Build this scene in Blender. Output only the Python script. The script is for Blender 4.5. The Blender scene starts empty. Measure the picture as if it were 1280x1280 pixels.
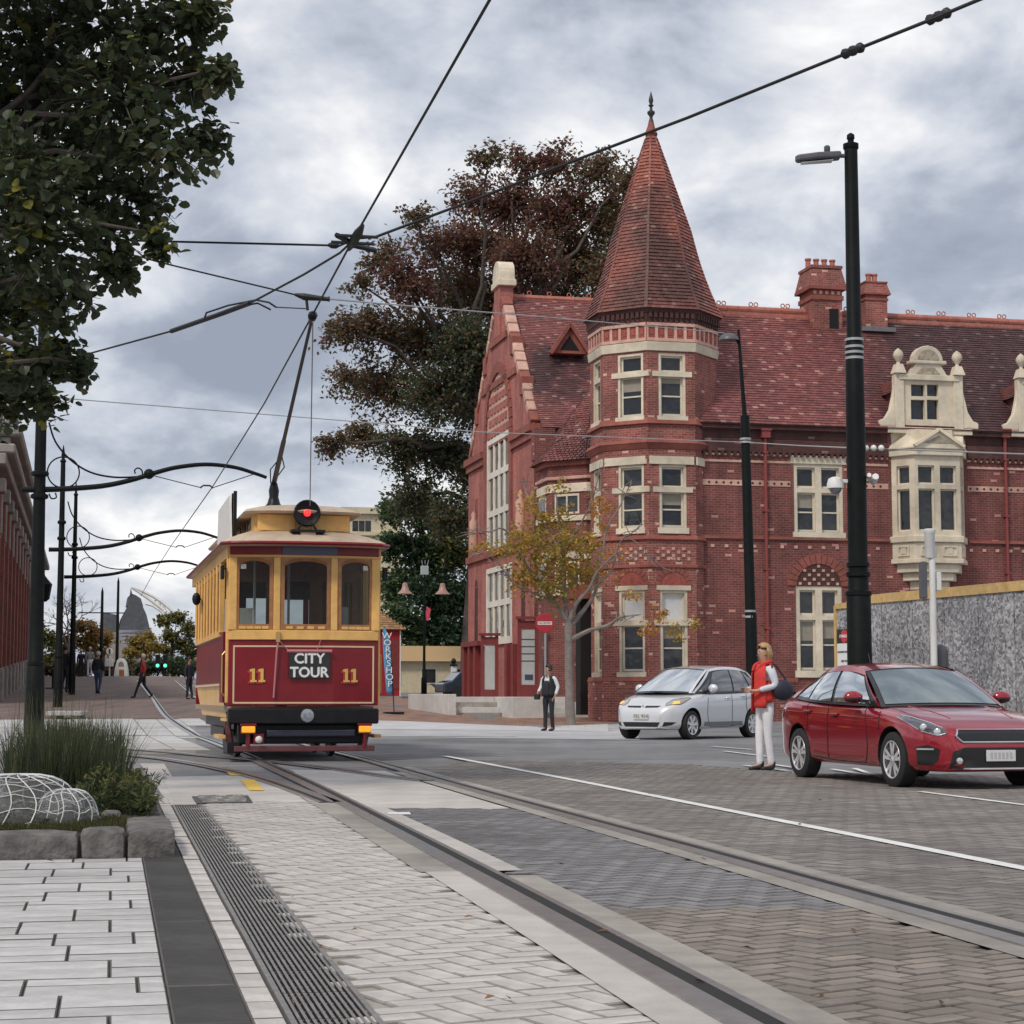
import bpy, bmesh, math, random
from mathutils import Vector, Matrix, noise
C = bpy.context.scene.collection
R = math.radians
random.seed(7)
# ------------------------------------------------------------------ camera
FPX = 2400.0; CAMZ = 0.95; PITCH = math.atan(230/2400)
CP, SP = math.cos(PITCH), math.sin(PITCH)
cam = bpy.data.cameras.new('camera'); cam.sensor_width = 36; cam.lens = 36*FPX/1280
cam.clip_start = 0.1; cam.clip_end = 6000
camo = bpy.data.objects.new('camera', cam); C.objects.link(camo)
camo.location = (0, 0, CAMZ); camo.rotation_euler = (math.pi/2 + PITCH, 0, 0)
bpy.context.scene.camera = camo
# ------------------------------------------------------------------ sky and light
SUN_EL, SUN_AZ = R(48), R(215)      # azimuth clockwise from +Y
world = bpy.data.worlds.new('World'); bpy.context.scene.world = world; world.use_nodes = True
wn = world.node_tree; wn.nodes.clear()
def WN(t, **k):
    n = wn.nodes.new(t)
    for a, b in k.items(): setattr(n, a, b)
    return n
out = WN('ShaderNodeOutputWorld'); bg = WN('ShaderNodeBackground')
sky = WN('ShaderNodeTexSky', sky_type='NISHITA', sun_disc=False); sky.sun_elevation = SUN_EL; sky.sun_rotation = SUN_AZ
skys = WN('ShaderNodeVectorMath', operation='SCALE'); skys.inputs['Scale'].default_value = 0.10
tc = WN('ShaderNodeTexCoord'); 
sep = WN('ShaderNodeSeparateXYZ'); wn.links.new(tc.outputs['Generated'], sep.inputs[0])
zc = WN('ShaderNodeMath', operation='MAXIMUM'); zc.inputs[1].default_value = 0.0; wn.links.new(sep.outputs['Z'], zc.inputs[0])
za = WN('ShaderNodeMath', operation='ADD'); za.inputs[1].default_value = 0.42; wn.links.new(zc.outputs[0], za.inputs[0])
dx = WN('ShaderNodeMath', operation='DIVIDE'); dy = WN('ShaderNodeMath', operation='DIVIDE')
wn.links.new(sep.outputs['X'], dx.inputs[0]); wn.links.new(za.outputs[0], dx.inputs[1])
wn.links.new(sep.outputs['Y'], dy.inputs[0]); wn.links.new(za.outputs[0], dy.inputs[1])
cb = WN('ShaderNodeCombineXYZ'); wn.links.new(dx.outputs[0], cb.inputs[0]); wn.links.new(dy.outputs[0], cb.inputs[1])
def cloudnoise(scale, detail, off, dist=0.0, rough=0.55):
    mp = WN('ShaderNodeMapping'); mp.inputs['Location'].default_value = off; mp.inputs['Scale'].default_value = (1, 1.0, 1)
    wn.links.new(cb.outputs[0], mp.inputs[0])
    n = WN('ShaderNodeTexNoise'); n.inputs['Scale'].default_value = scale; n.inputs['Detail'].default_value = detail
    n.inputs['Roughness'].default_value = rough; n.inputs['Distortion'].default_value = dist
    wn.links.new(mp.outputs[0], n.inputs['Vector']); return n
n1 = cloudnoise(2.6, 7, (3.1, 1.7, 0), 0.2)
n2 = cloudnoise(7.0, 8, (7.3, 0.4, 2), 0.3, 0.55)
mxn = WN('ShaderNodeMath', operation='MULTIPLY_ADD'); mxn.inputs[1].default_value = 0.55
wn.links.new(n2.outputs[0], mxn.inputs[0]); wn.links.new(n1.outputs[0], mxn.inputs[2])
cr = WN('ShaderNodeValToRGB'); e = cr.color_ramp.elements
e[0].position = 0.61; e[0].color = (0.24, 0.265, 0.325, 1)
e[1].position = 0.97; e[1].color = (0.84, 0.825, 0.805, 1)
for p, c in ((0.71, (0.315, 0.345, 0.41)), (0.77, (0.42, 0.45, 0.51)), (0.845, (0.56, 0.575, 0.61))):
    q = e.new(p); q.color = (*c, 1)
wn.links.new(mxn.outputs[0], cr.inputs[0])
mixc = WN('ShaderNodeMixRGB'); mixc.inputs[0].default_value = 0.94
wn.links.new(sky.outputs[0], skys.inputs[0]); wn.links.new(skys.outputs[0], mixc.inputs[1]); wn.links.new(cr.outputs[0], mixc.inputs[2])
wn.links.new(mixc.outputs[0], bg.inputs['Color']); bg.inputs['Strength'].default_value = 1.0
wn.links.new(bg.outputs[0], out.inputs[0])
sun = bpy.data.lights.new('sun', 'SUN'); sun.energy = 1.5; sun.angle = R(10); sun.color = (1, 0.91, 0.80)
suno = bpy.data.objects.new('sun', sun); C.objects.link(suno)
sd = Vector((math.sin(SUN_AZ)*math.cos(SUN_EL), math.cos(SUN_AZ)*math.cos(SUN_EL), math.sin(SUN_EL)))
suno.rotation_euler = sd.to_track_quat('Z', 'Y').to_euler(); suno.location = (0, 0, 60)
vs = bpy.context.scene.view_settings
bpy.context.scene.display_settings.display_device = 'sRGB'
vs.view_transform = 'Standard'; vs.look = 'None'; vs.gamma = 1; vs.exposure = 0.44; vs.use_curve_mapping = False
bpy.context.scene.cycles.max_bounces = 6
# ------------------------------------------------------------------ photo-to-place helpers
def ray(px, py):
    u = (px-640)/FPX; v = (640-py)/FPX
    return Vector((u, CP - v*SP, SP + v*CP))
def at(px, py, Y):
    r = ray(px, py); k = Y/r.y
    return Vector((r.x*k, Y, CAMZ + r.z*k))
def sstep(a, b, x):
    t = min(max((x-a)/(b-a), 0), 1); return t*t*(3-2*t)
def H(x, y):                      # height of the ground
    q = x*0.974 + y*0.225
    L = min(max(y-45, 0), 77)*0.0285 if y > 45 else 0
    Rr = min(max(y-60, 0), 60)*0.02
    k = sstep(6, 15, q)
    d = max(y-150, 0)*0.01
    return L*(1-k) + Rr*k - min(d, 2)
def gp(px, py):                   # the point of the ground at a pixel
    r = ray(px, py); lo, hi = 1.0, 400.0
    y = 1.0; prev = 1.0
    while y < 300:
        k = y/r.y
        if CAMZ + r.z*k < H(r.x*k, y): break
        prev = y; y *= 1.03
    lo, hi = prev, y
    for _ in range(30):
        m = (lo+hi)/2; k = m/r.y
        if CAMZ + r.z*k < H(r.x*k, m): hi = m
        else: lo = m
    k = lo/r.y
    return Vector((r.x*k, lo, H(r.x*k, lo)))
SA = R(13); AX = Vector((math.cos(SA), math.sin(SA), 0)); SX = Vector((-math.sin(SA), math.cos(SA), 0))
class Pl:
    """a vertical plane of a thing: local origin o, direction u (angle a in local space); matrix M of the thing"""
    def __init__(s, M, o, a):
        s.M = M; s.o = Vector((o[0], o[1], 0)); s.u = Vector((math.cos(a), math.sin(a), 0)); s.n = Vector((math.sin(a), -math.cos(a), 0)); s.a = a
    def pt(s, u, z, d=0): return s.o + s.u*u + s.n*d + Vector((0, 0, z))
    def px(s, px, py, d=0):
        o = s.M @ (s.o + s.n*d); n = s.M.to_3x3() @ s.n; r = ray(px, py); c = Vector((0, 0, CAMZ))
        k = (o-c).dot(n)/r.dot(n); p = s.M.inverted() @ (c + r*k)
        return (p - s.o).dot(s.u), p.z
    def mat(s): # local x along u, local y = inward, z up
        m = Matrix.Rotation(s.a, 4, 'Z'); m.translation = s.o; return m
# ------------------------------------------------------------------ materials
MATS = {}
def mat(name, col, rough=0.6, var=0.0, vscale=6.0, metal=0.0, bump=0.0, bscale=30.0, spec=0.5, coat=0.0, island=0.0, emit=None, trans=0.0, grime=0.0):
    if name in MATS: return MATS[name]
    m = bpy.data.materials.new(name); m.use_nodes = True; t = m.node_tree; b = t.nodes['Principled BSDF']
    b.inputs['Base Color'].default_value = (*col, 1); b.inputs['Roughness'].default_value = rough; b.inputs['Metallic'].default_value = metal
    b.inputs['Specular IOR Level'].default_value = spec; b.inputs['Coat Weight'].default_value = coat; b.inputs['Coat Roughness'].default_value = 0.05
    b.inputs['Transmission Weight'].default_value = trans
    if emit: b.inputs['Emission Color'].default_value = (*emit[0], 1); b.inputs['Emission Strength'].default_value = emit[1]
    L = t.links; cur = None
    tcn = t.nodes.new('ShaderNodeTexCoord')
    def scalecol(src_val, amt, cur):
        # cur * (1 + amt*(val-0.5)*2)
        ma = t.nodes.new('ShaderNodeMath'); ma.operation = 'MULTIPLY_ADD'; ma.inputs[1].default_value = 2*amt; ma.inputs[2].default_value = 1-amt
        L.new(src_val, ma.inputs[0]); sc = t.nodes.new('ShaderNodeVectorMath'); sc.operation = 'SCALE'
        if cur is None: sc.inputs[0].default_value = col
        else: L.new(cur, sc.inputs[0])
        L.new(ma.outputs[0], sc.inputs['Scale']); return sc.outputs[0]
    if var:
        nz = t.nodes.new('ShaderNodeTexNoise'); nz.inputs['Scale'].default_value = vscale; nz.inputs['Detail'].default_value = 6; nz.inputs['Roughness'].default_value = 0.65
        L.new(tcn.outputs['Object'], nz.inputs['Vector']); mr = t.nodes.new('ShaderNodeMapRange'); mr.inputs[1].default_value = 0.3; mr.inputs[2].default_value = 0.7
        L.new(nz.outputs[0], mr.inputs[0]); cur = scalecol(mr.outputs[0], var, cur)
    if grime:
        nz = t.nodes.new('ShaderNodeTexNoise'); nz.inputs['Scale'].default_value = vscale*0.13; nz.inputs['Detail'].default_value = 8; nz.inputs['Roughness'].default_value = 0.7
        L.new(tcn.outputs['Object'], nz.inputs['Vector']); mr = t.nodes.new('ShaderNodeMapRange'); mr.inputs[1].default_value = 0.35; mr.inputs[2].default_value = 0.62
        L.new(nz.outputs[0], mr.inputs[0]); cur = scalecol(mr.outputs[0], grime, cur)
    if island:
        g = t.nodes.new('ShaderNodeNewGeometry'); cur = scalecol(g.outputs['Random Per Island'], island, cur)
    if cur is not None: L.new(cur, b.inputs['Base Color'])
    if bump:
        nb = t.nodes.new('ShaderNodeTexNoise'); nb.inputs['Scale'].default_value = bscale; nb.inputs['Detail'].default_value = 5
        L.new(tcn.outputs['Object'], nb.inputs['Vector']); bp = t.nodes.new('ShaderNodeBump'); bp.inputs['Strength'].default_value = bump; bp.inputs['Distance'].default_value = 0.02
        L.new(nb.outputs[0], bp.inputs['Height']); L.new(bp.outputs[0], b.inputs['Normal'])
    MATS[name] = m; return m
def obj_random(m, amt):            # tone per object, for pieces sharing a mesh
    t = m.node_tree; b = t.nodes['Principled BSDF']; oi = t.nodes.new('ShaderNodeObjectInfo')
    ma = t.nodes.new('ShaderNodeMath'); ma.operation = 'MULTIPLY_ADD'; ma.inputs[1].default_value = 2*amt; ma.inputs[2].default_value = 1-amt
    t.links.new(oi.outputs['Random'], ma.inputs[0]); sc = t.nodes.new('ShaderNodeVectorMath'); sc.operation = 'SCALE'
    i = b.inputs['Base Color']
    if i.is_linked: t.links.new(i.links[0].from_socket, sc.inputs[0])
    else: sc.inputs[0].default_value = i.default_value[:3]
    t.links.new(ma.outputs[0], sc.inputs['Scale']); t.links.new(sc.outputs[0], i); return m
def brickmat(name, c1, c2, mortar, w=0.235, h=0.082, mw=0.010, patch=(0.8, 0.3, 0.2), pamt=0.25, bump=0.5, pale=0.0):
    m = bpy.data.materials.new(name); m.use_nodes = True; t = m.node_tree; b = t.nodes['Principled BSDF']; L = t.links
    uv = t.nodes.new('ShaderNodeUVMap'); br = t.nodes.new('ShaderNodeTexBrick'); L.new(uv.outputs[0], br.inputs['Vector'])
    br.inputs['Color1'].default_value = (*c1, 1); br.inputs['Color2'].default_value = (*c2, 1); br.inputs['Mortar'].default_value = (*mortar, 1)
    br.inputs['Scale'].default_value = 1; br.inputs['Brick Width'].default_value = w; br.inputs['Row Height'].default_value = h
    br.inputs['Mortar Size'].default_value = mw; br.inputs['Mortar Smooth'].default_value = 0.3; br.inputs['Bias'].default_value = 0
    # single odd bricks: pale or dark, picked per brick by a white-noise cell
    sp = t.nodes.new('ShaderNodeSeparateXYZ'); L.new(uv.outputs[0], sp.inputs[0])
    def M2(op, a, v):
        n = t.nodes.new('ShaderNodeMath'); n.operation = op
        L.new(a, n.inputs[0])
        if isinstance(v, float) or isinstance(v, int): n.inputs[1].default_value = v
        else: L.new(v, n.inputs[1])
        return n.outputs[0]
    row = M2('FLOOR', M2('DIVIDE', sp.outputs['Y'], h), 0)
    off = M2('MULTIPLY', M2('MODULO', row, 2.0), 0.5)
    colu = M2('FLOOR', M2('ADD', M2('DIVIDE', sp.outputs['X'], w), off), 0)
    cbn = t.nodes.new('ShaderNodeCombineXYZ'); L.new(colu, cbn.inputs[0]); L.new(row, cbn.inputs[1])
    wnz = t.nodes.new('ShaderNodeTexWhiteNoise'); wnz.noise_dimensions = '2D'; L.new(cbn.outputs[0], wnz.inputs['Vector'])
    gt = M2('GREATER_THAN', wnz.outputs['Value'], 1.0-pale)
    mx = t.nodes.new('ShaderNodeMixRGB'); mx.inputs[2].default_value = (min(c1[0]*2.4, .7), min(c1[1]*4.2, .6), min(c1[2]*4.2, .6), 1); L.new(gt, mx.inputs[0]); L.new(br.outputs[0], mx.inputs[1])
    nz = t.nodes.new('ShaderNodeTexNoise'); nz.inputs['Scale'].default_value = patch[0]; nz.inputs['Detail'].default_value = 7; nz.inputs['Roughness'].default_value = 0.7
    L.new(uv.outputs[0], nz.inputs['Vector']); mr = t.nodes.new('ShaderNodeMapRange'); mr.inputs[1].default_value = 0.3; mr.inputs[2].default_value = 0.7
    mr.inputs[3].default_value = 1-pamt; mr.inputs[4].default_value = 1+pamt; L.new(nz.outputs[0], mr.inputs[0])
    sc = t.nodes.new('ShaderNodeVectorMath'); sc.operation = 'SCALE'; L.new(mx.outputs[0], sc.inputs[0]); L.new(mr.outputs[0], sc.inputs['Scale'])
    mp = t.nodes.new('ShaderNodeMapping'); mp.inputs['Scale'].default_value = (1.5, 0.16, 1); L.new(uv.outputs[0], mp.inputs[0]); n3 = t.nodes.new('ShaderNodeTexNoise'); n3.inputs['Scale'].default_value = 1.0; n3.inputs['Detail'].default_value = 8; n3.inputs['Roughness'].default_value = 0.7
    L.new(mp.outputs[0], n3.inputs['Vector']); m3 = t.nodes.new('ShaderNodeMapRange'); m3.inputs[1].default_value = 0.35; m3.inputs[2].default_value = 0.65; m3.inputs[3].default_value = 0.72; m3.inputs[4].default_value = 1.16; L.new(n3.outputs[0], m3.inputs[0])
    s3 = t.nodes.new('ShaderNodeVectorMath'); s3.operation = 'SCALE'; L.new(sc.outputs[0], s3.inputs[0]); L.new(m3.outputs[0], s3.inputs['Scale'])
    L.new(s3.outputs[0], b.inputs['Base Color']); b.inputs['Roughness'].default_value = 0.85
    bp = t.nodes.new('ShaderNodeBump'); bp.inputs['Strength'].default_value = bump; bp.inputs['Distance'].default_value = 0.012; bp.invert = True
    L.new(br.outputs['Fac'], bp.inputs['Height']); L.new(bp.outputs[0], b.inputs['Normal'])
    MATS[name] = m; return m
def glassmat(name, tint=(0.02, 0.022, 0.025), rough=0.03, see=0.0):
    m = bpy.data.materials.new(name); m.use_nodes = True; t = m.node_tree; b = t.nodes['Principled BSDF']
    b.inputs['Base Color'].default_value = (*tint, 1); b.inputs['Roughness'].default_value = rough; b.inputs['Specular IOR Level'].default_value = 0.6
    if see:
        tr = t.nodes.new('ShaderNodeBsdfTransparent'); tr.inputs[0].default_value = (0.8, 0.85, 0.85, 1)
        mx = t.nodes.new('ShaderNodeMixShader'); o = t.nodes['Material Output']; mx.inputs[0].default_value = see
        t.links.new(b.outputs[0], mx.inputs[1]); t.links.new(tr.outputs[0], mx.inputs[2]); t.links.new(mx.outputs[0], o.inputs[0])
    else:
        nz = t.nodes.new('ShaderNodeTexNoise'); nz.inputs['Scale'].default_value = 1.3; tcn = t.nodes.new('ShaderNodeTexCoord')
        t.links.new(tcn.outputs['Object'], nz.inputs['Vector']); bp = t.nodes.new('ShaderNodeBump'); bp.inputs['Strength'].default_value = 0.3; bp.inputs['Distance'].default_value = 0.06
        t.links.new(nz.outputs[0], bp.inputs['Height']); t.links.new(bp.outputs[0], b.inputs['Normal'])
    MATS[name] = m; return m
# ------------------------------------------------------------------ mesh builder and scene helpers
class MB:
    def __init__(s, M=None): s.v = []; s.f = []; s.mi = []; s.M = M; s.cur = 0
    def add(s, vs, fs):
        n = len(s.v); M = s.M
        s.v += [tuple(M @ Vector(p)) for p in vs] if M is not None else [tuple(p) for p in vs]
        s.f += [tuple(n+i for i in f) for f in fs]; s.mi += [s.cur]*len(fs); return s
    def box(s, c, d, rz=0, taper=1.0):
        x, y, z = (k/2 for k in d); V = []
        cs, sn = math.cos(rz), math.sin(rz)
        for sz in (-1, 1):
            k = taper if sz > 0 else 1
            for sx, sy in ((-1,-1),(1,-1),(1,1),(-1,1)):
                a, b = sx*x*k, sy*y*k
                V.append((c[0]+a*cs-b*sn, c[1]+a*sn+b*cs, c[2]+sz*z))
        return s.add(V, [(3,2,1,0),(4,5,6,7),(0,1,5,4),(1,2,6,5),(2,3,7,6),(3,0,4,7)])
    def bx(s, x0, x1, y0, y1, z0, z1): return s.box(((x0+x1)/2,(y0+y1)/2,(z0+z1)/2),(x1-x0,y1-y0,z1-z0))
    def bar(s, p, q, w, h, up=(0,0,1)):
        p, q = Vector(p), Vector(q); d = (q-p).normalized(); u = Vector(up); a = d.cross(u)
        if a.length < 1e-4: a = d.cross(Vector((1,0,0)))
        a.normalize(); b = a.cross(d).normalized(); a *= w/2; b *= h/2
        V = [p-a-b, p+a-b, p+a+b, p-a+b, q-a-b, q+a-b, q+a+b, q-a+b]
        return s.add(V, [(0,1,2,3),(7,6,5,4),(4,5,1,0),(5,6,2,1),(6,7,3,2),(7,4,0,3)])
    def tube(s, pts, r, n=8, cap=True):
        pts = [Vector(p) for p in pts]; k = len(pts); rs = r if isinstance(r, (list, tuple)) else [r]*k
        V, F = [], []; prev = None
        for i, p in enumerate(pts):
            d = (pts[min(i+1, k-1)] - pts[max(i-1, 0)])
            d = d.normalized() if d.length > 1e-9 else Vector((0,0,1))
            if prev is None:
                a = d.cross(Vector((0,0,1)))
                if a.length < 1e-3: a = Vector((1,0,0))
            else: a = prev - d*prev.dot(d)
            a.normalize(); prev = a; b = d.cross(a)
            for j in range(n):
                t = 2*math.pi*j/n; V.append(p + (a*math.cos(t) + b*math.sin(t))*rs[i])
        for i in range(k-1):
            for j in range(n):
                F.append((i*n+j, i*n+(j+1)%n, (i+1)*n+(j+1)%n, (i+1)*n+j))
        if cap: F.append(tuple(range(n-1, -1, -1))); F.append(tuple((k-1)*n+j for j in range(n)))
        return s.add(V, F)
    def lathe(s, prof, n=16, c=(0,0,0), a0=0.0, sq=1.0):
        V, F = [], []; k = len(prof)
        for r, z in prof:
            for j in range(n):
                t = a0 + 2*math.pi*j/n; V.append((c[0]+r*math.cos(t), c[1]+r*math.sin(t)*sq, c[2]+z))
        for i in range(k-1):
            for j in range(n): F.append((i*n+j, i*n+(j+1)%n, (i+1)*n+(j+1)%n, (i+1)*n+j))
        F.append(tuple(range(n-1, -1, -1))); F.append(tuple((k-1)*n+j for j in range(n)))
        return s.add(V, F)
    def prism(s, poly, z0, z1):
        n = len(poly); V = [(p[0], p[1], z0) for p in poly] + [(p[0], p[1], z1) for p in poly]
        return s.add(V, [tuple(range(n-1,-1,-1)), tuple(range(n, 2*n))] + [(i, (i+1)%n, n+(i+1)%n, n+i) for i in range(n)])
    def ext(s, poly, vec):
        n = len(poly); w = Vector(vec); V = [Vector(p) for p in poly] + [Vector(p)+w for p in poly]
        return s.add(V, [tuple(range(n-1,-1,-1)), tuple(range(n, 2*n))] + [(i, (i+1)%n, n+(i+1)%n, n+i) for i in range(n)])
    def poly(s, pts): return s.add(pts, [tuple(range(len(pts)))])
    def grid(s, P, closed=False):
        m, n = len(P), len(P[0]); V = [p for r in P for p in r]; F = []
        for i in range(m-1):
            for j in range(n if closed else n-1):
                F.append((i*n+j, i*n+(j+1)%n, (i+1)*n+(j+1)%n, (i+1)*n+j))
        return s.add(V, F)
    def ball(s, c, r, n=10, m=6, sc=(1,1,1)):
        prof = [(max(math.sin(math.pi*i/m), 0.001)*r, -math.cos(math.pi*i/m)*r) for i in range(m+1)]
        V, F = [], []
        for rr, z in prof:
            for j in range(n):
                t = 2*math.pi*j/n; V.append((c[0]+rr*math.cos(t)*sc[0], c[1]+rr*math.sin(t)*sc[1], c[2]+z*sc[2]))
        for i in range(m):
            for j in range(n): F.append((i*n+j, i*n+(j+1)%n, (i+1)*n+(j+1)%n, (i+1)*n+j))
        return s.add(V, F)
    def wall(s, P, u0, u1, z0, z1, holes, depth=0.25):
        us = sorted({u0, u1, *[h[0] for h in holes], *[h[1] for h in holes]}); zs = sorted({z0, z1, *[h[2] for h in holes], *[h[3] for h in holes]})
        us = [u for u in us if u0-1e-6 <= u <= u1+1e-6]; zs = [z for z in zs if z0-1e-6 <= z <= z1+1e-6]
        for i in range(len(us)-1):
            for j in range(len(zs)-1):
                um, zm = (us[i]+us[i+1])/2, (zs[j]+zs[j+1])/2
                if any(h[0] < um < h[1] and h[2] < zm < h[3] for h in holes): continue
                s.poly([P.pt(us[i], zs[j]), P.pt(us[i+1], zs[j]), P.pt(us[i+1], zs[j+1]), P.pt(us[i], zs[j+1])])
        for a, b, c, d in holes:
            q = [(a, c), (b, c), (b, d), (a, d)]
            for k in range(4):
                p, r = q[k], q[(k+1) % 4]
                s.poly([P.pt(*r), P.pt(*p), P.pt(*p, -depth), P.pt(*r, -depth)])
        return s
    def pbox(s, P, u0, u1, z0, z1, d0, d1):   # box on a plane, from depth d0 (inward <0) to d1 (outward)
        q = [P.pt(u0, z0, d0), P.pt(u1, z0, d0), P.pt(u1, z1, d0), P.pt(u0, z1, d0), P.pt(u0, z0, d1), P.pt(u1, z0, d1), P.pt(u1, z1, d1), P.pt(u0, z1, d1)]
        return s.add(q, [(3,2,1,0),(4,5,6,7),(0,1,5,4),(1,2,6,5),(2,3,7,6),(3,0,4,7)])
    def ppoly(s, P, uz, d0, d1):
        n = len(uz); V = [P.pt(u, z, d0) for u, z in uz] + [P.pt(u, z, d1) for u, z in uz]
        return s.add(V, [tuple(range(n-1,-1,-1)), tuple(range(n, 2*n))] + [(i, (i+1)%n, n+(i+1)%n, n+i) for i in range(n)])
    def mesh(s, name, ms, smooth=False, uv=True):
        me = bpy.data.meshes.new(name); me.from_pydata(s.v, [], s.f)
        for m in (ms if isinstance(ms, (list, tuple)) else [ms]): me.materials.append(m)
        if any(s.mi): me.polygons.foreach_set('material_index', s.mi)
        if smooth:
            me.polygons.foreach_set('use_smooth', [True]*len(me.polygons))
            if smooth is not True: me.set_sharp_from_angle(angle=R(smooth))
        if uv and len(s.f) < 60000:
            ul = me.uv_layers.new(name='UVMap').data; co = s.v; i = 0; flat = []
            for p in me.polygons:
                n = p.normal
                if abs(n.z) < 0.75:
                    h = math.hypot(n.x, n.y); tx, ty = -n.y/h, n.x/h
                    for vi in p.vertices: v = co[vi]; flat += [v[0]*tx+v[1]*ty, v[2]]
                else:
                    for vi in p.vertices: v = co[vi]; flat += [v[0], v[1]]
            ul.foreach_set('uv', flat)
        me.update(); return me
    def build(s, name, ms, parent=None, smooth=False, bevel=0, kind=None, label=None, uv=True, seg=2):
        o = bpy.data.objects.new(name, s.mesh(name, ms, smooth, uv)); C.objects.link(o)
        if parent is not None: o.parent = parent
        if bevel:
            b = o.modifiers.new('bevel', 'BEVEL'); b.width = bevel; b.segments = seg; b.limit_method = 'ANGLE'; b.angle_limit = R(40); b.harden_normals = False
        if kind: o['kind'] = kind
        if label: o['label'] = label
        return o
def tag(o, label=None, cat=None, group=None, kind=None):
    if label: o['label'] = label
    if cat: o['category'] = cat
    if group: o['group'] = group
    if kind: o['kind'] = kind
    return o
def thing(name, label, cat, loc=(0,0,0), rz=0.0, group=None):
    o = bpy.data.objects.new(name, None); C.objects.link(o); o.location = loc; o.rotation_euler = (0, 0, rz); o.empty_display_size = 0.1
    return tag(o, label, cat, group)
def mx(o):
    m = Matrix.Rotation(o.rotation_euler[2], 4, 'Z'); m.translation = o.location; return m
def copy_tree(o, parent=None):
    c = o.copy(); C.objects.link(c)
    if parent is not None: c.parent = parent
    for ch in KIDS(o): copy_tree(ch, c)
    return c
def KIDS(o): return [x for x in bpy.data.objects if x.parent == o]
def inst(name, me, parent, loc, rz=0.0, scale=None):
    o = bpy.data.objects.new(name, me); C.objects.link(o); o.parent = parent; o.location = loc; o.rotation_euler = (0, 0, rz)
    if scale: o.scale = scale
    return o
def spline(pts, n=8):
    P = [Vector(p) for p in pts]; o = []
    for i in range(len(P)-1):
        a = P[max(i-1,0)]; b = P[i]; c = P[i+1]; d = P[min(i+2, len(P)-1)]
        for k in range(n):
            t = k/n; o.append(0.5*((2*b) + (c-a)*t + (2*a-5*b+4*c-d)*t*t + (3*b-a-3*c+d)*t**3))
    o.append(P[-1]); return o
def inside(p, poly):
    x, y = p[0], p[1]; c = False; j = len(poly)-1
    for i in range(len(poly)):
        a, b = poly[i], poly[j]
        if (a[1] > y) != (b[1] > y) and x < (b[0]-a[0])*(y-a[1])/(b[1]-a[1])+a[0]: c = not c
        j = i
    return c
def text_mb(body, size, font_extr=0.0, align='CENTER'):
    """a flat text as mesh data lying in local XY; returns (verts, faces)"""
    cu = bpy.data.curves.new('lettering', 'FONT'); cu.body = body; cu.size = size; cu.align_x = align; cu.align_y = 'CENTER'; cu.extrude = font_extr; cu.resolution_u = 3
    o = bpy.data.objects.new('lettering', cu); C.objects.link(o)
    me = bpy.data.meshes.new_from_object(o.evaluated_get(bpy.context.evaluated_depsgraph_get()))
    v = [tuple(x.co) for x in me.vertices]; f = [tuple(p.vertices) for p in me.polygons]
    bpy.data.objects.remove(o); bpy.data.curves.remove(cu); bpy.data.meshes.remove(me); return v, f
def lettering(name, body, size, M, m, parent, sx=1.0, extr=0.004, bold=0.0):
    v, f = text_mb(body, size, extr); b = MB(M @ Matrix.Diagonal((sx, 1, 1, 1)))
    offs = [(0,0)] if not bold else [(-bold,0),(bold,0),(0,-bold),(0,bold)]
    for k, (a, c) in enumerate(offs): b.add([(x+a, y+c, z+k*0.0007) for x, y, z in v], f)
    return b.build(name, m, parent, uv=False)
def upright(M3=None):               # text plane: local XY -> X and Z, facing -Y
    return Matrix(((1,0,0,0),(0,0,-1,0),(0,1,0,0),(0,0,0,1)))
# ------------------------------------------------------------------ common materials
M_asph = mat('asphalt', (0.185, 0.185, 0.192), 0.85, var=0.25, vscale=1.6, bump=0.35, bscale=60, grime=0.28)
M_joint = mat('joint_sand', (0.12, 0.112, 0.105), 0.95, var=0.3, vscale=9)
M_pale = obj_random(mat('pale_paver', (0.48, 0.475, 0.465), 0.8, var=0.13, vscale=7, bump=0.25, bscale=50, island=0.10, grime=0.10), 0.10)
M_warm = obj_random(mat('warm_pale_paver', (0.50, 0.468, 0.44), 0.8, var=0.12, vscale=9, bump=0.25, bscale=60, island=0.09, grime=0.14), 0.09)
M_basalt = obj_random(mat('dark_basalt', (0.048, 0.045, 0.043), 0.8, var=0.22, vscale=4, bump=0.3, bscale=40, grime=0.2), 0.12)
M_rbrick = obj_random(mat('road_brick', (0.18, 0.162, 0.147), 0.78, var=0.2, vscale=5, bump=0.4, bscale=45, island=0.20, grime=0.30), 0.2)
M_bbrick = obj_random(mat('blue_grey_road_brick', (0.185, 0.183, 0.192), 0.78, var=0.2, vscale=5, bump=0.4, bscale=45, island=0.22, grime=0.30), 0.22)
M_conc = mat('track_concrete', (0.31, 0.285, 0.255), 0.85, var=0.2, vscale=3, bump=0.3, bscale=60, grime=0.25)
M_concpale = mat('pale_track_concrete', (0.48, 0.45, 0.42), 0.85, var=0.14, vscale=3, bump=0.25, bscale=60, grime=0.15)
M_rail = mat('rail_steel', (0.42, 0.40, 0.38), 0.32, metal=0.85, var=0.2, vscale=12)
M_groove = mat('rail_groove', (0.02, 0.019, 0.018), 0.9)
M_paint = mat('white_road_paint', (0.74, 0.74, 0.72), 0.7, var=0.12, vscale=14, grime=0.1)
M_yellow = mat('yellow_road_paint', (0.72, 0.47, 0.06), 0.7, var=0.15, vscale=9)
M_streetbrick = brickmat('street_brick', (0.20, 0.145, 0.125), (0.165, 0.12, 0.105), (0.10, 0.08, 0.07), 0.5, 0.22, 0.012, pamt=0.2, bump=0.2)
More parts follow.
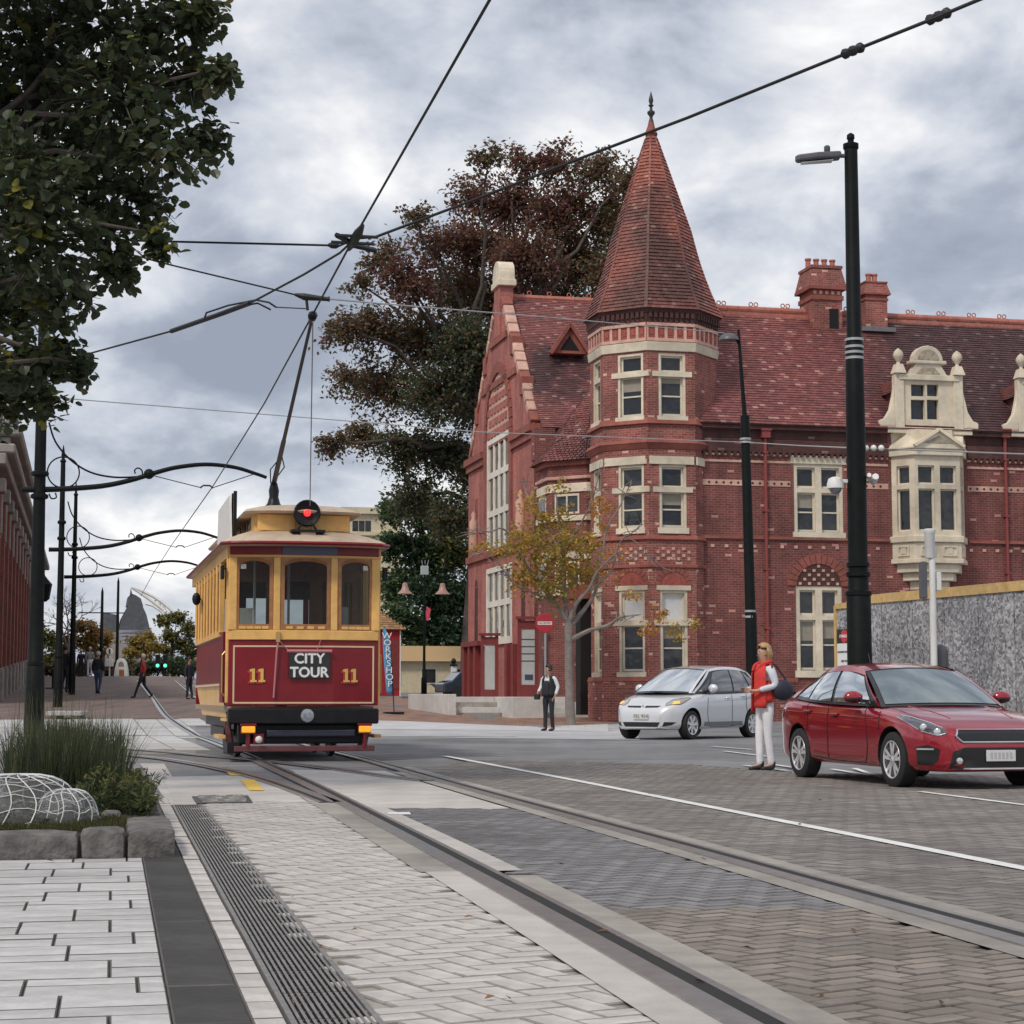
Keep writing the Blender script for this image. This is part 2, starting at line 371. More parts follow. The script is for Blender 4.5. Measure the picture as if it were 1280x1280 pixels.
M_plaza = brickmat('plaza_brick', (0.34, 0.20, 0.145), (0.28, 0.165, 0.12), (0.15, 0.10, 0.08), 0.24, 0.12, 0.008, pamt=0.2, bump=0.2)
M_iron = mat('cast_iron', (0.06, 0.06, 0.06), 0.5, metal=0.6, var=0.3, vscale=20)
# ------------------------------------------------------------------ ground
def sheet_grid(name, x0, x1, y0, y1, st, off, m):
    b = MB(); nx = int((x1-x0)/st); ny = int((y1-y0)/st)
    b.grid([[(x0+(x1-x0)*i/nx, y0+(y1-y0)*j/ny, H(x0+(x1-x0)*i/nx, y0+(y1-y0)*j/ny)+off) for i in range(nx+1)] for j in range(ny+1)])
    return tag(b.build(name, m), kind='structure')
sheet_grid('ground', -70, 90, -4, 260, 2.0, 0.0, M_asph)
M_far = mat('far_ground', (0.12, 0.12, 0.09), 0.95, var=0.3, vscale=0.05)
b = MB(); Z = -1.2
for (x0, x1, y0, y1) in ((-2500, -69, -60, 3000), (89, 2500, -60, 3000), (-69, 89, 258, 3000), (-69, 89, -60, -3)):
    b.poly([(x0, y0, Z), (x1, y0, Z), (x1, y1, Z), (x0, y1, Z)])
tag(b.build('terrain', M_far), kind='structure')
def drape(p, off): return Vector((p[0], p[1], H(p[0], p[1])+off))
def strip(name, L, Rr, off, m, n=10, ns=8, parent=None):
    """a sheet between two ground lines, draped on the terrain"""
    Lp, Rp = L, Rr; b = MB(); rows = []
    k = max(len(Lp), len(Rp))
    for i in range(len(Lp)):
        rows.append([drape(Vector(Lp[i]).lerp(Vector(Rp[i]), j/ns), off) for j in range(ns+1)])
    b.grid(rows); o = b.build(name, m, parent)
    if parent is None: tag(o, kind='structure')
    return o
def band(name, pts, w0, w1, off, m, parent=None, thick=0.0):
    """a strip along a line: from w0 to w1 to its right"""
    pts = [Vector((p[0], p[1], 0)) for p in pts]; b = MB(); rows = []
    for i, p in enumerate(pts):
        d = (pts[min(i+1, len(pts)-1)] - pts[max(i-1, 0)]).normalized(); r = Vector((d.y, -d.x, 0))
        l0, l1 = drape(p + r*w0, off), drape(p + r*w1, off)
        if thick: rows.append([l0 - Vector((0,0,thick)), l0, l1, l1 - Vector((0,0,thick))])
        else: rows.append([l0, l1])
    b.grid(rows); o = b.build(name, m, parent)
    if parent is None: tag(o, kind='structure')
    return o
def ext_near(a, b, d):            # extend the line b->a beyond a by d metres
    v = (a-b); v.z = 0; v.normalize(); return a + v*d
# rails (photo points, near to far), all flat on the ground
RL = [gp(880, 1262), gp(727, 1174), gp(574, 1087.5), gp(470, 1030), gp(385, 984.5), gp(330, 958), gp(298, 943), gp(248, 923), gp(223, 909), gp(203, 893), gp(189, 872), gp(178, 858), gp(172, 851)]
RL = [ext_near(RL[0], RL[2], 5)] + RL
RR = [gp(1280, 1185), gp(1060, 1122.5), gp(840, 1060), gp(630, 1001.6), gp(530, 973), gp(450, 950), gp(395, 936), gp(330, 915), gp(283, 893), gp(250, 876), gp(234, 864), gp(219, 851)]
RR = [ext_near(RR[0], RR[2], 7)] + RR
T1 = [gp(20, 936), gp(90, 940), gp(140, 943.5), gp(200, 949), gp(252, 957), gp(305, 968), gp(342, 978), gp(380, 991), gp(420, 1006)]
T2 = [gp(20, 931), gp(90, 933), gp(140, 936), gp(210, 941), gp(260, 946), gp(320, 951), gp(400, 960), gp(480, 971), gp(540, 978)]
tr = thing('tram_track', None, None); tag(tr, kind='structure')
del tr['kind']; tag(tr, 'grooved steel tram rails curving up the street', 'tram track', kind='structure')
PT = 0.016                         # top of the paving
for nm, P_, wl in (('near', RL, 1), ('far', RR, 1), ('branch', T1, 0), ('branch', T2, 0)):
    pts = spline(P_, 10)
    band('rail', pts, -0.052, 0.052, PT+0.010, M_rail, tr, 0.01)
    band('rail_groove', pts, 0.052, 0.115, PT+0.006, M_groove, tr)
    band('keeper_rail', pts, 0.115, 0.150, PT+0.010, M_rail, tr, 0.01)
# concrete bands along the near parts of the rails
sRL, sRR = spline(RL, 12), spline(RR, 12)
def yr(pts, y0, y1): return [p for p in pts if y0 <= p.y <= y1]
band('track_slab', yr(sRL, 0, 10.45), -0.23, -0.05, PT+0.004, M_concpale)
band('track_slab', yr(sRL, 10.3, 18.5), -0.26, -0.05, PT+0.003, M_conc)
band('track_slab', yr(sRL, 0, 10.3), 0.15, 0.31, PT+0.004, M_conc)
band('track_slab', yr(sRL, 10.2, 24), 0.15, 0.30, PT+0.003, M_concpale)
band('track_slab', yr(sRR, 0, 24), -0.19, -0.05, PT+0.003, M_conc)
band('track_slab', yr(sRR, 0, 26), 0.15, 0.29, PT+0.003, M_conc)
# ------------------------------------------------------------------ paving pieces
M_jlight = mat('pale_joint_sand', (0.27, 0.25, 0.23), 0.95, var=0.3, vscale=9)
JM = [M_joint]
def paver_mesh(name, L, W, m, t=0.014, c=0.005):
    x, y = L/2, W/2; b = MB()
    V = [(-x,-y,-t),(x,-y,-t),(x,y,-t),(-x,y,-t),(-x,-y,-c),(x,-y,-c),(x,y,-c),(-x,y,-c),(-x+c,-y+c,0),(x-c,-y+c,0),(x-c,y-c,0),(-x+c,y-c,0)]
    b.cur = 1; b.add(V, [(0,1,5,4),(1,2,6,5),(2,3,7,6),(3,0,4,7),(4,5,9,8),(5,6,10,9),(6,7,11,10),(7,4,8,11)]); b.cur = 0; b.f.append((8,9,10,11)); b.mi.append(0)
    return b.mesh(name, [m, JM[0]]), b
def pave(parent, name, pieces, m, nmax=300, gap=0.010, per_mesh=True, rest_name=None):
    """pieces: (x, y, L, W, angle), nearest become parts, the rest one joined part"""
    pieces = sorted(pieces, key=lambda p: p[1]); cache = {}; rest = MB(); rnd = random.Random(5)
    for i, (x, y, L, W, a) in enumerate(pieces):
        key = (round(L, 3), round(W, 3)); z = H(x, y) + PT + rnd.uniform(-0.0025, 0.0015)
        if key not in cache: cache[key] = paver_mesh(name, L-gap, W-gap, m)
        gx = (H(x+.3, y)-H(x-.3, y))/.6; gy = (H(x, y+.3)-H(x, y-.3))/.6
        if i < nmax:
            o = inst(name, cache[key][0], parent, (x, y, z), a)
            q = Vector((0, 0, 1)).rotation_difference(Vector((-gx+rnd.uniform(-.004, .004), -gy+rnd.uniform(-.004, .004), 1)))
            o.rotation_euler = (q.to_matrix() @ Matrix.Rotation(a, 3, 'Z')).to_euler()
        else:
            c, s = math.cos(a), math.sin(a); src = cache[key][1]
            rest.add([(x+p[0]*c-p[1]*s, y+p[0]*s+p[1]*c, z+p[2]+gx*(p[0]*c-p[1]*s)+gy*(p[0]*s+p[1]*c)) for p in src.v], src.f); rest.mi[-9:] = src.mi
    if rest.v: rest.build(rest_name or name+'_field', [m, JM[0]], parent, uv=False, kind='stuff')
def herring(poly, W, ang, org=(0, 0), L2=True):
    xs = [p[0] for p in poly]; ys = [p[1] for p in poly]; c, s = math.cos(ang), math.sin(ang); o = []
    cx, cy = (min(xs)+max(xs))/2, (min(ys)+max(ys))/2; rad = math.hypot(max(xs)-min(xs), max(ys)-min(ys))/2; N = int(rad/W)+2
    for i in range(-N, N):
        for j in range(-N, N):
            k = (i-j) % 4
            if k == 0: lx, ly, a = (i+1)*W, (j+.5)*W, 0
            elif k == 3: lx, ly, a = (i+.5)*W, (j+1)*W, math.pi/2
            else: continue
            x, y = cx+lx*c-ly*s, cy+lx*s+ly*c
            if inside((x, y), poly): o.append((x, y, 2*W, W, ang+a))
    return o
def side(pts, w): # offset line
    o = []
    for i, p in enumerate(pts):
        d = (pts[min(i+1, len(pts)-1)] - pts[max(i-1, 0)]); d.z = 0; d.normalize(); o.append(Vector((p.x + d.y*w, p.y - d.x*w, 0)))
    return o
# bed under the foreground paving
def flat(name, poly, off, m):
    b = MB(); b.poly([drape(p, off) for p in poly]); return tag(b.build(name, m), kind='structure')
def bed_poly(name, poly): return flat(name, poly, 0.004, M_joint)
# -- left footpath: big pale pavers in courses
E_dark = [gp(215, 1280), gp(178, 1075)]; dl = (E_dark[1]-E_dark[0]).normalized()
DA = math.atan2(dl.x, dl.y)          # street direction here
near = E_dark[0] - dl*1.6
ux = Vector((math.cos(-DA), math.sin(-DA), 0)); uy = Vector((dl.x, dl.y, 0))
dk_w = (gp(313, 1280)-gp(215, 1280)).dot(ux); th_w = (gp(358, 1280)-gp(313, 1280)).dot(ux); dr_w = (gp(477, 1280)-gp(358, 1280)).dot(ux)
fp = thing('footpath', None, None); tag(fp, 'pale stone footpath with dark kerb band in the foreground', 'footpath', kind='structure')
bed = MB()
def LC(u, v): return near + ux*u + uy*v
endv = (gp(178, 1075)-near).dot(uy)
longv = (gp(230, 1000)-near).dot(uy) + 0.2
b = MB(); b.poly([drape(LC(-4.2, -1), .003), drape(LC(dk_w+th_w+dr_w+.02, -1), .003), drape(LC(dk_w+th_w+dr_w+.02, longv), .003), drape(LC(-4.2, longv), .003)])
b.build('paving_bed', M_joint, fp)
rnd = random.Random(3); pcs = []; v = 0.0; row = 0
while v < endv+.35:
    h1, h2 = ((0.24, 0.20), (0.17, 0.26), (0.22, 0.15))[row % 3]; u = 0.0; first = True; off = (0.18, 0.33, 0.09)[row % 3]
    while u > -3.6:
        w = off if first else rnd.choice((0.36, 0.42, 0.30, 0.46)); first = False
        for (vv, h) in ((v, h1), (v+h1, h2)):
            p = LC(u-w/2, vv+h/2); pcs.append((p.x, p.y, w, h, -DA))
        u -= w
    v += h1+h2; row += 1
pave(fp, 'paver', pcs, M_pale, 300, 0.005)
pcs = []; v = 0.0
while v < endv+.1:
    h = rnd.choice((0.6, 0.75, 0.9)); p = LC(dk_w/2, v+h/2); pcs.append((p.x, p.y, dk_w, h, -DA)); v += h
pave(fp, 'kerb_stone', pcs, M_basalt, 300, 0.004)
pcs = []; v = 0.0
while v < longv-.1:
    h = 0.31; p = LC(dk_w+th_w/2, v+h/2); pcs.append((p.x, p.y, th_w, h, -DA)); v += h
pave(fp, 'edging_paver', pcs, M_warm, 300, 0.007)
# -- slotted drain grate: modules with bars
dg = thing('drain_grate', 'long slotted steel drain grate set between pale pavers', 'drain grate', LC(dk_w+th_w, 0), -DA)
grate_len = (gp(215, 1008.5)-near).dot(uy); ml = 0.5; nm = int(grate_len/ml); G0 = dr_w
b = MB()
b.bx(0.004, 0.022, 0, grate_len, 0, PT+.004).bx(G0-.022, G0-.004, 0, grate_len, 0, PT+.004); b.bx(.022, G0-.022, grate_len-.02, grate_len, 0, PT+.002)
M_grate = mat('grate_steel', (0.24, 0.23, 0.22), 0.55, metal=0.3, var=0.25, vscale=15)
b.build('grate_frame', M_grate, dg)
b = MB(); b.poly([(0.02, 0, .006), (G0-.02, 0, .006), (G0-.02, grate_len, .006), (0.02, grate_len, .006)]); b.build('drain_channel', M_groove, dg)
nb = 11; pitch = (G0-.05)/nb; b = MB()
for i in range(nb):
    x = 0.025+pitch*(i+.5); b.bx(x-pitch*.25, x+pitch*.25, 0, ml-.006, 0.008, PT+.002)
for k in range(4): y = 0.03+k*(ml-.06)/3; b.bx(.024, G0-.024, y-.008, y+.008, .0075, PT-.007)
b.mi = [(0 if i % 6 == 1 else 1) for i in range(len(b.f))]; gm = b.mesh('grate_bar_panel', [M_grate, M_groove])  # steel on top only; other bar faces blackened to imitate shade in the slots
for k in range(nm+1): 
    if (k+1)*ml <= grate_len+.02: inst('grate_bar_panel', gm, dg, (0, k*ml, 0))
# manhole frame near the grate
def ground_quad(name, pts, off, m, kind='structure'):
    b = MB(); b.poly([drape(p, off) for p in pts]); o = b.build(name, m); return tag(o, kind=kind)
mh = thing('drain_cover', 'dark wavy iron drain cover at the head of the grate', 'drain cover', gp(277, 1002))
b = MB(); m0 = gp(277, 1002); q = [gp(240, 998)-m0, gp(310, 997)-m0, gp(316, 1006)-m0, gp(246, 1007)-m0]
b.ext([(p.x, p.y, 0.003) for p in q], (0, 0, PT+.002)); b.build('cover_frame', M_iron, mh)
for k in range(6):
    b = MB(); t = (k+.5)/6; A = q[0].lerp(q[3], t); B = q[1].lerp(q[2], t)
    pts = [A.lerp(B, s/10) + Vector((0, math.sin(s*1.9+k)*.03, PT+.008)) for s in range(1, 10)]
    for p in pts: p.z = PT+.006
    b.tube(pts, 0.014, 5); b.build('cover_rib', M_grate, mh)
# -- pale herringbone field between grate and near rail
fieldC = [LC(dk_w+th_w+dr_w, -.6), *[Vector(p) for p in side(yr(sRL, 3.5, 10.45), -0.20)], *[Vector(p) for p in side(yr(sRL, 10.45, 17.5), -0.22)], gp(330, 1003), gp(250, 1007)]
rd = thing('road', None, None); tag(rd, 'brick paved road between and beside the tram rails', 'road', kind='structure')
b = MB(); b.poly([drape(p, .004) for p in [LC(dk_w+th_w+dr_w, -1.5), *side(yr(sRL, 3.0, 18), 0), gp(330, 1000), gp(250, 1005)]]); b.build('paving_bed', M_conc, rd)
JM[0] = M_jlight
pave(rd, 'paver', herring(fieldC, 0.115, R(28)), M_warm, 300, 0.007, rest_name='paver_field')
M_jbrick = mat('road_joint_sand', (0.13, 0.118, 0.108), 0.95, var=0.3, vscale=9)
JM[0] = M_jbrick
# -- bricks between the rails
ins = [*side(yr(sRL, 3.0, 16.5), 0.27)]; ins2 = [*side(yr(sRR, 3.0, 16.5), -0.14)]
polyA = ins + ins2[::-1]
b = MB(); b.poly([drape(p, .004) for p in polyA]); b.build('paving_bed', M_jbrick, rd)
hb = herring(polyA, 0.10, R(35)); 
tan = [p for p in hb if p[1] < 8.6]; blu = [p for p in hb if p[1] >= 8.6]
M_tanbrick = obj_random(mat('tan_road_brick', (0.225, 0.19, 0.16), 0.78, var=0.2, vscale=5, bump=0.4, bscale=45, island=0.20, grime=0.30), 0.2)
pave(rd, 'brick', tan, M_tanbrick, 150, 0.012, rest_name='brick_field')
pave(rd, 'brick', blu, M_bbrick, 150, 0.012, rest_name='brick_field')
# -- bricks right of the rails
rr = side(yr(sRR, 4, 24.5), 0.25)
polyB = rr + [gp(600, 951), gp(860, 957), gp(1000, 968), gp(1000, 975)+Vector((14, 0, 0)), Vector((14, 12, 0)), Vector((12, 5, 0)), rr[0]]
b = MB(); b.poly([drape(p, .004) for p in polyB]); b.build('paving_bed', M_jbrick, rd)
vis = [p for p in herring(polyB, 0.10, R(35)) if -p[1]*.2667-.4 < p[0] < p[1]*0.2667+2.2]
pave(rd, 'brick', vis, M_rbrick, 300, 0.007, rest_name='brick_field')
# -- pale slabs across the track (crossing)
A0 = yr(sRL, 15.6, 25); B0 = yr(sRR, 15.6, 25); n_ = 14
l_ = [A0[int(i*(len(A0)-1)/n_)] for i in range(n_+1)]; r_ = [B0[int(i*(len(B0)-1)/n_)] for i in range(n_+1)]
strip('crossing_slab', side(l_, .2), side(r_, -.2), 0.012, M_concpale)
# crossing plain left of track
flat('crossing_slab', [gp(205, 972), gp(300, 970), gp(372, 990), gp(420, 1012), gp(400, 1016), gp(330, 1003), gp(250, 1007), gp(218, 1008)], 0.010, M_concpale)
flat('crossing_slab', [gp(175, 955), gp(205, 955), gp(238, 1008), gp(212, 1008)], 0.009, M_warm)
# -- white lines
WL = [gp(1280, 1090), gp(1060, 1046), gp(840, 1002), gp(700, 974), gp(556, 946.5)]
WL = [ext_near(WL[0], WL[2], 4)] + WL
band('lane_line', spline(WL, 8), -0.055, 0.055, PT+.006, M_paint)
WL2 = [gp(1150, 992), gp(1280, 1009)]; WL2.append(ext_near(WL2[1], WL2[0], 3))
band('lane_line', WL2, -0.04, 0.04, PT+.006, M_paint)
for (a, b_) in (((905, 940), (960, 947)), ((890, 934), (940, 938)), ((985, 965), (930, 958)), ((1020, 965), (965, 957)), ((1068, 962), (1105, 975)), ((1040, 963), (1095, 972))):
    band('bay_line', [gp(*a), gp(*b_)], -0.04, 0.04, PT+.004, M_paint)
flat('road_marking', [gp(484, 1018.5), gp(512, 1018.5), gp(514, 1021.5), gp(486, 1021.5)], PT+.006, M_paint)
flat('road_marking', [gp(300, 976), gp(318, 976), gp(330, 990), gp(312, 990)], .016, M_yellow)
flat('road_marking', [gp(280, 964), gp(292, 964), gp(302, 971), gp(288, 971)], .016, M_yellow)
# -- far street, pale crossing plaza, brown plaza
q0 = lambda px, py: gp(px, py)
def quad_strip(name, a, b, c, d, off, m, n=24, ns=10):
    a, b, c, d = (Vector((p[0], p[1], 0)) for p in (a, b, c, d))
    strip(name, [a.lerp(d, i/n) for i in range(n+1)], [b.lerp(c, i/n) for i in range(n+1)], off, m, ns=ns)
M_palesheet = mat('pale_cross_paving', (0.40, 0.40, 0.41), 0.85, var=0.18, vscale=1.2, bump=0.2, bscale=30, grime=0.2)
quad_strip('pavement', gp(-150, 943), gp(245, 943), gp(245, 899.5), gp(-150, 899.5), 0.004, M_jlight)
quad_strip('pavement', gp(455, 921), gp(800, 925), gp(790, 905), gp(470, 900), 0.005, M_palesheet)
quad_strip('pavement', gp(455, 912), gp(760, 915), gp(760, 904), gp(470, 900), 0.009, mat('white_cross_paving', (0.52, 0.52, 0.53), 0.85, var=0.15, vscale=1.2))
quad_strip('street', gp(-180, 899), gp(300, 899), Vector((-15, 126, 0)), Vector((-48, 126, 0)), 0.010, M_streetbrick, 40)
quad_strip('plaza', gp(430, 900.5), gp(770, 905), Vector((2.5, 100, 0)), Vector((-14, 100, 0)), 0.011, M_plaza, 30)
# big slabs of the pale pavement on the left, laid along the street
pv = thing('pale_pavement', None, None); tag(pv, 'pale slab pavement crossing before the brick street', 'pavement', kind='structure')
a0 = gp(60, 938); pcs = []; rnd = random.Random(11)
ylim = gp(150, 900.5).y
for i in range(-16, 22):
    v = rnd.uniform(-1, 0)
    while v < 30:
        Lh = 2.4; p = a0 + AX*(i*0.62) + SX*(v+Lh/2)
        if gp(60, 941).y-2 < p.y < ylim and -0.2 < p.x/p.y + .34 and p.x/p.y < -.163: pcs.append((p.x, p.y, 0.62, Lh, SA))
        v += Lh
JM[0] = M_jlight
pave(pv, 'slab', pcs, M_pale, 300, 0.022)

# fallen leaves
rnd = random.Random(44); b = MB()
for _ in range(110):
    k_ = rnd.random()
    if k_ < .72: p = gp(712, 906)+Vector((rnd.gauss(0, 1.6), rnd.gauss(-1.0, 1.3), 0))
    else: p = gp(rnd.uniform(20, 1260), rnd.uniform(960, 1275))
    a = rnd.uniform(0, 6.28); L_ = rnd.uniform(.012, .03); c, s_ = math.cos(a)*L_, math.sin(a)*L_; z = H(p.x, p.y)+PT+.006
    b.add([(p.x-c, p.y-s_, z), (p.x+s_*.5, p.y-c*.5, z+.004), (p.x+c, p.y+s_, z+.008), (p.x-s_*.5, p.y+c*.5, z+.012)], [(0, 1, 2, 3)])
lv = b.build('fallen_leaves', mat('dry_leaf', (.16, .085, .035), .8, island=.5), uv=False); tag(lv, 'small dry brown leaves scattered over the paving', 'leaves', kind='stuff')
# ------------------------------------------------------------------ the old red-brick building
M_brick = brickmat('red_brick', (0.225, 0.064, 0.055), (0.145, 0.044, 0.040), (0.28, 0.145, 0.125), pamt=0.36, bump=0.8, pale=0.012, patch=(0.55, 0, 0))
M_brickt = brickmat('tower_brick', (0.34, 0.105, 0.085), (0.21, 0.058, 0.05), (0.38, 0.22, 0.18), pamt=0.3, bump=0.8, pale=0.03)
M_brickg = brickmat('lit_gable_brick', (0.47, 0.15, 0.125), (0.37, 0.115, 0.095), (0.40, 0.2, 0.165), pamt=0.25, bump=0.5, pale=0.0)  # paler than the wing brick: light from the left put into the colour
M_dkbrick = brickmat('dark_corbel_brick', (0.10, 0.035, 0.032), (0.065, 0.028, 0.026), (0.10, 0.05, 0.045), pamt=0.3, bump=0.6, pale=0.02)
M_cream = mat('cream_stone', (0.64, 0.565, 0.44), 0.75, var=0.12, vscale=2.5, bump=0.15, bscale=25, grime=0.26)
M_pinkst = mat('pink_stone', (0.56, 0.34, 0.27), 0.8, var=0.2, vscale=3, grime=0.2)
M_moul = mat('brick_moulding', (0.27, 0.085, 0.065), 0.8, var=0.22, vscale=4, grime=0.2)
M_terra = mat('terracotta_panel', (0.34, 0.085, 0.065), 0.75, var=0.3, vscale=9, bump=0.5, bscale=14)
M_frame = mat('painted_window_frame', (0.66, 0.60, 0.49), 0.5, var=0.08, vscale=5)
M_pane = glassmat('window_glass', (0.022, 0.024, 0.028), 0.04)
M_blind = mat('white_blind', (0.62, 0.63, 0.63), 0.7, var=0.06)
M_maroon = mat('maroon_paint', (0.20, 0.035, 0.035), 0.5, var=0.15, vscale=4)
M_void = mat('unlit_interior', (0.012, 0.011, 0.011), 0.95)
M_down = mat('red_pipe_paint', (0.24, 0.05, 0.045), 0.5, var=0.1)
M_lead = mat('lead_flashing', (0.16, 0.16, 0.17), 0.55, var=0.2, vscale=8)
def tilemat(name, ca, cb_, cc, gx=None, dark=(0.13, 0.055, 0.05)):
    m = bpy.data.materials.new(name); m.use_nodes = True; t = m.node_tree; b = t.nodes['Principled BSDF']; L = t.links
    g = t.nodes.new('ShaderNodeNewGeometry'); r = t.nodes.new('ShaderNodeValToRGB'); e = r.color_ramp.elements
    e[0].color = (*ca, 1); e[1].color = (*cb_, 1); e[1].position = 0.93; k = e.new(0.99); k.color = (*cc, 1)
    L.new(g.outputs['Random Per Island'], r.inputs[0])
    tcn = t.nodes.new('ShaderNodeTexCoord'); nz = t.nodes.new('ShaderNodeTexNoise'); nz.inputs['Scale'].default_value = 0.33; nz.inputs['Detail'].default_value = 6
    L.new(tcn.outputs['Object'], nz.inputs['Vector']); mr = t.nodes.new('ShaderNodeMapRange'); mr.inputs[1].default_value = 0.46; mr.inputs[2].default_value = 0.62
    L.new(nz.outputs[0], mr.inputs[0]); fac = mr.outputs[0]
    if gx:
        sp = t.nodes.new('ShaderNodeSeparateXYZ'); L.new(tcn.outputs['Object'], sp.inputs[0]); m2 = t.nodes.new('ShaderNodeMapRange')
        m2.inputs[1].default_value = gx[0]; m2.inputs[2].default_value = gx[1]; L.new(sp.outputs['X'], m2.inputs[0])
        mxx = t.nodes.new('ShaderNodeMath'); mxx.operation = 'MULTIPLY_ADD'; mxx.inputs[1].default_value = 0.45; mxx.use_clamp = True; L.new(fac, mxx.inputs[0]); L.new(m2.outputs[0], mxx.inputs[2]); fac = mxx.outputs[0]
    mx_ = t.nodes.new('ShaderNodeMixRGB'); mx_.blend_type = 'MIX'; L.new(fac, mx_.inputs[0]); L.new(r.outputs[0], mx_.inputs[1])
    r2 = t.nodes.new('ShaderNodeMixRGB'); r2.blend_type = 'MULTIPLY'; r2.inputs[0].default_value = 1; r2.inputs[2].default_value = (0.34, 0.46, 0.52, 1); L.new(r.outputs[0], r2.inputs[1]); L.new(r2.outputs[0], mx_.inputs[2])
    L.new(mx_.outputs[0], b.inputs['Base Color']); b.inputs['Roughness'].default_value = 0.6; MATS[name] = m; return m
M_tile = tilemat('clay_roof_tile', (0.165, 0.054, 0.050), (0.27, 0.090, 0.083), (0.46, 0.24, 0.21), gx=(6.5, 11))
M_tilew = tilemat('old_gable_tile', (0.17, 0.064, 0.060), (0.29, 0.105, 0.095), (0.46, 0.28, 0.25))
M_tiles = tilemat('spire_tile', (0.26, 0.078, 0.058), (0.37, 0.125, 0.092), (0.52, 0.26, 0.2))
M_ridge = mat('ridge_tile', (0.42, 0.15, 0.11), 0.65, var=0.25, vscale=5)
BO = Vector((4.9, 66.0, 0)); 
bld = thing('brick_building', 'two storey red brick Victorian building with conical tiled corner tower and cream stone windows', 'building', BO, SA)
BM = mx(bld)
def ang(k): return R(k)
def tile_area(mb, O, U, V_, width, length, expo=0.115, tw=0.17, thick=0.030, rnd=None, mask=None, jit=0.004):
    """tiles on a slope: O lower corner, U along the eaves, V up the slope; width may be a function of v giving (u0,u1)"""
    O, U, V_ = Vector(O), Vector(U).normalized(), Vector(V_).normalized(); N = U.cross(V_).normalized(); rnd = rnd or random
    rows = int(length/expo)
    for r in range(rows):
        v0 = r*expo; v1 = v0 + expo*1.12; u0, u1 = width(v0) if callable(width) else (0, width)
        n = max(1, int(round((u1-u0)/tw))); w = (u1-u0)/n if n else tw; sh = (r % 2)*0.5*w
        edges = [u0] + [u0 + sh + i*w for i in range(1 if not sh else 0, n)] + [u1] if n > 1 else [u0, u1]
        edges = sorted(set(round(e, 4) for e in edges))
        for a, b_ in zip(edges[:-1], edges[1:]):
            if b_-a < 0.02: continue
            if mask and not mask((a+b_)/2, v0): continue
            j = rnd.uniform(-jit, jit); h = thick + j
            p = lambda u, v, d: O + U*u + V_*v + N*d
            g = 0.004
            q = [p(a+g, v0, -.004), p(b_-g, v0, -.004), p(a+g, v0+rnd.uniform(-.003, .003), h), p(b_-g, v0+rnd.uniform(-.003, .003), h), p(a+g, v1, 0.002+j*.3), p(b_-g, v1, 0.002+j*.3)]
            mb.add(q, [(0,1,3,2), (2,3,5,4), (0,2,4), (1,5,3)])
WR = random.Random(17); M_oldblind = mat('old_linen_blind', (.30, .27, .22), .8, var=.15)
# ---- generic window: stone surround is the window part, sashes and panes are sub-parts
def window(parent, P, u0, u1, z0, z1, cols=1, tz=None, tr=0.10, fw=0.10, sash=0.06, mull=0.13, split=True, blind=False, inset=0.16, sill=0.16, lint=0.0, proud=0.03, surround=True, half=None):
    b = MB(); d0 = -inset-.02
    if surround:
        b.pbox(P, u0, u0+fw, z0, z1, d0, -.02); b.pbox(P, u1-fw, u1, z0, z1, d0, -.02); b.pbox(P, u0+fw, u1-fw, z1-fw, z1, d0, -.022)
    else:
        fw = .02
    if sill: b.pbox(P, u0-.06, u1+.06, z0-sill, z0, -inset, proud+.04)
    if lint: b.pbox(P, u0-.12, u1+.12, z1, z1+lint, -.1, proud)
    if tz: b.pbox(P, u0+fw-.002, u1-fw+.002, tz-tr/2, tz+tr/2, d0, -.015)
    xs = [u0+fw + (u1-u0-2*fw)*i/cols for i in range(cols+1)]
    for x in xs[1:-1]: b.pbox(P, x-mull/2, x+mull/2, z0, z1-fw, d0, -.01)
    w = b.build('window', M_cream, parent)
    for i in range(cols):
        a, c = xs[i]+(mull/2 if i else 0), xs[i+1]-(mull/2 if i < cols-1 else 0)
        for lo, hi, up in ((z0+.02, (tz-tr/2) if tz else z1-fw, False), ((tz+tr/2) if tz else None, z1-fw, True)):
            if lo is None: continue
            f = MB(); s = sash
            f.pbox(P, a, a+s, lo, hi, -inset-.04, -inset+.03); f.pbox(P, c-s, c, lo, hi, -inset-.04, -inset+.03)
            f.pbox(P, a+s, c-s, lo, lo+s*1.3, -inset-.04, -inset+.028); f.pbox(P, a+s, c-s, hi-s, hi, -inset-.04, -inset+.028)
            if split and not up: f.pbox(P, a+s, c-s, (lo+hi)/2-.025, (lo+hi)/2+.025, -inset-.03, -inset+.04)
            f.build('sash', M_frame, w)
            g = MB(); g.pbox(P, a+s, c-s, lo+s, hi-s, -inset-.02, -inset); 
            g.build('pane', M_blind if (blind and up) else M_pane, w)
            if not up and WR.random() < .45: g = MB(); g.pbox(P, a+s+.004, c-s-.004, hi-s-(hi-lo)*WR.uniform(.12, .38), hi-s-.004, -inset-.01, -inset+.004); g.build('blind', M_oldblind, w)
    return w
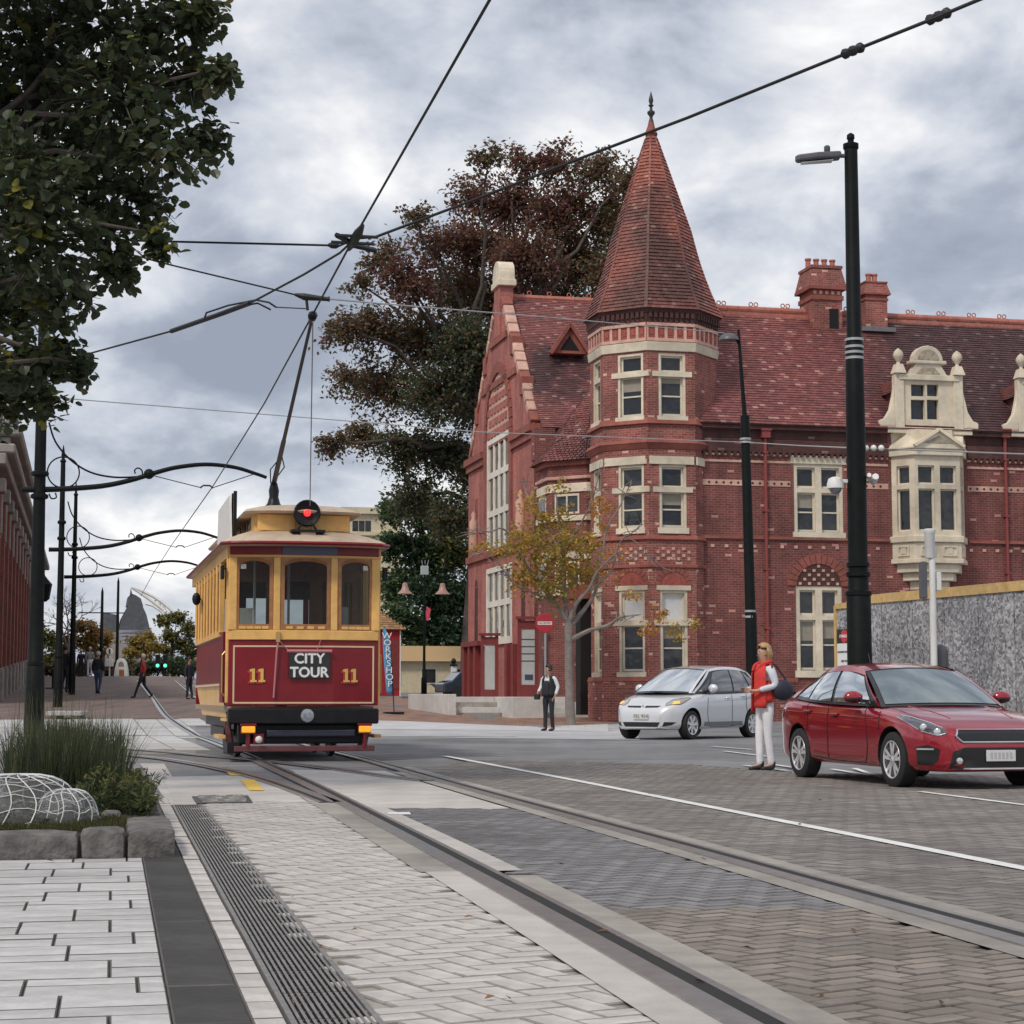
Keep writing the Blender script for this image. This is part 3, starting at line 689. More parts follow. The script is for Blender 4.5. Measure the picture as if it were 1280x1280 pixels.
# ---- tower: regular octagon, faces square to the building
Yf = 64.15
def zt(py, Y=Yf): return at(818, py, Y).z
TR = 2.2
def octo(r): return [(r*math.cos(R(22.5+45*i)), r*math.sin(R(22.5+45*i))) for i in range(8)]
def oface(r, k):                   # k: 0 front, 1 right diagonal, -1 left diagonal, -2 left side
    a = R(45*k); ap = r*math.cos(R(22.5)); n = Vector((math.sin(a), -math.cos(a), 0)); hw = r*math.sin(R(22.5))
    u = Vector((math.cos(a), math.sin(a), 0)); o = n*ap - u*hw
    return Pl(BM, (o.x, o.y), a), 2*hw
def oband(mb, r0, r1, z0, z1, n=1): # frustum band all round
    a, b_ = octo(r0), octo(r1)
    V = [(x, y, z0) for x, y in a] + [(x, y, z1) for x, y in b_]
    mb.add(V, [tuple(range(7, -1, -1)), tuple(range(8, 16))] + [(i, (i+1) % 8, 8+(i+1) % 8, 8+i) for i in range(8)])
zU1, zU0 = zt(442), zt(521)      # upper windows
zM1, zM0 = zt(581), zt(660)      # middle
zL1, zL0 = zt(738), zt(840)      # lower
tower = MB()
FA = [(-2, ), (-1, ), (0, ), (1, )]
holes_all = {}
for k in range(-4, 4):
    P, w = oface(TR, k)
    hs = []
    wz = {0: (823, 857), -1: (772, 804), -2: (744, 755)}
    if k in wz:
        if k == -2: ul, ur = w*.22, w*.78
        else: ul = P.px(wz[k][0], 480)[0]; ur = P.px(wz[k][1], 480)[0]
        ul = max(ul, .12); ur = min(ur, w-.12)
        hs = [(ul, ur, zU0, zU1), (ul, ur, zM0, zM1), (ul, ur, zL0, zL1)]
        holes_all[k] = (P, hs, w)
    tower.wall(P, 0, w, -1, zt(405), hs, 0.3)
tw_ = tower.build('tower_wall', M_brickt, bld)
b = MB()
for k in range(-4, 4):
    P, w = oface(TR-.34, k); b.wall(P, 0, w, -1, zt(405), [])
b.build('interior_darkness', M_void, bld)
for k, (P, hs, w) in holes_all.items():
    for i, (a, c, z0, z1) in enumerate(hs):
        tzf = z0 + (z1-z0)*(0.665 if i == 0 else 0.60 if i == 1 else .60)
        window(bld, P, a, c, z0, z1, 1, tzf, tr=.14, fw=.09, blind=(i == 2), sill=.2, lint=0 if i == 0 else .16, split=True)
        if k > -2:
            b = MB(); b.pbox(P, a-.22, c+.22, tzf-.09, tzf+.09, -.05, .035); b.build('transom_stone', M_cream, bld)
    # lower arch: a ring of voussoirs with a carved tympanum
    a, c, z0, z1 = hs[2]; cu = (a+c)/2; ro = (c-a)/2+.16; ri = (c-a)/2-.02
    if k > -2:
        for j in range(11):
            t0, t1 = math.pi*j/11+.015, math.pi*(j+1)/11-.015
            q = [(cu+ri*math.cos(t0), z1+.16+ri*math.sin(t0)), (cu+ro*math.cos(t0), z1+.16+ro*math.sin(t0)), (cu+ro*math.cos(t1), z1+.16+ro*math.sin(t1)), (cu+ri*math.cos(t1), z1+.16+ri*math.sin(t1))]
            b = MB(); b.ppoly(P, q[::-1], -.05, .035); b.build('voussoir', M_moul, bld)
        b = MB(); b.ppoly(P, [(cu+ri*math.cos(math.pi*j/10), z1+.165+ri*math.sin(math.pi*j/10)) for j in range(10, -1, -1)], -.05, .012); b.build('tympanum', M_terra, bld)
        # chequer of studs in the panel above
        b = MB(); zc0, zc1 = zt(701), zt(684); nx = 7
        for i in range(nx):
            for j in range(4):
                if (i+j) % 2: continue
                u = cu + (i-nx/2+.5)*(c-a+.3)/nx; z = zc0 + (zc1-zc0)*(j+.5)/4; b.pbox(P, u-.05, u+.05, z-.05, z+.05, -.01, .03)
        b.build('chequer_studs', M_pinkst, bld, kind='stuff')
# tower bands
def octband(name, m, r0, r1, y0, y1):
    b = MB(); oband(b, r0, r1, zt(y0), zt(y1)); return b.build(name, m, bld, bevel=0.012, seg=1)
octband('stone_band', M_cream, TR+.06, TR+.10, 440, 429)
octband('sill_course', M_moul, TR+.12, TR+.05, 531, 523)
octband('cornice', M_moul, TR+.03, TR+.16, 562, 555)
octband('cornice', M_moul, TR+.18, TR+.10, 555, 550)
octband('string_course', M_moul, TR+.10, TR+.06, 675, 670)
octband('string_course', M_moul, TR+.07, TR+.07, 710, 706)
octband('plinth_cap', M_moul, TR+.16, TR+.10, 852, 846)
octband('plinth', M_brickt, TR+.12, TR+.12, 912, 852)
for k in range(-4, 4):           # cream lintel course, frieze panels, corbels
    P, w = oface(TR, k)
    b = MB(); b.pbox(P, .06, w-.06, zt(581), zt(571), -.05, .05); b.build('lintel_course', M_cream, bld)
    b = MB(); b.pbox(P, .0, w, zt(428), zt(424), -.05, .07); b.pbox(P, 0, w, zt(409), zt(405), -.05, .08)
    for i in range(6): u = w*i/5; b.pbox(P, max(u-.05, 0), min(u+.05, w), zt(424), zt(409), -.05, .05)
    b.build('frieze_rails', M_pinkst, bld)
    for i in range(5):
        u = w*(i+.5)/5; b = MB(); b.pbox(P, u-.11, u+.11, zt(423), zt(410), -.02, .02); b.pbox(P, u-.06, u+.06, zt(420), zt(413), .0, .04); b.build('frieze_panel', M_terra, bld)
    b = MB(); nC = 9
    for i in range(nC):
        u = w*(i+.5)/nC; b.pbox(P, u-.055, u+.055, zt(405), zt(397), -.02, .09); b.pbox(P, u-.055, u+.055, zt(399), zt(392), -.02, .15)
    b.build('corbel', M_dkbrick, bld, kind='stuff')
    for i in range(9):
        pass
octband('corbel_band', M_dkbrick, TR+.04, TR+.10, 405, 392)
octband('eaves_board', M_dkbrick, TR+.12, TR+.18, 393, 386)
# spire
zs0 = zt(388); tip = at(818, 166, 66).z; rs0 = TR+.22
apex_h = tip - zs0
prof = lambda t: rs0*(1-t)**1.0 + 0.10*math.sin(math.pi*min(t*2.2, 1))*-1.0 + 0.13*t
core = MB()
for i in range(12):
    t0, t1 = i/12, (i+1)/12; oband(core, max(prof(t0)-.03, .03), max(prof(t1)-.03, .03), zs0+apex_h*t0, zs0+apex_h*t1)
core.build('spire_core', M_dkbrick, bld)
sp = MB(); rnd = random.Random(2); NR = 52
for i in range(NR):
    t0 = i/NR; t1 = (i+1.12)/NR; r0, r1 = prof(t0), prof(min(t1, 1)); z0, z1 = zs0+apex_h*t0, zs0+apex_h*t1
    for k in range(8):
        a0, a1 = R(22.5+45*k), R(67.5+45*k); w = 2*r0*math.sin(R(22.5)); n = max(1, int(round(w/.17)))
        A, Bq, Cq, D = [Vector((r*math.cos(a), r*math.sin(a), z)) for r, a, z in ((r0, a0, z0), (r0, a1, z0), (r1, a1, z1), (r1, a0, z1))]
        am = (a0+a1)/2; nn = Vector((math.cos(am), math.sin(am), .25)).normalized(); sh = (i % 2)*.5
        E = sorted(set([0, 1] + [min(max((j+sh)/n, 0), 1) for j in range(n+1)]))
        for e0, e1 in zip(E[:-1], E[1:]):
            if e1-e0 < .02: continue
            h = .040+rnd.uniform(-.010, .012); g = .02/n
            p0, p1 = A.lerp(Bq, e0+g), A.lerp(Bq, e1-g); p2, p3 = D.lerp(Cq, e1-g), D.lerp(Cq, e0+g)
            sp.add([p0, p1, p0+nn*h, p1+nn*h, p3, p2], [(0,1,3,2), (2,3,5,4), (0,2,4), (1,5,3)])
sp.build('spire_tiles', M_tiles, bld, uv=False, kind='stuff')
b = MB()                          # hip tiles up each arris
for k in range(8):
    a = R(22.5+45*k)
    for i in range(0, 54, 1):
        t = i/56; r = prof(t)+.015; z = zs0+apex_h*t; c = Vector((r*math.cos(a), r*math.sin(a), z)); t2 = (i+.95)/56; r2 = prof(t2)+.01; c2 = Vector((r2*math.cos(a), r2*math.sin(a), zs0+apex_h*t2))
        b.bar(c, c2, .11*(1-t*.6), .035, (math.cos(a), math.sin(a), .2))
b.build('hip_tiles', M_tiles, bld, uv=False, kind='stuff')
b = MB(); zf = at(818, 166, 66).z; s_ = 2400/66.0
k_ = lambda py: at(818, py, 66).z
b.lathe([(.24, k_(168)), (.13, k_(158)), (.10, k_(153))], 8); b.build('finial_base', M_moul, bld, smooth=40)
b = MB(); b.lathe([(.10, k_(153)), (.055, k_(148)), (.07, k_(145)), (.14, k_(142)), (.14, k_(140)), (.06, k_(138)), (.045, k_(134)), (.10, k_(132)), (.05, k_(130)), (.09, k_(126)), (.06, k_(121)), (.005, k_(114))], 10)
b.build('finial', M_iron, bld, smooth=50)
# ---- right wing facade
yF = -1.63; PF = Pl(BM, (0, yF), 0)
fz = lambda px, py: PF.px(px, py)
xr0 = 1.15; xr1 = 24.0
eav = fz(1000, 535)[1]
hF = []
def rect(pxa, pxb, pya, pyb, P=None):
    P = P or PF
    ua, zb = P.px(pxa, pyb); ub, za = P.px(pxb, pya); return (ua, ub, zb, za)
W1 = rect(993, 1053, 581, 665); W2 = rect(996, 1052, 733, 838); W3 = rect(1330, 1390, 581, 665); W4 = rect(1332, 1390, 733, 838)
bayh = rect(1122, 1196, 560, 740)
hF = [W1, W2, W3, W4]
b = MB(); b.wall(PF, xr0, xr1, -1, eav+.1, hF, .3); b.build('wing_wall', M_brick, bld)
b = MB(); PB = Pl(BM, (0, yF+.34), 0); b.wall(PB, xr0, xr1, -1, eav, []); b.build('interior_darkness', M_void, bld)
w1 = window(bld, PF, *W1, cols=2, tz=fz(1020, 613)[1], tr=.16, fw=.12, mull=.22, sill=.24, lint=.28)
w2 = window(bld, PF, *W2, cols=2, tz=fz(1020, 772)[1], tr=.16, fw=.14, mull=.24, sill=.24, lint=.0)
w3 = window(bld, PF, *W3, cols=2, tz=fz(1020, 613)[1], tr=.16, fw=.12, mull=.22, sill=.24, lint=.28)
w4 = window(bld, PF, *W4, cols=2, tz=fz(1020, 772)[1], tr=.16, fw=.14, mull=.24, sill=.24, lint=.0)
for W in (W2, W4):
    cu = (W[0]+W[1])/2; z1 = W[3]; ri = (W[1]-W[0])/2-.03; ro = ri+.34
    for j in range(15):
        t0, t1 = math.pi*j/15+.012, math.pi*(j+1)/15-.012
        b = MB(); b.ppoly(PF, [(cu+r*math.cos(t), z1+r*math.sin(t)*.95) for r, t in ((ri, t1), (ro, t1), (ro, t0), (ri, t0))], -.05, .04); b.build('voussoir', M_moul, bld)
    b = MB(); b.ppoly(PF, [(cu+ri*math.cos(math.pi*j/12), z1+.004+ri*.95*math.sin(math.pi*j/12)) for j in range(12, -1, -1)], -.05, .012); b.build('tympanum', M_dkbrick, bld)
    b = MB()
    for i in range(9):
        for j in range(5):
            u = cu+(i-4)*.17; z = z1+.08+j*.15
            if (i+j) % 2 == 0 and math.hypot(u-cu, z-z1) < ri-.06: b.pbox(PF, u-.05, u+.05, z-.045, z+.045, 0, .035)
    b.build('tympanum_studs', M_pinkst, bld, kind='stuff')
def course(name, py0, py1, d, m, u0=xr0, u1=xr1, skip=()):
    z1, z0 = fz(1000, py0)[1], fz(1000, py1)[1]; seg = [(u0, u1)]
    for a, c in skip:
        n = []
        for s, e in seg:
            if c <= s or a >= e: n.append((s, e))
            else:
                if a > s: n.append((s, a))
                if c < e: n.append((c, e))
        seg = n
    for s, e in seg: b = MB(); b.pbox(PF, s, e, z0, z1, -.05, d); b.build(name, m, bld)
BU0, BU1 = fz(1110, 600)[0], fz(1209, 600)[0]
sk = [(W1[0]-.13, W1[1]+.13), (BU0, BU1), (W3[0]-.13, W3[1]+.13)]
course('stone_course', 569, 571.5, .03, M_pinkst, skip=sk); course('stone_course', 577, 580, .03, M_pinkst, skip=sk)
course('stone_course', 602, 609, .025, M_pinkst, skip=sk)
course('string_course', 671.5, 675, .07, M_moul, skip=[(BU0, BU1)])
course('eaves_cornice', 533, 539, .22, M_dkbrick, skip=[(BU0+.1, BU1-.1)])
course('corbel_course', 551, 567, .07, M_dkbrick, skip=[(BU0, BU1)])
course('brick_frieze', 540, 550, .02, M_dkbrick, skip=[(BU0, BU1)])
course('plinth', 853, 912, .10, M_brick); course('plinth_cap', 848, 853, .12, M_moul, skip=[(W2[0], W2[1]), (W4[0], W4[1])])
b = MB(); z = fz(1000, 605.5)[1]; u = xr0+.3
while u < xr1:
    if not any(a-.05 < u < c+.05 for a, c in sk):
        c_ = .055; b.ppoly(PF, [(u-c_, z), (u, z-c_), (u+c_, z), (u, z+c_)], .0, .032)
    u += .26
b.build('diamond_studs', M_dkbrick, bld, kind='stuff')
b = MB(); z = fz(1000, 684)[1]; u = xr0+.4
while u < xr1:
    if not (BU0 < u < BU1): b.pbox(PF, u-.06, u+.06, z-.05, z+.05, 0, .035)
    u += .5
b.build('stone_studs', M_pinkst, bld, kind='stuff')
b = MB(); z0, z1 = fz(1000, 567)[1], fz(1000, 560)[1]; u = xr0+.1
while u < xr1:
    if not (BU0 < u < BU1): b.pbox(PF, u-.05, u+.05, z0-.12, z0+.02, 0, .14)
    u += .22
b.build('dentils', M_dkbrick, bld, kind='stuff')
# rainwater pipes
for px_ in (957, 1258):
    u = fz(px_, 700)[0]; b = MB(); zt_ = fz(px_, 548)[1]; zb_ = 0.0
    b.tube([PF.pt(u, zb_, .1), PF.pt(u, zt_, .1)], .06, 8); o = b.build('downpipe', M_down, bld, smooth=40)
    b = MB(); b.pbox(PF, u-.15, u+.15, zt_, zt_+.25, .0, .24); b.pbox(PF, u-.19, u+.19, zt_+.25, zt_+.31, -.0, .28); b.build('hopper', M_down, o)
    b = MB()
    for q in range(5): z = zb_+1.2+q*2.0; b.pbox(PF, u-.09, u+.09, z, z+.06, 0, .17)
    b.build('pipe_bracket', M_down, o)
# roof slope
rY = 3.4; 
Pr = Pl(BM, (0, rY), 0); zr = Pr.px(950, 388)[1]
eY = yF-.28; z_e = fz(1000, 533)[1]
U = Vector((1, 0, 0)); Vv = Vector((0, rY-eY, zr-z_e)); Ls = Vv.length
b = MB(); b.add([(0.2, eY, z_e-.03), (xr1, eY, z_e-.03), (xr1, rY, zr-.03), (0.2, rY, zr-.03), (xr1, rY+6, z_e), (.2, rY+6, z_e)], [(0,1,2,3), (3,2,4,5), (1,4,2)]); roof = b.build('roof', M_dkbrick, bld)
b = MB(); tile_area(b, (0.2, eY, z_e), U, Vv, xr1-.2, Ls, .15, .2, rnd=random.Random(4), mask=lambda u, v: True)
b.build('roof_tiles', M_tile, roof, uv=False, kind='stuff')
for i in range(int((xr1-1)/.42)):  # ridge tiles with pierced crests
    x = 1.0+i*.42; b = MB(); b.tube([(x, rY, zr+.0), (x+.41, rY, zr+.0)], .13, 10); 
    if i % 3 == 0:
        for dx_ in (.1, .3):
            t = [(x+dx_+.075*math.cos(a), rY, zr+.21+.075*math.sin(a)) for a in [k*math.pi/5 for k in range(11)]]; b.tube(t, .022, 5)
    b.build('ridge_tile', M_ridge, roof)
b = MB(); zz = z_e+(zr-z_e)*.95; yy = eY+(rY-eY)*.95
b.bar((1.0, yy-.03, zz), (xr1, yy-.03, zz), .08, .16); b.build('ridge_flashing', M_ridge, roof)
# chimneys
def chimney(pxa, pxb, pyb, pyt, dep, pots, arch):
    Pc = Pl(BM, (0, rY-.9), 0); ua, z0 = Pc.px(pxa, pyb); ub, z1 = Pc.px(pxb, pyt); w = ub-ua; cx = (ua+ub)/2; y = rY-.9+dep/2; h = z1-z0
    zb = z0-1.2
    b = MB(); b.bx(cx-w*.40, cx+w*.40, y-dep*.42, y+dep*.42, zb, z0+h*.52)
    ch = b.build('chimney', M_brickt, roof)
    b = MB(); b.bx(cx-w*.43, cx+w*.43, y-dep*.46, y+dep*.46, z0+h*.52, z0+h*.58); b.bx(cx-w*.40, cx+w*.40, y-dep*.43, y+dep*.43, z0+h*.58, z0+h*.66)
    b.bx(cx-w*.5, cx+w*.5, y-dep*.53, y+dep*.53, z0+h*.66, z0+h*.70); b.build('chimney_band', M_moul, ch)
    b = MB(); b.box((cx, y, z0+h*.83), (w*.98, dep*1.04, h*.26), taper=.80); b.bx(cx-w*.42, cx+w*.42, y-dep*.45, y+dep*.45, z0+h*.96, z0+h*1.0); b.build('chimney_cap', M_brickt, ch)
    if arch:
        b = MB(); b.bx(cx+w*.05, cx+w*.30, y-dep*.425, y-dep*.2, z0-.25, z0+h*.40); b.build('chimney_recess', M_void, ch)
        b = MB()
        for i in range(5): b.bx(cx-w*.38+i*w*.16, cx-w*.30+i*w*.16, y-dep*.45, y-dep*.40, z0+h*.595, z0+h*.64)
        b.build('chimney_studs', M_pinkst, ch)
    for i in range(pots):
        x = cx+(i-(pots-1)/2)*w*.22; b = MB(); b.lathe([(.11, 0), (.10, .28), (.13, .30), (.13, .36), (.09, .36)], 8, (x, y, z0+h)); b.build('chimney_pot', M_ridge, ch, smooth=40)
    b = MB(); b.bx(cx-w*.62, cx+w*.62, y-dep*.62, y-dep*.40, z0-.42, z0-.25); b.build('flashing', M_lead, ch)
chimney(1013, 1058, 420, 332, 1.5, 4, True)
chimney(1080, 1113, 400, 352, 1.0, 2, False)
# ---- oriel bay and dormer of cream stone
def cstone(b, name, parent=bld, bevel=0.015): return b.build(name, M_cream, parent, bevel=bevel, seg=1)
zb0, zb1 = fz(1160, 712)[1], fz(1160, 570)[1]; Bw = BU1-BU0; bc = (BU0+BU1)/2
bd = 0.75                          # projection
hw2 = Bw/2-.12; fw2 = hw2*.62
def bay(s=1.0, d=0.0): return [(bc-hw2*s-d, yF+.02), (bc-fw2*s-d*.6, yF-bd*s-d), (bc+fw2*s+d*.6, yF-bd*s-d), (bc+hw2*s+d, yF+.02)]
oriel = MB(); oriel.prism(bay(.80, -.02), fz(1160, 565)[1], fz(1160, 538)[1]-.05)
ori = oriel.build('oriel_window', M_cream, bld)
def pseg(mb, p0, p1, holes, z0, z1, dep=.2):
    d = Vector((p1[0]-p0[0], p1[1]-p0[1], 0)); L_ = d.length; P = Pl(BM, p0, math.atan2(d.y, d.x)); mb.wall(P, 0, L_, z0, z1, [(a*L_, c*L_, e, f) for a, c, e, f in holes], dep); return P, L_
z_t0, z_t1 = fz(1160, 666)[1], fz(1160, 585)[1]; z_tr = fz(1160, 611)[1]
q = bay(); b = MB(); specs = []
hA = [(0.24, .78, z_t0, z_tr-.08), (.24, .78, z_tr+.08, z_t1)]
hB = [(.08, .44, z_t0, z_tr-.08), (.08, .44, z_tr+.08, z_t1), (.56, .92, z_t0, z_tr-.08), (.56, .92, z_tr+.08, z_t1)]
for p0, p1, hs in ((q[0], q[1], hA), (q[1], q[2], hB), (q[2], q[3], hA)):
    P, L_ = pseg(b, p0, p1, hs, z_t0-.3, fz(1160, 572)[1], .22); specs.append((P, L_, hs))
b.build('oriel_wall', M_cream, ori)
for P, L_, hs in specs:
    for a, c, e, f in hs:
        g = MB(); g.pbox(P, a*L_, c*L_, e, f, -.20, -.17); g.build('pane', M_pane, ori)
        g = MB(); g.pbox(P, a*L_, a*L_+.05, e, f, -.168, -.10); g.pbox(P, c*L_-.05, c*L_, e, f, -.168, -.10); g.pbox(P, a*L_+.05, c*L_-.05, e, e+.06, -.168, -.10); g.pbox(P, a*L_+.05, c*L_-.05, f-.05, f, -.168, -.10); g.build('sash', M_frame, ori)
def bayband(name, py0, py1, s, d):
    b = MB(); b.prism(bay(s, d), fz(1160, py1)[1], fz(1160, py0)[1]); b.build(name, M_cream, ori, bevel=.02, seg=1)
bayband('sill_moulding', 672, 680, 1, .10); bayband('oriel_apron', 680, 700, 1, .01); bayband('oriel_moulding', 700, 706, 1, .07)
bayband('oriel_corbel', 706, 717, .88, .02); bayband('oriel_corbel', 717, 727, .74, .0); bayband('oriel_corbel', 727, 738, .55, .0)
bayband('oriel_cornice', 565, 573, 1, .12); bayband('oriel_cornice', 562, 565, 1, .17)
for i, (P, L_, hs) in enumerate(specs):
    for a, c in (((.25, .75),) if i != 1 else ((.1, .42), (.58, .9))):
        b = MB(); z0, z1 = fz(1160, 697)[1], fz(1160, 684)[1]
        b.pbox(P, a*L_, c*L_, z0, z0+.06, 0, .05); b.pbox(P, a*L_, c*L_, z1-.06, z1, 0, .05); b.pbox(P, a*L_, a*L_+.06, z0+.06, z1-.06, 0, .05); b.pbox(P, c*L_-.06, c*L_, z0+.06, z1-.06, 0, .05)
        m_ = (a+c)/2*L_; b.pbox(P, m_-.1, m_+.1, (z0+z1)/2-.1, (z0+z1)/2+.1, 0, .04); b.build('carved_panel', M_cream, ori)
# sloped stone roof of the oriel with a small pediment
zc0, zc1 = fz(1160, 562)[1], fz(1160, 540)[1]; q = bay(1, .12); b = MB()
V = [(x, y, zc0) for x, y in q] + [(x, y, zc1) for x, y in ((bc-hw2, yF), (bc-fw2, yF-.06), (bc+fw2, yF-.06), (bc+hw2, yF))]
b.add(V, [(0,1,5,4), (1,2,6,5), (2,3,7,6), (4,5,6,7), (3,2,1,0)]); b.build('oriel_roof', M_cream, ori)
b = MB(); yp = yF-bd-.16; pz = fz(1160, 543)[1]; w_ = fw2*1.0
b.ext([(bc-w_, yp, zc0), (bc+w_, yp, zc0), (bc, yp, pz)], (0, .8, 0)); b.build('pediment', M_cream, ori)
b = MB(); b.ext([(bc-w_*.66, yp-.012, zc0+.10), (bc+w_*.66, yp-.012, zc0+.10), (bc, yp-.012, pz-.17)], (0, .05, 0)); b.build('pediment_carving', mat('weathered_stone', (.36, .31, .24), .85, var=.4, vscale=9, bump=.6, bscale=12), ori)
for s in (-1, 1):
    b = MB(); b.bar((bc+s*(w_+.08), yp-.05, zc0), (bc, yp-.05, pz+.05), .14, .1); b.build('raking_moulding', M_cream, ori)
# wall dormer
PD = Pl(BM, (0, yF-.15), 0); dz = lambda px, py: PD.px(px, py)
ua, z0 = dz(1125, 534); ub, z1 = dz(1196, 474); cu = (ua+ub)/2
b = MB(); hs = [rect(1139, 1156, 500, 524, PD), rect(1159, 1173, 500, 524, PD), rect(1139, 1156, 481, 495, PD), rect(1159, 1173, 481, 495, PD)]
b.wall(PD, ua, ub, z0, z1, hs, .2); dm = b.build('dormer_window', M_cream, bld)
for h in hs: g = MB(); g.pbox(PD, h[0], h[1], h[2], h[3], -.2, -.16); g.build('pane', M_pane, dm)
b = MB(); b.bx(ua+.02, ub-.02, yF+.05, yF+3.0, z0, z1); b.build('dormer_cheek', M_brick, dm)
b = MB(); g0, gt = z1, dz(1155, 455)[1]
gw = (ub-ua)/2
b.ppoly(PD, [(cu-gw*.72, g0), (cu+gw*.72, g0), (cu+gw*.42, gt), (cu-gw*.42, gt)], -.3, .02); b.build('dormer_gable', M_cream, dm)
b = MB(); b.ppoly(PD, [(cu-gw*.42, g0+.12), (cu+gw*.42, g0+.12), (cu+gw*.22, gt-.12), (cu-gw*.22, gt-.12)], .0, .035); b.build('gable_carving', MATS['weathered_stone'], dm)
b = MB(); b.pbox(PD, cu-gw*.62, cu+gw*.62, gt, gt+.12, -.3, .10); zz = gt+.12; rr_ = gw*.52
b.ppoly(PD, [(cu+rr_*math.cos(math.pi*i/10), zz+rr_*.95*math.sin(math.pi*i/10)) for i in range(10, -1, -1)], -.3, .05); b.build('shell_head', M_cream, dm, bevel=.03)
b = MB(); b.ppoly(PD, [(cu+rr_*.7*math.cos(math.pi*i/10), zz+.02+rr_*.66*math.sin(math.pi*i/10)) for i in range(10, -1, -1)], .05, .075); b.build('shell_carving', MATS['weathered_stone'], dm)
b = MB(); b.pbox(PD, ua-.04, ub+.04, z1-.1, z1+.10, -.25, .12); b.build('dormer_cornice', M_cream, dm, bevel=.02)
b = MB(); b.pbox(PD, ua-.5, ub+.5, z0-.22, z0, -.3, .12); b.build('dormer_sill', M_cream, dm, bevel=.02)
for s in (0, 1):
    x = ua-.02 if s == 0 else ub+.02; sg = -1 if s == 0 else 1
    b = MB(); b.pbox(PD, x-.17, x+.17, z0, z1+.12, -.2, .08); b.build('dormer_pilaster', M_cream, dm, bevel=.015)
    c = PD.pt(x, z1+.12, 0); b = MB(); b.box((c.x, c.y, c.z+.16), (.42, .42, .32), taper=.6); b.lathe([(.08, 0), (.06, .1), (.17, .26), (.19, .36), (.14, .48), (.03, .58)], 10, (c.x, c.y, c.z+.30)); b.build('dormer_urn', M_cream, dm, smooth=40)
    pr = [(x+sg*.17, z0), (x+sg*.75, z0), (x+sg*.75, z0+.22), (x+sg*.55, z0+.3), (x+sg*.36, z0+.6), (x+sg*.24, z0+1.1), (x+sg*.17, z0+1.5)]
    b = MB(); b.ppoly(PD, pr if sg < 0 else pr[::-1], -.15, .04); b.build('scroll_bracket', M_cream, dm, bevel=.02)
# dormer tiled cheeks roof
b = MB(); zt1 = z1+.5
for s in (-1, 1):
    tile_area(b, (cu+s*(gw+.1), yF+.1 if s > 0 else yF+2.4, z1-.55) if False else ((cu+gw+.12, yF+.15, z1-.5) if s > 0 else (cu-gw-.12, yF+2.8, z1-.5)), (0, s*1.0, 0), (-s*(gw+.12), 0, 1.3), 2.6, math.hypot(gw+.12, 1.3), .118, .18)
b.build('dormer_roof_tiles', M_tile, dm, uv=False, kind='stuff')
# the next dormer, cut by the frame's edge
dm2 = copy_tree(dm, bld); dm2.location.x += dz(1268, 520)[0]-dz(1114, 520)[0]
# ---- gable wing
gx = -1.63; PG = Pl(BM, (gx, 0), R(-90))    # u runs towards -y (towards the viewer)
gz = lambda px, py: PG.px(px, py)
yA = 10.8; yB = 23.7; yM = (yA+yB)/2
u_r, u_l = -yA, -yB                # right (near) edge, left (far) edge
zEr = gz(668, 527)[1]; zEl = zEr; zAp = gz(628, 372)[1]
uM = -yM
GW = [gz(608, 690), gz(641, 690)]
big = (gz(609, 600)[0], gz(638, 600)[0], gz(622, 688)[1], gz(622, 545)[1])
low = (gz(608, 760)[0], gz(640, 760)[0], gz(622, 800)[1], gz(622, 708)[1])
b = MB(); b.wall(PG, u_l, u_r, -1, zEr, [big, low, ], .35)
n_ = 24                           # triangular gable
b.poly([PG.pt(u_l+.6, zEr), PG.pt(u_r-.6, zEr), PG.pt(uM+.55, zAp), PG.pt(uM-.55, zAp)])
b.build('gable_wall', M_brickg, bld)
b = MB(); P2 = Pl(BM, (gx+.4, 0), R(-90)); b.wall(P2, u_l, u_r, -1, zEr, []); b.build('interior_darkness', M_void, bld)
# great window
M_wst0 = mat('white_stone', (.74, .71, .64), .7, var=.1, vscale=3, grime=.1)
def mullion_window(h, cols, rows, hood):
    u0, u1, z0, z1 = h; b = MB(); fw = .22; mw = .15
    b.pbox(PG, u0, u0+fw, z0, z1, -.3, .02); b.pbox(PG, u1-fw, u1, z0, z1, -.3, .02); b.pbox(PG, u0+fw, u1-fw, z1-fw, z1, -.3, .02); b.pbox(PG, u0-.05, u1+.05, z0-.2, z0+.1, -.3, .1)
    for i in range(1, cols): u = u0+fw+(u1-u0-2*fw)*i/cols; b.pbox(PG, u-mw/2, u+mw/2, z0+.1, z1-fw, -.3, .0)
    for k in rows: z = z0+(z1-z0)*k; b.pbox(PG, u0+fw, u1-fw, z-.13, z+.13, -.3, -.004)
    w = b.build('window', M_wst0, bld)
    zs = [z0]+[z0+(z1-z0)*k for k in rows]+[z1]
    for i in range(cols):
        for j in range(len(zs)-1):
            a = u0+fw+(u1-u0-2*fw)*i/cols; c = u0+fw+(u1-u0-2*fw)*(i+1)/cols
            g = MB(); g.pbox(PG, a+.02, c-.02, zs[j]+.05, zs[j+1]-.05, -.12, -.08); g.build('pane', M_pane, w)
            f = MB(); f.pbox(PG, a+mw/2, a+mw/2+.06, zs[j]+.1, zs[j+1]-.1, -.079, -.04); f.pbox(PG, c-mw/2-.06, c-mw/2, zs[j]+.1, zs[j+1]-.1, -.079, -.04); f.build('sash', M_frame, w)
    return w
mullion_window(big, 4, (.34, .68), 1); mullion_window(low, 4, (.5,), 0)
cu = (big[0]+big[1])/2; ri = (big[1]-big[0])/2+.02
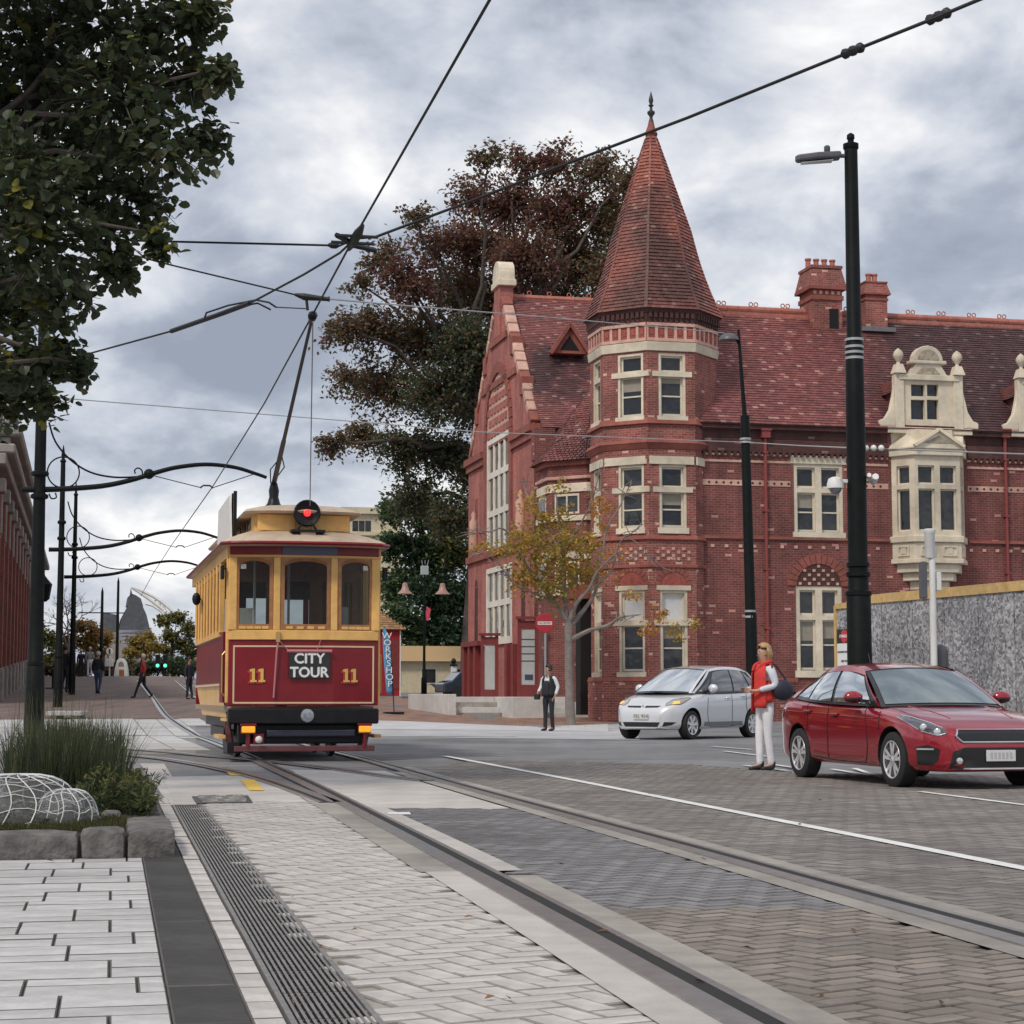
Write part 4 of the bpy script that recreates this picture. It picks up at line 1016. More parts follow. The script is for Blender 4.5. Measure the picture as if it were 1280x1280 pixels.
def arc(r, n=14, f=1.18, z=big[3]): return [(cu+r*math.cos(math.pi*i/n), z+r*f*math.sin(math.pi*i/n)) for i in range(n, -1, -1)]
b = MB(); b.ppoly(PG, arc(ri-.02), -.05, .01); b.build('arch_panel', M_pinkst, bld)
b = MB()
for j in range(7):
    for i in range(9):
        u = cu+(i-4)*.62+(j % 2)*.3; z = big[3]+.2+j*.5
        if abs(u-cu) < ri-.35 and (z-big[3]) < 1.12*math.sqrt(max(ri**2-(u-cu)**2, 0))-.2: b.pbox(PG, u-.22, u+.22, z-.15, z+.15, 0, .05)
b.build('arch_chequers', M_brickg, bld, kind='stuff')
for j in range(24):
    t0, t1 = math.pi*j/24+.008, math.pi*(j+1)/24-.008; ro = ri+.42
    b = MB(); b.ppoly(PG, [(cu+r*math.cos(t), big[3]+r*1.18*math.sin(t)) for r, t in ((ri, t1), (ro, t1), (ro, t0), (ri, t0))], -.05, .09); b.build('voussoir', M_moul, bld)
b = MB(); b.pbox(PG, big[0]-.42, big[0]-.0, big[2]-.2, big[3], -.05, .09); b.pbox(PG, big[1], big[1]+.42, big[2]-.2, big[3], -.05, .09); b.build('arch_jamb', M_moul, bld)
def gcourse(name, py, h, d, m, px=613, u0=None, u1=None):
    z = gz(px, py)[1]; b = MB(); b.pbox(PG, u0 if u0 is not None else u_l, u1 if u1 is not None else u_r, z-h/2, z+h/2, -.05, d); return b.build(name, m, bld)
gcourse('string_course', 693, .3, .14, M_moul)
for s in (0, 1):
    a, c = (u_l, big[0]-.5) if s == 0 else (big[1]+.5, u_r)
    z = zEr; b = MB(); b.pbox(PG, a-.1, c+.05, z-.35, z-.05, -.3, .22); b.pbox(PG, a-.05, c, z-.65, z-.35, -.3, .12); b.build('kneeler_cornice', M_moul, bld)
    cx_ = (a+c)/2; b = MB(); b.pbox(PG, cx_-.28, cx_+.28, zEr-4.6, zEr-2.0, -.3, .012); b.build('statue_niche', M_moul, bld)
    st = MB(); p = PG.pt(cx_, zEr-4.4, .12); st.lathe([(.2, 0), (.24, .3), (.2, 1.0), (.22, 1.35), (.1, 1.5), (.13, 1.7), (.02, 1.85)], 8, tuple(p)); st.build('carved_figure', M_pinkst, bld, smooth=50)
    b = MB(); b.pbox(PG, cx_-.32, cx_+.32, gz(613, 765)[1]-1.4, gz(613, 765)[1]+1.2, -.05, .015)
    b.ppoly(PG, [(cx_+.32*math.cos(math.pi*i/8), gz(613, 765)[1]+1.2+.4*math.sin(math.pi*i/8)) for i in range(8, -1, -1)], -.05, .015); b.build('blind_lancet', M_dkbrick, bld)
# stepped gable coping, band courses across the gable, stone chimney head
slope = (zAp-zEr)/(yM-yA-.6)
nst = 13
for s in (-1, 1):
    ua_, ub_ = (u_r-.35, uM+.6) if s > 0 else (u_l+.35, uM-.6)
    for i in range(nst):
        t0, t1 = i/nst+.004, (i+1)/nst-.004; q0 = Vector((ua_*(1-t0)+ub_*t0, 0, zEr+(zAp-zEr)*t0)); q1 = Vector((ua_*(1-t1)+ub_*t1, 0, zEr+(zAp-zEr)*t1)); d = (q1-q0).normalized(); n_v = Vector((-d.z, 0, d.x))
        if n_v.z < 0: n_v = -n_v
        pr = [q0-n_v*.16, q1-n_v*.16, q1+n_v*.16, q0+n_v*.16]; b = MB(); b.ppoly(PG, [(p.x, p.z) for p in (pr if s < 0 else pr[::-1])], -.38, .07); b.build('coping_stone', M_pinkst if i % 4 else M_moul, bld, bevel=.03, seg=1)
    for tt in (.30, .62): uu = ua_*(1-tt)+ub_*tt; zz_ = zEr+(zAp-zEr)*tt; b = MB(); b.pbox(PG, uu-.22, uu+.22, zz_-.5, zz_+.30, -.45, .10); b.build('coping_kneeler', M_moul, bld, bevel=.03, seg=1)
for k in (.42, .44+.28):
    z = zEr+(zAp-zEr)*k; wv = (yM-yA-.6)*(1-k); b = MB(); b.pbox(PG, uM-wv, uM+wv, z-.14, z+.14, -.05, .09); b.build('band_course', M_moul, bld)
b = MB(); b.pbox(PG, uM-.55, uM+.55, zAp-1.6, zAp+.55, -.5, .10); b.build('gable_stack', M_brickg, bld)
zc = zAp+.55; b = MB(); b.pbox(PG, uM-.72, uM+.72, zc, zc+.28, -.62, .2); b.build('gable_head_moulding', M_cream, bld, bevel=.03)
b = MB(); b.ppoly(PG, [(uM+.66*math.cos(math.pi*i/10), zc+.62+.55*math.sin(math.pi*i/10)) for i in range(10, -1, -1)] + [(uM+.66, zc+.28), (uM-.66, zc+.28)], -.56, .14); b.build('gable_head', M_cream, bld, bevel=.03)
# gable roof facing the viewer (ridge along local x)
PRg = Pl(BM, (0, yM), 0); zrg = PRg.px(690, 374)[1]
xg0, xg1 = gx+.26, 13
Vg = Vector((0, yM-(yA-.3), zrg-(zEr-.25))); b = MB()
b.add([(xg0, yA-.3, zEr-.28), (xg1, yA-.3, zEr-.28), (xg1, yM, zrg-.03), (xg0, yM, zrg-.03), (xg1, 2*yM-yA, zEr), (xg0, 2*yM-yA, zEr)], [(0,1,2,3), (3,2,4,5)]); rg = b.build('gable_roof', M_dkbrick, bld)
b = MB(); tile_area(b, (xg0, yA-.3, zEr-.25), (1,0,0), Vg, 9.0, Vg.length, .13, .2, rnd=random.Random(8)); b.build('roof_tiles', M_tilew, rg, uv=False, kind='stuff')
for i in range(20):
    x = xg0+i*.45; b = MB(); b.tube([(x, yM, zrg), (x+.44, yM, zrg)], .14, 8)
    if i % 2 == 0: t = [(x+.2+.09*math.cos(a), yM, zrg+.22+.09*math.sin(a)) for a in [k*math.pi/5 for k in range(11)]]; b.tube(t, .025, 5)
    b.build('ridge_tile', M_ridge, rg)
# little triangular roof vent
pv_ = Pl(BM, (0, yA+2.9), 0); ux_, uz_ = pv_.px(711, 441); b = MB(); t_ = [(ux_-.75, yA+2.75, uz_-.05), (ux_+.75, yA+2.75, uz_-.05), (ux_, yA+2.75, uz_+1.05)]
b.ext(t_, (0, 2.2, 0)); vnt = b.build('roof_vent', M_moul, rg)
b = MB(); b.ext([(ux_-.42, yA+2.735, uz_+.08), (ux_+.42, yA+2.735, uz_+.08), (ux_, yA+2.735, uz_+.70)], (0, .02, 0)); b.build('vent_opening', M_void, vnt)
for s in (-1, 1): b = MB(); b.bar((ux_+s*.85, yA+2.68, uz_-.1), (ux_, yA+2.68, uz_+1.18), .2, .14); b.build('barge_board', M_moul, vnt)
# side wall under that roof and link wall
PS = Pl(BM, (gx, yA), 0); b = MB(); b.wall(PS, 0, 8, -1, zEr-.2, []); b.pbox(PS, -.1, .75, zEr-1.6, zEr-.3, -.1, .5); b.build('side_wall', M_brick, bld)
PL_ = Pl(BM, (.35, 2.0), R(90)); 
# ---- bay with a half-cone roof between tower and gable
bcx, bcy, br_ = -.35, 6.5, 2.15
def bo(r): return [(bcx+r*math.cos(R(22.5+45*i)), bcy+r*math.sin(R(22.5+45*i))) for i in range(8)]
Pb = Pl(BM, (0, bcy-1.2), 0); zbe = Pb.px(700, 577)[1]; zba = Pl(BM, (0, bcy), 0).px(740, 482)[1]
b = MB(); b.prism(bo(br_), -1, zbe); b.build('bay_wall', M_brick, bld)
for py0, py1, r, m in ((583, 574, .14, M_moul), (600, 596, .10, M_pinkst), (616, 605, .05, M_cream), (652, 645, .08, M_cream), (676, 671, .12, M_moul), (700, 694, .1, M_cream), (745, 741, .08, M_cream)):
    b = MB(); b.prism(bo(br_+r), Pb.px(700, py0)[1], Pb.px(700, py1)[1]); b.build('bay_band', m, bld, bevel=.015, seg=1)
for k in (-2, -1, 0, 1):
    a = R(45*k); apo = br_*math.cos(R(22.5)); n = Vector((math.sin(a), -math.cos(a), 0)); u = Vector((math.cos(a), math.sin(a), 0)); hw = br_*math.sin(R(22.5)); o = Vector((bcx, bcy, 0))+n*apo-u*hw
    P = Pl(BM, (o.x, o.y), a)
    for (py0, py1) in ((643, 618), (740, 702)):
        z0, z1 = Pb.px(700, py0)[1], Pb.px(700, py1)[1]; b = MB(); b.pbox(P, .3, 2*hw-.3, z0, z1, -.05, .03); w = b.build('window', M_frame, bld)
        for s in (0, 1): a0 = .36+s*(hw-.33); g = MB(); g.pbox(P, a0, a0+hw-.40, z0+.08, z1-.08, 0, .038); g.build('pane', M_pane, w)
cone = MB(); V = [(x, y, zbe) for x, y in bo(br_+.25)] + [(bcx, bcy, zba)]; cone.add(V, [(i, (i+1) % 8, 8) for i in range(8)]); cb_ = cone.build('bay_roof', M_dkbrick, bld)
b = MB(); rnd = random.Random(6); NRr = 34; r0_ = br_+.28
for i in range(NRr):
    t0, t1 = i/NRr, (i+1.12)/NRr
    for k in range(8):
        a0, a1 = R(22.5+45*k), R(67.5+45*k); ra, rb = r0_*(1-t0)+.02, max(r0_*(1-t1), 0)+.02; z0, z1 = zbe+(zba-zbe)*t0, zbe+(zba-zbe)*t1
        A, Bq, Cq, D = [Vector((bcx+r*math.cos(a), bcy+r*math.sin(a), z)) for r, a, z in ((ra, a0, z0), (ra, a1, z0), (rb, a1, z1), (rb, a0, z1))]
        n = max(1, int(round(2*ra*math.sin(R(22.5))/.18))); sh = (i % 2)*.5; am = (a0+a1)/2; nn = Vector((math.cos(am), math.sin(am), .7)).normalized()
        E = sorted(set([0, 1] + [min(max((j+sh)/n, 0), 1) for j in range(n+1)]))
        for e0, e1 in zip(E[:-1], E[1:]):
            if e1-e0 < .02: continue
            h = .038+rnd.uniform(-.008, .008); p0, p1, p2, p3 = A.lerp(Bq, e0+.01), A.lerp(Bq, e1-.01), D.lerp(Cq, e1-.01), D.lerp(Cq, e0+.01)
            b.add([p0, p1, p0+nn*h, p1+nn*h, p3, p2], [(0,1,3,2), (2,3,5,4), (0,2,4), (1,5,3)])
b.build('bay_roof_tiles', M_tilew, cb_, uv=False, kind='stuff')
b = MB(); b.lathe([(.16, 0), (.10, .25), (.08, .6), (.18, .68), (.18, .8), (.05, .9)], 8, (bcx, bcy, zba-.15)); b.box((bcx, bcy, zba+.66), (.5, .12, .14)); b.build('bay_finial', M_moul, cb_)
# link walls behind and the entrance under
b = MB(); b.bx(.4, 3, 1.5, 11, -1, zbe+.6); b.build('link_wall', M_brick, bld)
b = MB(); b.add([(.0, 1.5, zbe+.55), (3.2, 1.5, zbe+3.4), (3.2, 11.5, zbe+3.4), (.0, 11.5, zbe+.55)], [(0,1,2,3)]); b.build('link_roof', M_tilew, bld)
# ------------------------------------------------------------------ the heritage tram
M_tcream = mat('tram_cream_paint', (0.80, 0.475, 0.155), 0.45, var=0.14, vscale=5, spec=0.3, coat=0.1, grime=0.12)
M_tmaroon = mat('tram_maroon_paint', (0.205, 0.009, 0.016), 0.32, var=0.14, vscale=3, spec=0.35, coat=0.15, grime=0.1)
M_ttimber = mat('varnished_timber', (0.36, 0.15, 0.05), 0.4, var=0.3, vscale=9, coat=0.3)
M_troof = mat('tram_roof_canvas', (0.50, 0.39, 0.29), 0.75, var=0.15, vscale=4, grime=0.2)
M_tblack = mat('black_iron_paint', (0.010, 0.010, 0.013), 0.42, var=0.3, vscale=8, spec=0.3)
M_tgold = mat('gold_leaf', (0.75, 0.48, 0.12), 0.4, metal=0.2)
M_line = mat('cream_lining', (0.70, 0.52, 0.33), 0.45)
M_tred = mat('shadow_red', (0.42, 0.03, 0.03), 0.4)
M_tglass = glassmat('tram_glass', (0.015, 0.017, 0.018), 0.02, see=0.72)
M_amber = mat('amber_lens', (0.9, 0.38, 0.02), 0.25, emit=((1, .45, .03), 0.35), coat=0.5)
M_redlens = mat('red_lens', (0.8, 0.03, 0.03), 0.25, emit=((1, .05, .05), 0.6), coat=0.5)
M_brass = mat('brass', (0.6, 0.42, 0.18), 0.35, metal=0.8)
M_ivory = mat('ivory_white', (0.72, 0.70, 0.66), 0.55, var=0.08)
M_tdark = mat('tram_ceiling', (0.34, 0.24, 0.15), 0.7)
M_seat = mat('slatted_seat', (0.26, 0.13, 0.05), 0.5, var=0.2)
TO = Vector((-3.02, 28.1, 0))
tram = thing('tram', 'red and cream heritage tram number 11 on the rails, front end towards the camera', 'tram', TO, SA)
TM = mx(tram); PTm = Pl(TM, (0, 0), 0)
tx = lambda px: PTm.px(px, 850)[0]
tz = lambda py: PTm.px(383, py)[1]
TW = 1.10; LEN = 8.4
plan = [(-TW, .14), (-.42, .0), (.42, .0), (TW, .14)]
def tface(z0, z1, name, m, d0=0.0, th=.06, par=tram, bev=.008):
    b = MB(); o = [(x, y-d0) for x, y in plan]; i = [(x, y-d0+th) for x, y in plan]
    b.prism(o+i[::-1], z0, z1); return b.build(name, m, par, bevel=bev, seg=1)
segP = []
for (p, q) in zip(plan[:-1], plan[1:]):
    d = Vector((q[0]-p[0], q[1]-p[1], 0)); segP.append((Pl(TM, p, math.atan2(d.y, d.x)), d.length))
z_sk0, z_d0, z_d1, z_b1, z_w1, z_l1 = tz(886), tz(882), tz(800), tz(788), tz(697), tz(680)
dash = tface(z_d0, z_d1, 'dash_panel', M_tmaroon, .0)
# lining on the dash: three runs of cream line along the polyline, top and bottom, and two uprights
b = MB()
for zz in (tz(878.5), tz(808)):
    yy_ = .14*(.93*TW-.42)/(TW-.42); pl2 = [(-TW*.93, yy_), (-.42, 0), (.42, 0), (TW*.93, yy_)]; o = [(x, y-.008) for x, y in pl2]; i = [(x, y+.02) for x, y in pl2]; b.prism(o+i[::-1], zz-.012, zz+.012)
b.build('dash_lining', M_line, dash, kind='stuff')
for s in (-1, 1):
    b = MB(); x = s*TW*.93; yy = .14*(abs(x)-.42)/(TW-.42); b.bx(x-.012, x+.012, yy-.008, yy+.02, tz(879), tz(807)); b.build('lining_upright', M_line, dash)
tface(z_d1, z_b1, 'belt_rail', M_tcream, .025, .09)
tface(z_w1+.0, tz(693), 'window_head', M_tcream, .012, .08)
lb = tface(tz(694), tz(678), 'letter_board', M_tmaroon, .03, .1)
b = MB(); b.bx(tx(351), tx(420), -.055, -.025, tz(694), tz(683)); b.build('destination_blind', mat('dark_blind', (.06, .05, .10), .3, coat=.3), lb, bevel=.004)
# windows: posts, frames with arched heads, panes
wins = [(293, 347), (350.5, 419), (423, 468)]
zw0, zw1 = z_b1, z_w1
for s, x in ((0, -TW), (1, -.42), (2, .42), (3, TW)):
    xx = x*(.955 if s in (0, 3) else 1.0); yy = .11 if s in (0, 3) else .0
    w_ = .12 if s in (0, 3) else .10
    b = MB(); b.box((xx, yy+.03, (zw0+zw1)/2), (w_, .09, zw1-zw0), 0); b.build('corner_post' if s in (0, 3) else 'window_post', M_tcream, tram, bevel=.012)
for k, (P, L_) in enumerate(segP):
    a, c = (.09, L_-.055) if k == 0 else (.055, L_-.055) if k == 1 else (.055, L_-.09)
    fw = .055; arch = .075
    b = MB(); b.pbox(P, a, a+fw, zw0, zw1, -.05, .006); b.pbox(P, c-fw, c, zw0, zw1, -.05, .006); b.pbox(P, a+fw, c-fw, zw0, zw0+.09, -.05, .008)
    n = 10; top = [(a+fw+(c-a-2*fw)*i/n, zw1-.055-arch*(1-math.sin(math.pi*i/n)**.6)) for i in range(n+1)]
    for i in range(n): b.ppoly(P, [top[i], top[i+1], (top[i+1][0], zw1), (top[i][0], zw1)], -.05, .004)
    wf = b.build('front_window', M_ttimber, tram)
    g = MB(); g.pbox(P, a+fw-.01, c-fw+.01, zw0+.06, zw1-.04, -.03, -.02); g.build('pane', M_tglass, wf)
    b = MB()
    for i in range(4): u = a+fw+(c-a-2*fw)*(i+.5)/4; b.pbox(P, u-.05, u+.05, zw0+.02, zw0+.06, .006, .02)
    b.build('carved_rail', M_tcream, wf, kind='stuff')
    ar = MB(); pts = [P.pt(u, z+.025, .02) for u, z in top]; ar.tube(pts, .016, 6); ar.build('arch_bead', M_ttimber, wf)
b = MB(); P, L_ = segP[0]; b.pbox(P, .16, .24, zw1-.17, zw1-.10, -.018, -.012); b.build('permit_sticker', M_ivory, tram)
b = MB(); P, L_ = segP[2]; b.pbox(P, L_-.24, L_-.17, zw1-.17, zw1-.10, -.018, -.012); b.build('permit_sticker', M_ivory, tram)
# body sides
zs1 = z_w1
for s in (-1, 1):
    x = s*TW
    sp_ = [(1.55, .12)]
    b = MB(); prof_ = [(0.0, .30), (.02, .60), (.03, .75), (.0, 1.0), (0, z_b1)]   # tumblehome of the side
    # lower rocker panel (cream) and upper waist panel (maroon), curved
    P0 = []
    for (dx_, z) in [(-.10, .62), (-.06, .80), (-.02, .98), (.0, 1.12)]: P0.append([(x+s*dx_, y, z) for y in (1.5, LEN-1.4)])
    b.grid(P0 if s > 0 else P0[::-1]); b.build('rocker_panel', M_tcream, tram, smooth=True)
    b = MB(); P0 = [[(x+s*d, y, z) for y in (1.5, LEN-1.4)] for d, z in [(0, 1.12), (.015, 1.3), (.015, 1.6), (0, z_b1-.05)]]
    b.grid(P0 if s > 0 else P0[::-1]); b.build('waist_panel', M_tmaroon, tram, smooth=True)
    b = MB(); b.box((x+s*.01, LEN/2+.05, 1.12), (.04, LEN-2.9, .035)); b.build('side_moulding', M_line, tram)
    b = MB(); b.box((x+s*.01, LEN/2+.05, z_b1-.02), (.07, LEN-2.9, .07)); b.build('side_belt_rail', M_tcream, tram)
    b = MB(); b.box((x, LEN/2, zs1+.09), (.07, LEN-.3, .18)); b.build('side_letter_board', M_tmaroon if False else M_tcream, tram)
    ys = [1.5+(LEN-2.9)*i/8 for i in range(9)]
    for i, y in enumerate(ys):
        b = MB(); b.box((x, y, (z_b1+zs1)/2), (.09, .11, zs1-z_b1)); b.build('side_post', M_tcream, tram, bevel=.01, seg=1)
    for i in range(8):
        y0, y1 = ys[i]+.055, ys[i+1]-.055; f = MB(); th = .04
        f.bx(x-th/2, x+th/2, y0, y0+.045, z_b1, zs1); f.bx(x-th/2, x+th/2, y1-.045, y1, z_b1, zs1); f.bx(x-th/2, x+th/2, y0+.045, y1-.045, z_b1, z_b1+.06); f.bx(x-th/2, x+th/2, y0+.045, y1-.045, zs1-.1, zs1)
        sw = f.build('side_window', M_ttimber, tram); g = MB(); g.bx(x-.006, x+.006, y0+.04, y1-.04, z_b1+.05, zs1-.09); g.build('pane', M_tglass, sw)
    # platform entrance: end post, grab rail, gate, step
    b = MB(); b.box((x*.985, .24, (.85+zs1)/2), (.10, .14, zs1-.85)); b.build('platform_post', M_tcream, tram, bevel=.01)
    b = MB(); b.box((x*.99, .33, (z_d0+z_d1)/2), (.04, .20, z_d1-z_d0)); b.build('dash_return', M_tmaroon, tram)
    b = MB(); b.tube([(x+s*.03, .36, .95), (x+s*.07, .36, 1.0), (x+s*.07, .36, 1.55), (x+s*.03, .36, 1.6)], .014, 6); b.build('grab_rail', M_brass, tram)
    b = MB(); b.bx(min(x, x+s*.10), max(x, x+s*.10), .45, 1.45, .33, .38); b.bx(min(x-s*.05, x), max(x-s*.05, x), .45, 1.45, .58, .62); b.build('step', M_tcream, tram)
    b = MB(); b.bx(x-.02, x+.02, .9, 1.5, .85, z_b1); b.build('platform_gate', M_tmaroon, tram)
    b = MB(); b.box((x+s*.10, .2, 2.75), (.05, .18, .2)); b.tube([(x, .2, 2.8), (x+s*.10, .2, 2.8)], .012, 5); b.build('side_mirror', M_tblack, tram, bevel=.02)
    b = MB(); b.tube([(x+s*.05, 5.5, 2.62), (x+s*.12, 5.5, 2.62)], .02, 6); b.ball((x+s*.13, 5.5, 2.62), .075, 8, 6, (1, .6, 1.5)); b.build('tail_mirror', M_tblack, tram)
# floor, platform, underframe, ceiling, bulkheads, seats
b = MB(); b.bx(-TW+.06, TW-.06, .18, LEN-.2, .72, .80); b.build('floor', M_tdark, tram)
b = MB(); b.bx(-TW+.05, TW-.05, .15, LEN-.2, zs1+.14, zs1+.17); b.build('ceiling', M_tdark, tram)
for y in (1.55, LEN-1.4):
    P = Pl(TM, (-TW+.06, y), 0); w = 2*TW-.12
    b = MB(); hs = [(.15, .62, 1.75, 2.7), (.80, 1.30, .82, 2.72), (1.48, 1.95, 1.75, 2.7)]; b.wall(P, 0, w, .8, zs1+.15, hs, .05); b.build('bulkhead', M_ttimber, tram)
b = MB(); P = Pl(TM, (-TW+.06, LEN-.25), 0); hs = [(.12, .68, 1.9, 2.8), (.78, 1.32, 1.9, 2.8), (1.42, 1.98, 1.9, 2.8)]; b.wall(P, 0, 2*TW-.12, .8, zs1+.15, hs, .06); b.build('rear_bulkhead', M_tmaroon, tram)
for i in range(4):
    for s in (-1, 1):
        y = 2.3+i*1.25; b = MB(); b.bx(s*.35 if s > 0 else -.98, .98 if s > 0 else -.35, y, y+.42, 1.18, 1.24); b.bx(s*.35 if s > 0 else -.98, .98 if s > 0 else -.35, y+.42, y+.47, 1.2, 1.75); b.build('seat', M_seat, tram)
b = MB(); b.tube([(-.3, .35, .8), (-.3, .35, 1.75)], .09, 10); b.lathe([(.15, 0), (.15, .12), (.05, .16)], 12, (-.3, .35, 1.75)); b.tube([(-.3, .35, 1.92), (-.08, .28, 1.95)], .016, 5); b.build('controller', M_tblack, tram, smooth=40)
for x in (-.62, -.1, .5):
    b = MB(); b.tube([(x, 1.35, .8), (x, 1.35, zs1+.12)], .02, 6); b.build('stanchion', M_ivory, tram)
for x, z in ((-.75, 1.95), (.72, 1.98)):
    b = MB(); b.bx(x-.12, x+.12, 1.50, 1.53, z, z+.34); b.build('notice', M_ivory, tram)
# roof: lower canopy with rounded ends, clerestory with its own roof
def outline(w, y0, y1, rnd_=.7, n=8):
    o = []
    for i in range(2*n+1):
        t = -1+i/n; x = w*math.copysign(abs(t)**.85, t); o.append((x, y0+rnd_*(1-math.sqrt(max(1-(abs(x)/w)**2.6, 0)))))
    o2 = [(x, y1-(y-y0)) for x, y in o[::-1]]
    return o+o2
def rings(name, spec, m, par, cap=True, smooth=50):
    b = MB(); Rg = [[(x, y, z) for x, y in outline(w, y0, y1, r)] for w, y0, y1, r, z in spec]; b.grid(Rg, True)
    if cap: b.poly(Rg[-1]); b.poly(Rg[0][::-1])
    return b.build(name, m, par, smooth=smooth)
zr0 = tz(681); zc0, zc1, zct = tz(662), tz(640), tz(627)
roof_ = rings('roof', [(TW+.02, -.20, LEN+.05, .30, zr0-.03), (TW+.12, -.32, LEN+.15, .34, zr0-.01), (TW+.12, -.32, LEN+.15, .34, zr0+.02), (TW+.02, -.18, LEN, .34, zr0+.09), (TW-.15, .08, LEN-.2, .36, zr0+.17), (TW-.36, .45, LEN-.5, .3, zc0+.03)], M_troof, tram)
b = MB(); ol = outline(TW+.125, -.325, LEN+.155, .34); b.tube([(x, y, zr0) for x, y in ol]+[(ol[0][0], ol[0][1], zr0)], .030, 6, cap=False); b.build('gutter', M_tmaroon, roof_)
cl = rings('clerestory', [(.72, .38, LEN-.4, .16, zc0-.05), (.72, .38, LEN-.4, .16, zc1+.06)], M_tcream, tram, smooth=30)
rings('clerestory_roof', [(.86, .16, LEN-.2, .3, zc1), (.88, .14, LEN-.2, .3, zc1+.03), (.84, .2, LEN-.25, .3, zc1+.07), (.62, .4, LEN-.4, .3, zct-.02), (.3, .7, LEN-.7, .3, zct+.02)], M_troof, cl)
for s in (-1, 1):
    for i in range(8):
        y = 1.0+i*.85; b = MB(); b.box((s*.722, y+.3, (zc0+zc1)/2+.03), (.02, .55, .17)); b.build('clerestory_light', M_pane, cl)
for s in (-1, 1):
    b = MB(); b.box((s*.40, .375, (zc0+zc1)/2+.0), (.56, .025, zc1-zc0-.02)); b.build('clerestory_panel', M_tcream, cl, bevel=.006)
# headlamp
hc = (tx(383.5), .20, tz(640)); b = MB(); Mh = Matrix.Translation(hc) @ Matrix.Rotation(R(90), 4, 'X')
b.M = Mh; b.lathe([(.16, -.22), (.19, -.10), (.20, 0), (.20, .05), (.185, .07), (.16, .06), (.06, .02)], 20); hl = b.build('headlamp', M_tblack, tram, smooth=40)
b = MB(Mh); b.lathe([(.055, .02), (.055, .075), (.03, .09)], 14); b.build('lamp_lens', M_redlens, hl, smooth=40)
b = MB(); b.bx(hc[0]-.25, hc[0]+.25, -.02, .42, hc[2]-.30, hc[2]-.26); b.bar((hc[0]-.15, .15, hc[2]-.27), (hc[0]-.06, .15, hc[2]-.14), .03, .03); b.bar((hc[0]+.15, .15, hc[2]-.27), (hc[0]+.06, .15, hc[2]-.14), .03, .03); b.build('lamp_bracket', M_tblack, hl)
b = MB(); b.bx(hc[0]-.11, hc[0]+.11, .0, .10, hc[2]-.42, hc[2]-.29); b.build('lamp_plinth', M_troof, hl)
# white route board on the roof side
b = MB(); b.ext([(-.98, 1.2, 3.25), (-.98, 3.9, 3.25), (-.98, 3.7, 3.98), (-.98, 1.5, 4.02)], (-.03, 0, 0)); b.build('roof_board', M_ivory, tram)
for y in (1.25, 1.6): b = MB(); b.bar((-.94, y, 3.2), (-.94, y, 4.06), .05, .05); b.build('board_post', M_tblack, tram)
# trolley pole to the wire
base = (tx(352), 1.4, tz(627)); bw = TM @ Vector(base)
b = MB(); b.lathe([(.22, -.1), (.18, 0), (.10, .10), (.07, .20), (.08, .3), (.05, .42)], 10, base); tb = b.build('trolley_base', M_tblack, tram, smooth=40)
tipw = None
def atz(px, py, z):                # the point on a pixel's ray at a height
    r = ray(px, py); k = (z-CAMZ)/r.z; return Vector((r.x*k, r.y*k, z))
WZ = 5.55
tipw = atz(391, 394, WZ-.06); TI = TM.inverted(); tip_ = TI @ tipw
bp = Vector(base)+Vector((0, 0, .42)); b = MB(); b.tube([bp, bp.lerp(tip_, .3), bp.lerp(tip_, .31), tip_], [.04, .035, .028, .020], 8); tpole = b.build('trolley_pole', M_tblack, tram, smooth=40)
b = MB(); d = (tip_-bp).normalized(); b.tube([tip_-d*.16, tip_-d*.10, tip_, tip_+d*.05], [.025, .05, .06, .03], 8); b.build('trolley_wheel', M_tblack, tpole, smooth=40)
b = MB(); r0 = TI @ atz(391, 402, WZ-.2); r1 = Vector((hc[0]+.02, .0, hc[2]+.1)); b.tube([r0, r1], .008, 5); b.build('trolley_rope', mat('rope', (.35, .32, .28), .8), tpole)
b = MB(); b.tube([bp+Vector((.05, 0, .1)), bp.lerp(tip_, .12)+Vector((.10, 0, 0)), bp.lerp(tip_, .2)+Vector((.02, 0, 0))], .01, 5); b.tube([bp+Vector((-.05, 0, 0)), bp.lerp(tip_, .1)+Vector((-.10, 0, 0)), bp.lerp(tip_, .18)], .01, 5); b.build('pole_spring', M_tblack, tpole)
# front skirt, bumper, lifeguard, coupler, indicators, wheels
tface(tz(905), tz(885.5), 'bumper', M_tblack, .10, .22, bev=.02)
b = MB(); b.bx(-.95, .95, .10, .30, tz(930), tz(905)); b.build('headstock', M_tblack, tram, bevel=.02)
b = MB(); b.bx(-.55, .75, -.02, .1, tz(921), tz(912)); b.build('coupler_beam', mat('navy_iron', (.02, .022, .04), .35, var=.3, vscale=5, coat=.3), tram, bevel=.02)
b = MB(); b.bx(-1.02, 1.02, -.10, -.03, tz(939), tz(932)); lg = b.build('lifeguard_beam', mat('maroon_iron', (.13, .04, .045), .5, var=.3, vscale=7), tram, bevel=.01)
for x in (-.82, .88): b = MB(); b.bx(x-.03, x+.03, -.09, .0, tz(932), tz(908)); b.build('lifeguard_hanger', MATS['maroon_iron'], lg)
b = MB(); b.bx(tx(285)+.0, tx(300), -.02, .6, tz(941), tz(928)); b.build('life_tray', M_tblack, tram)
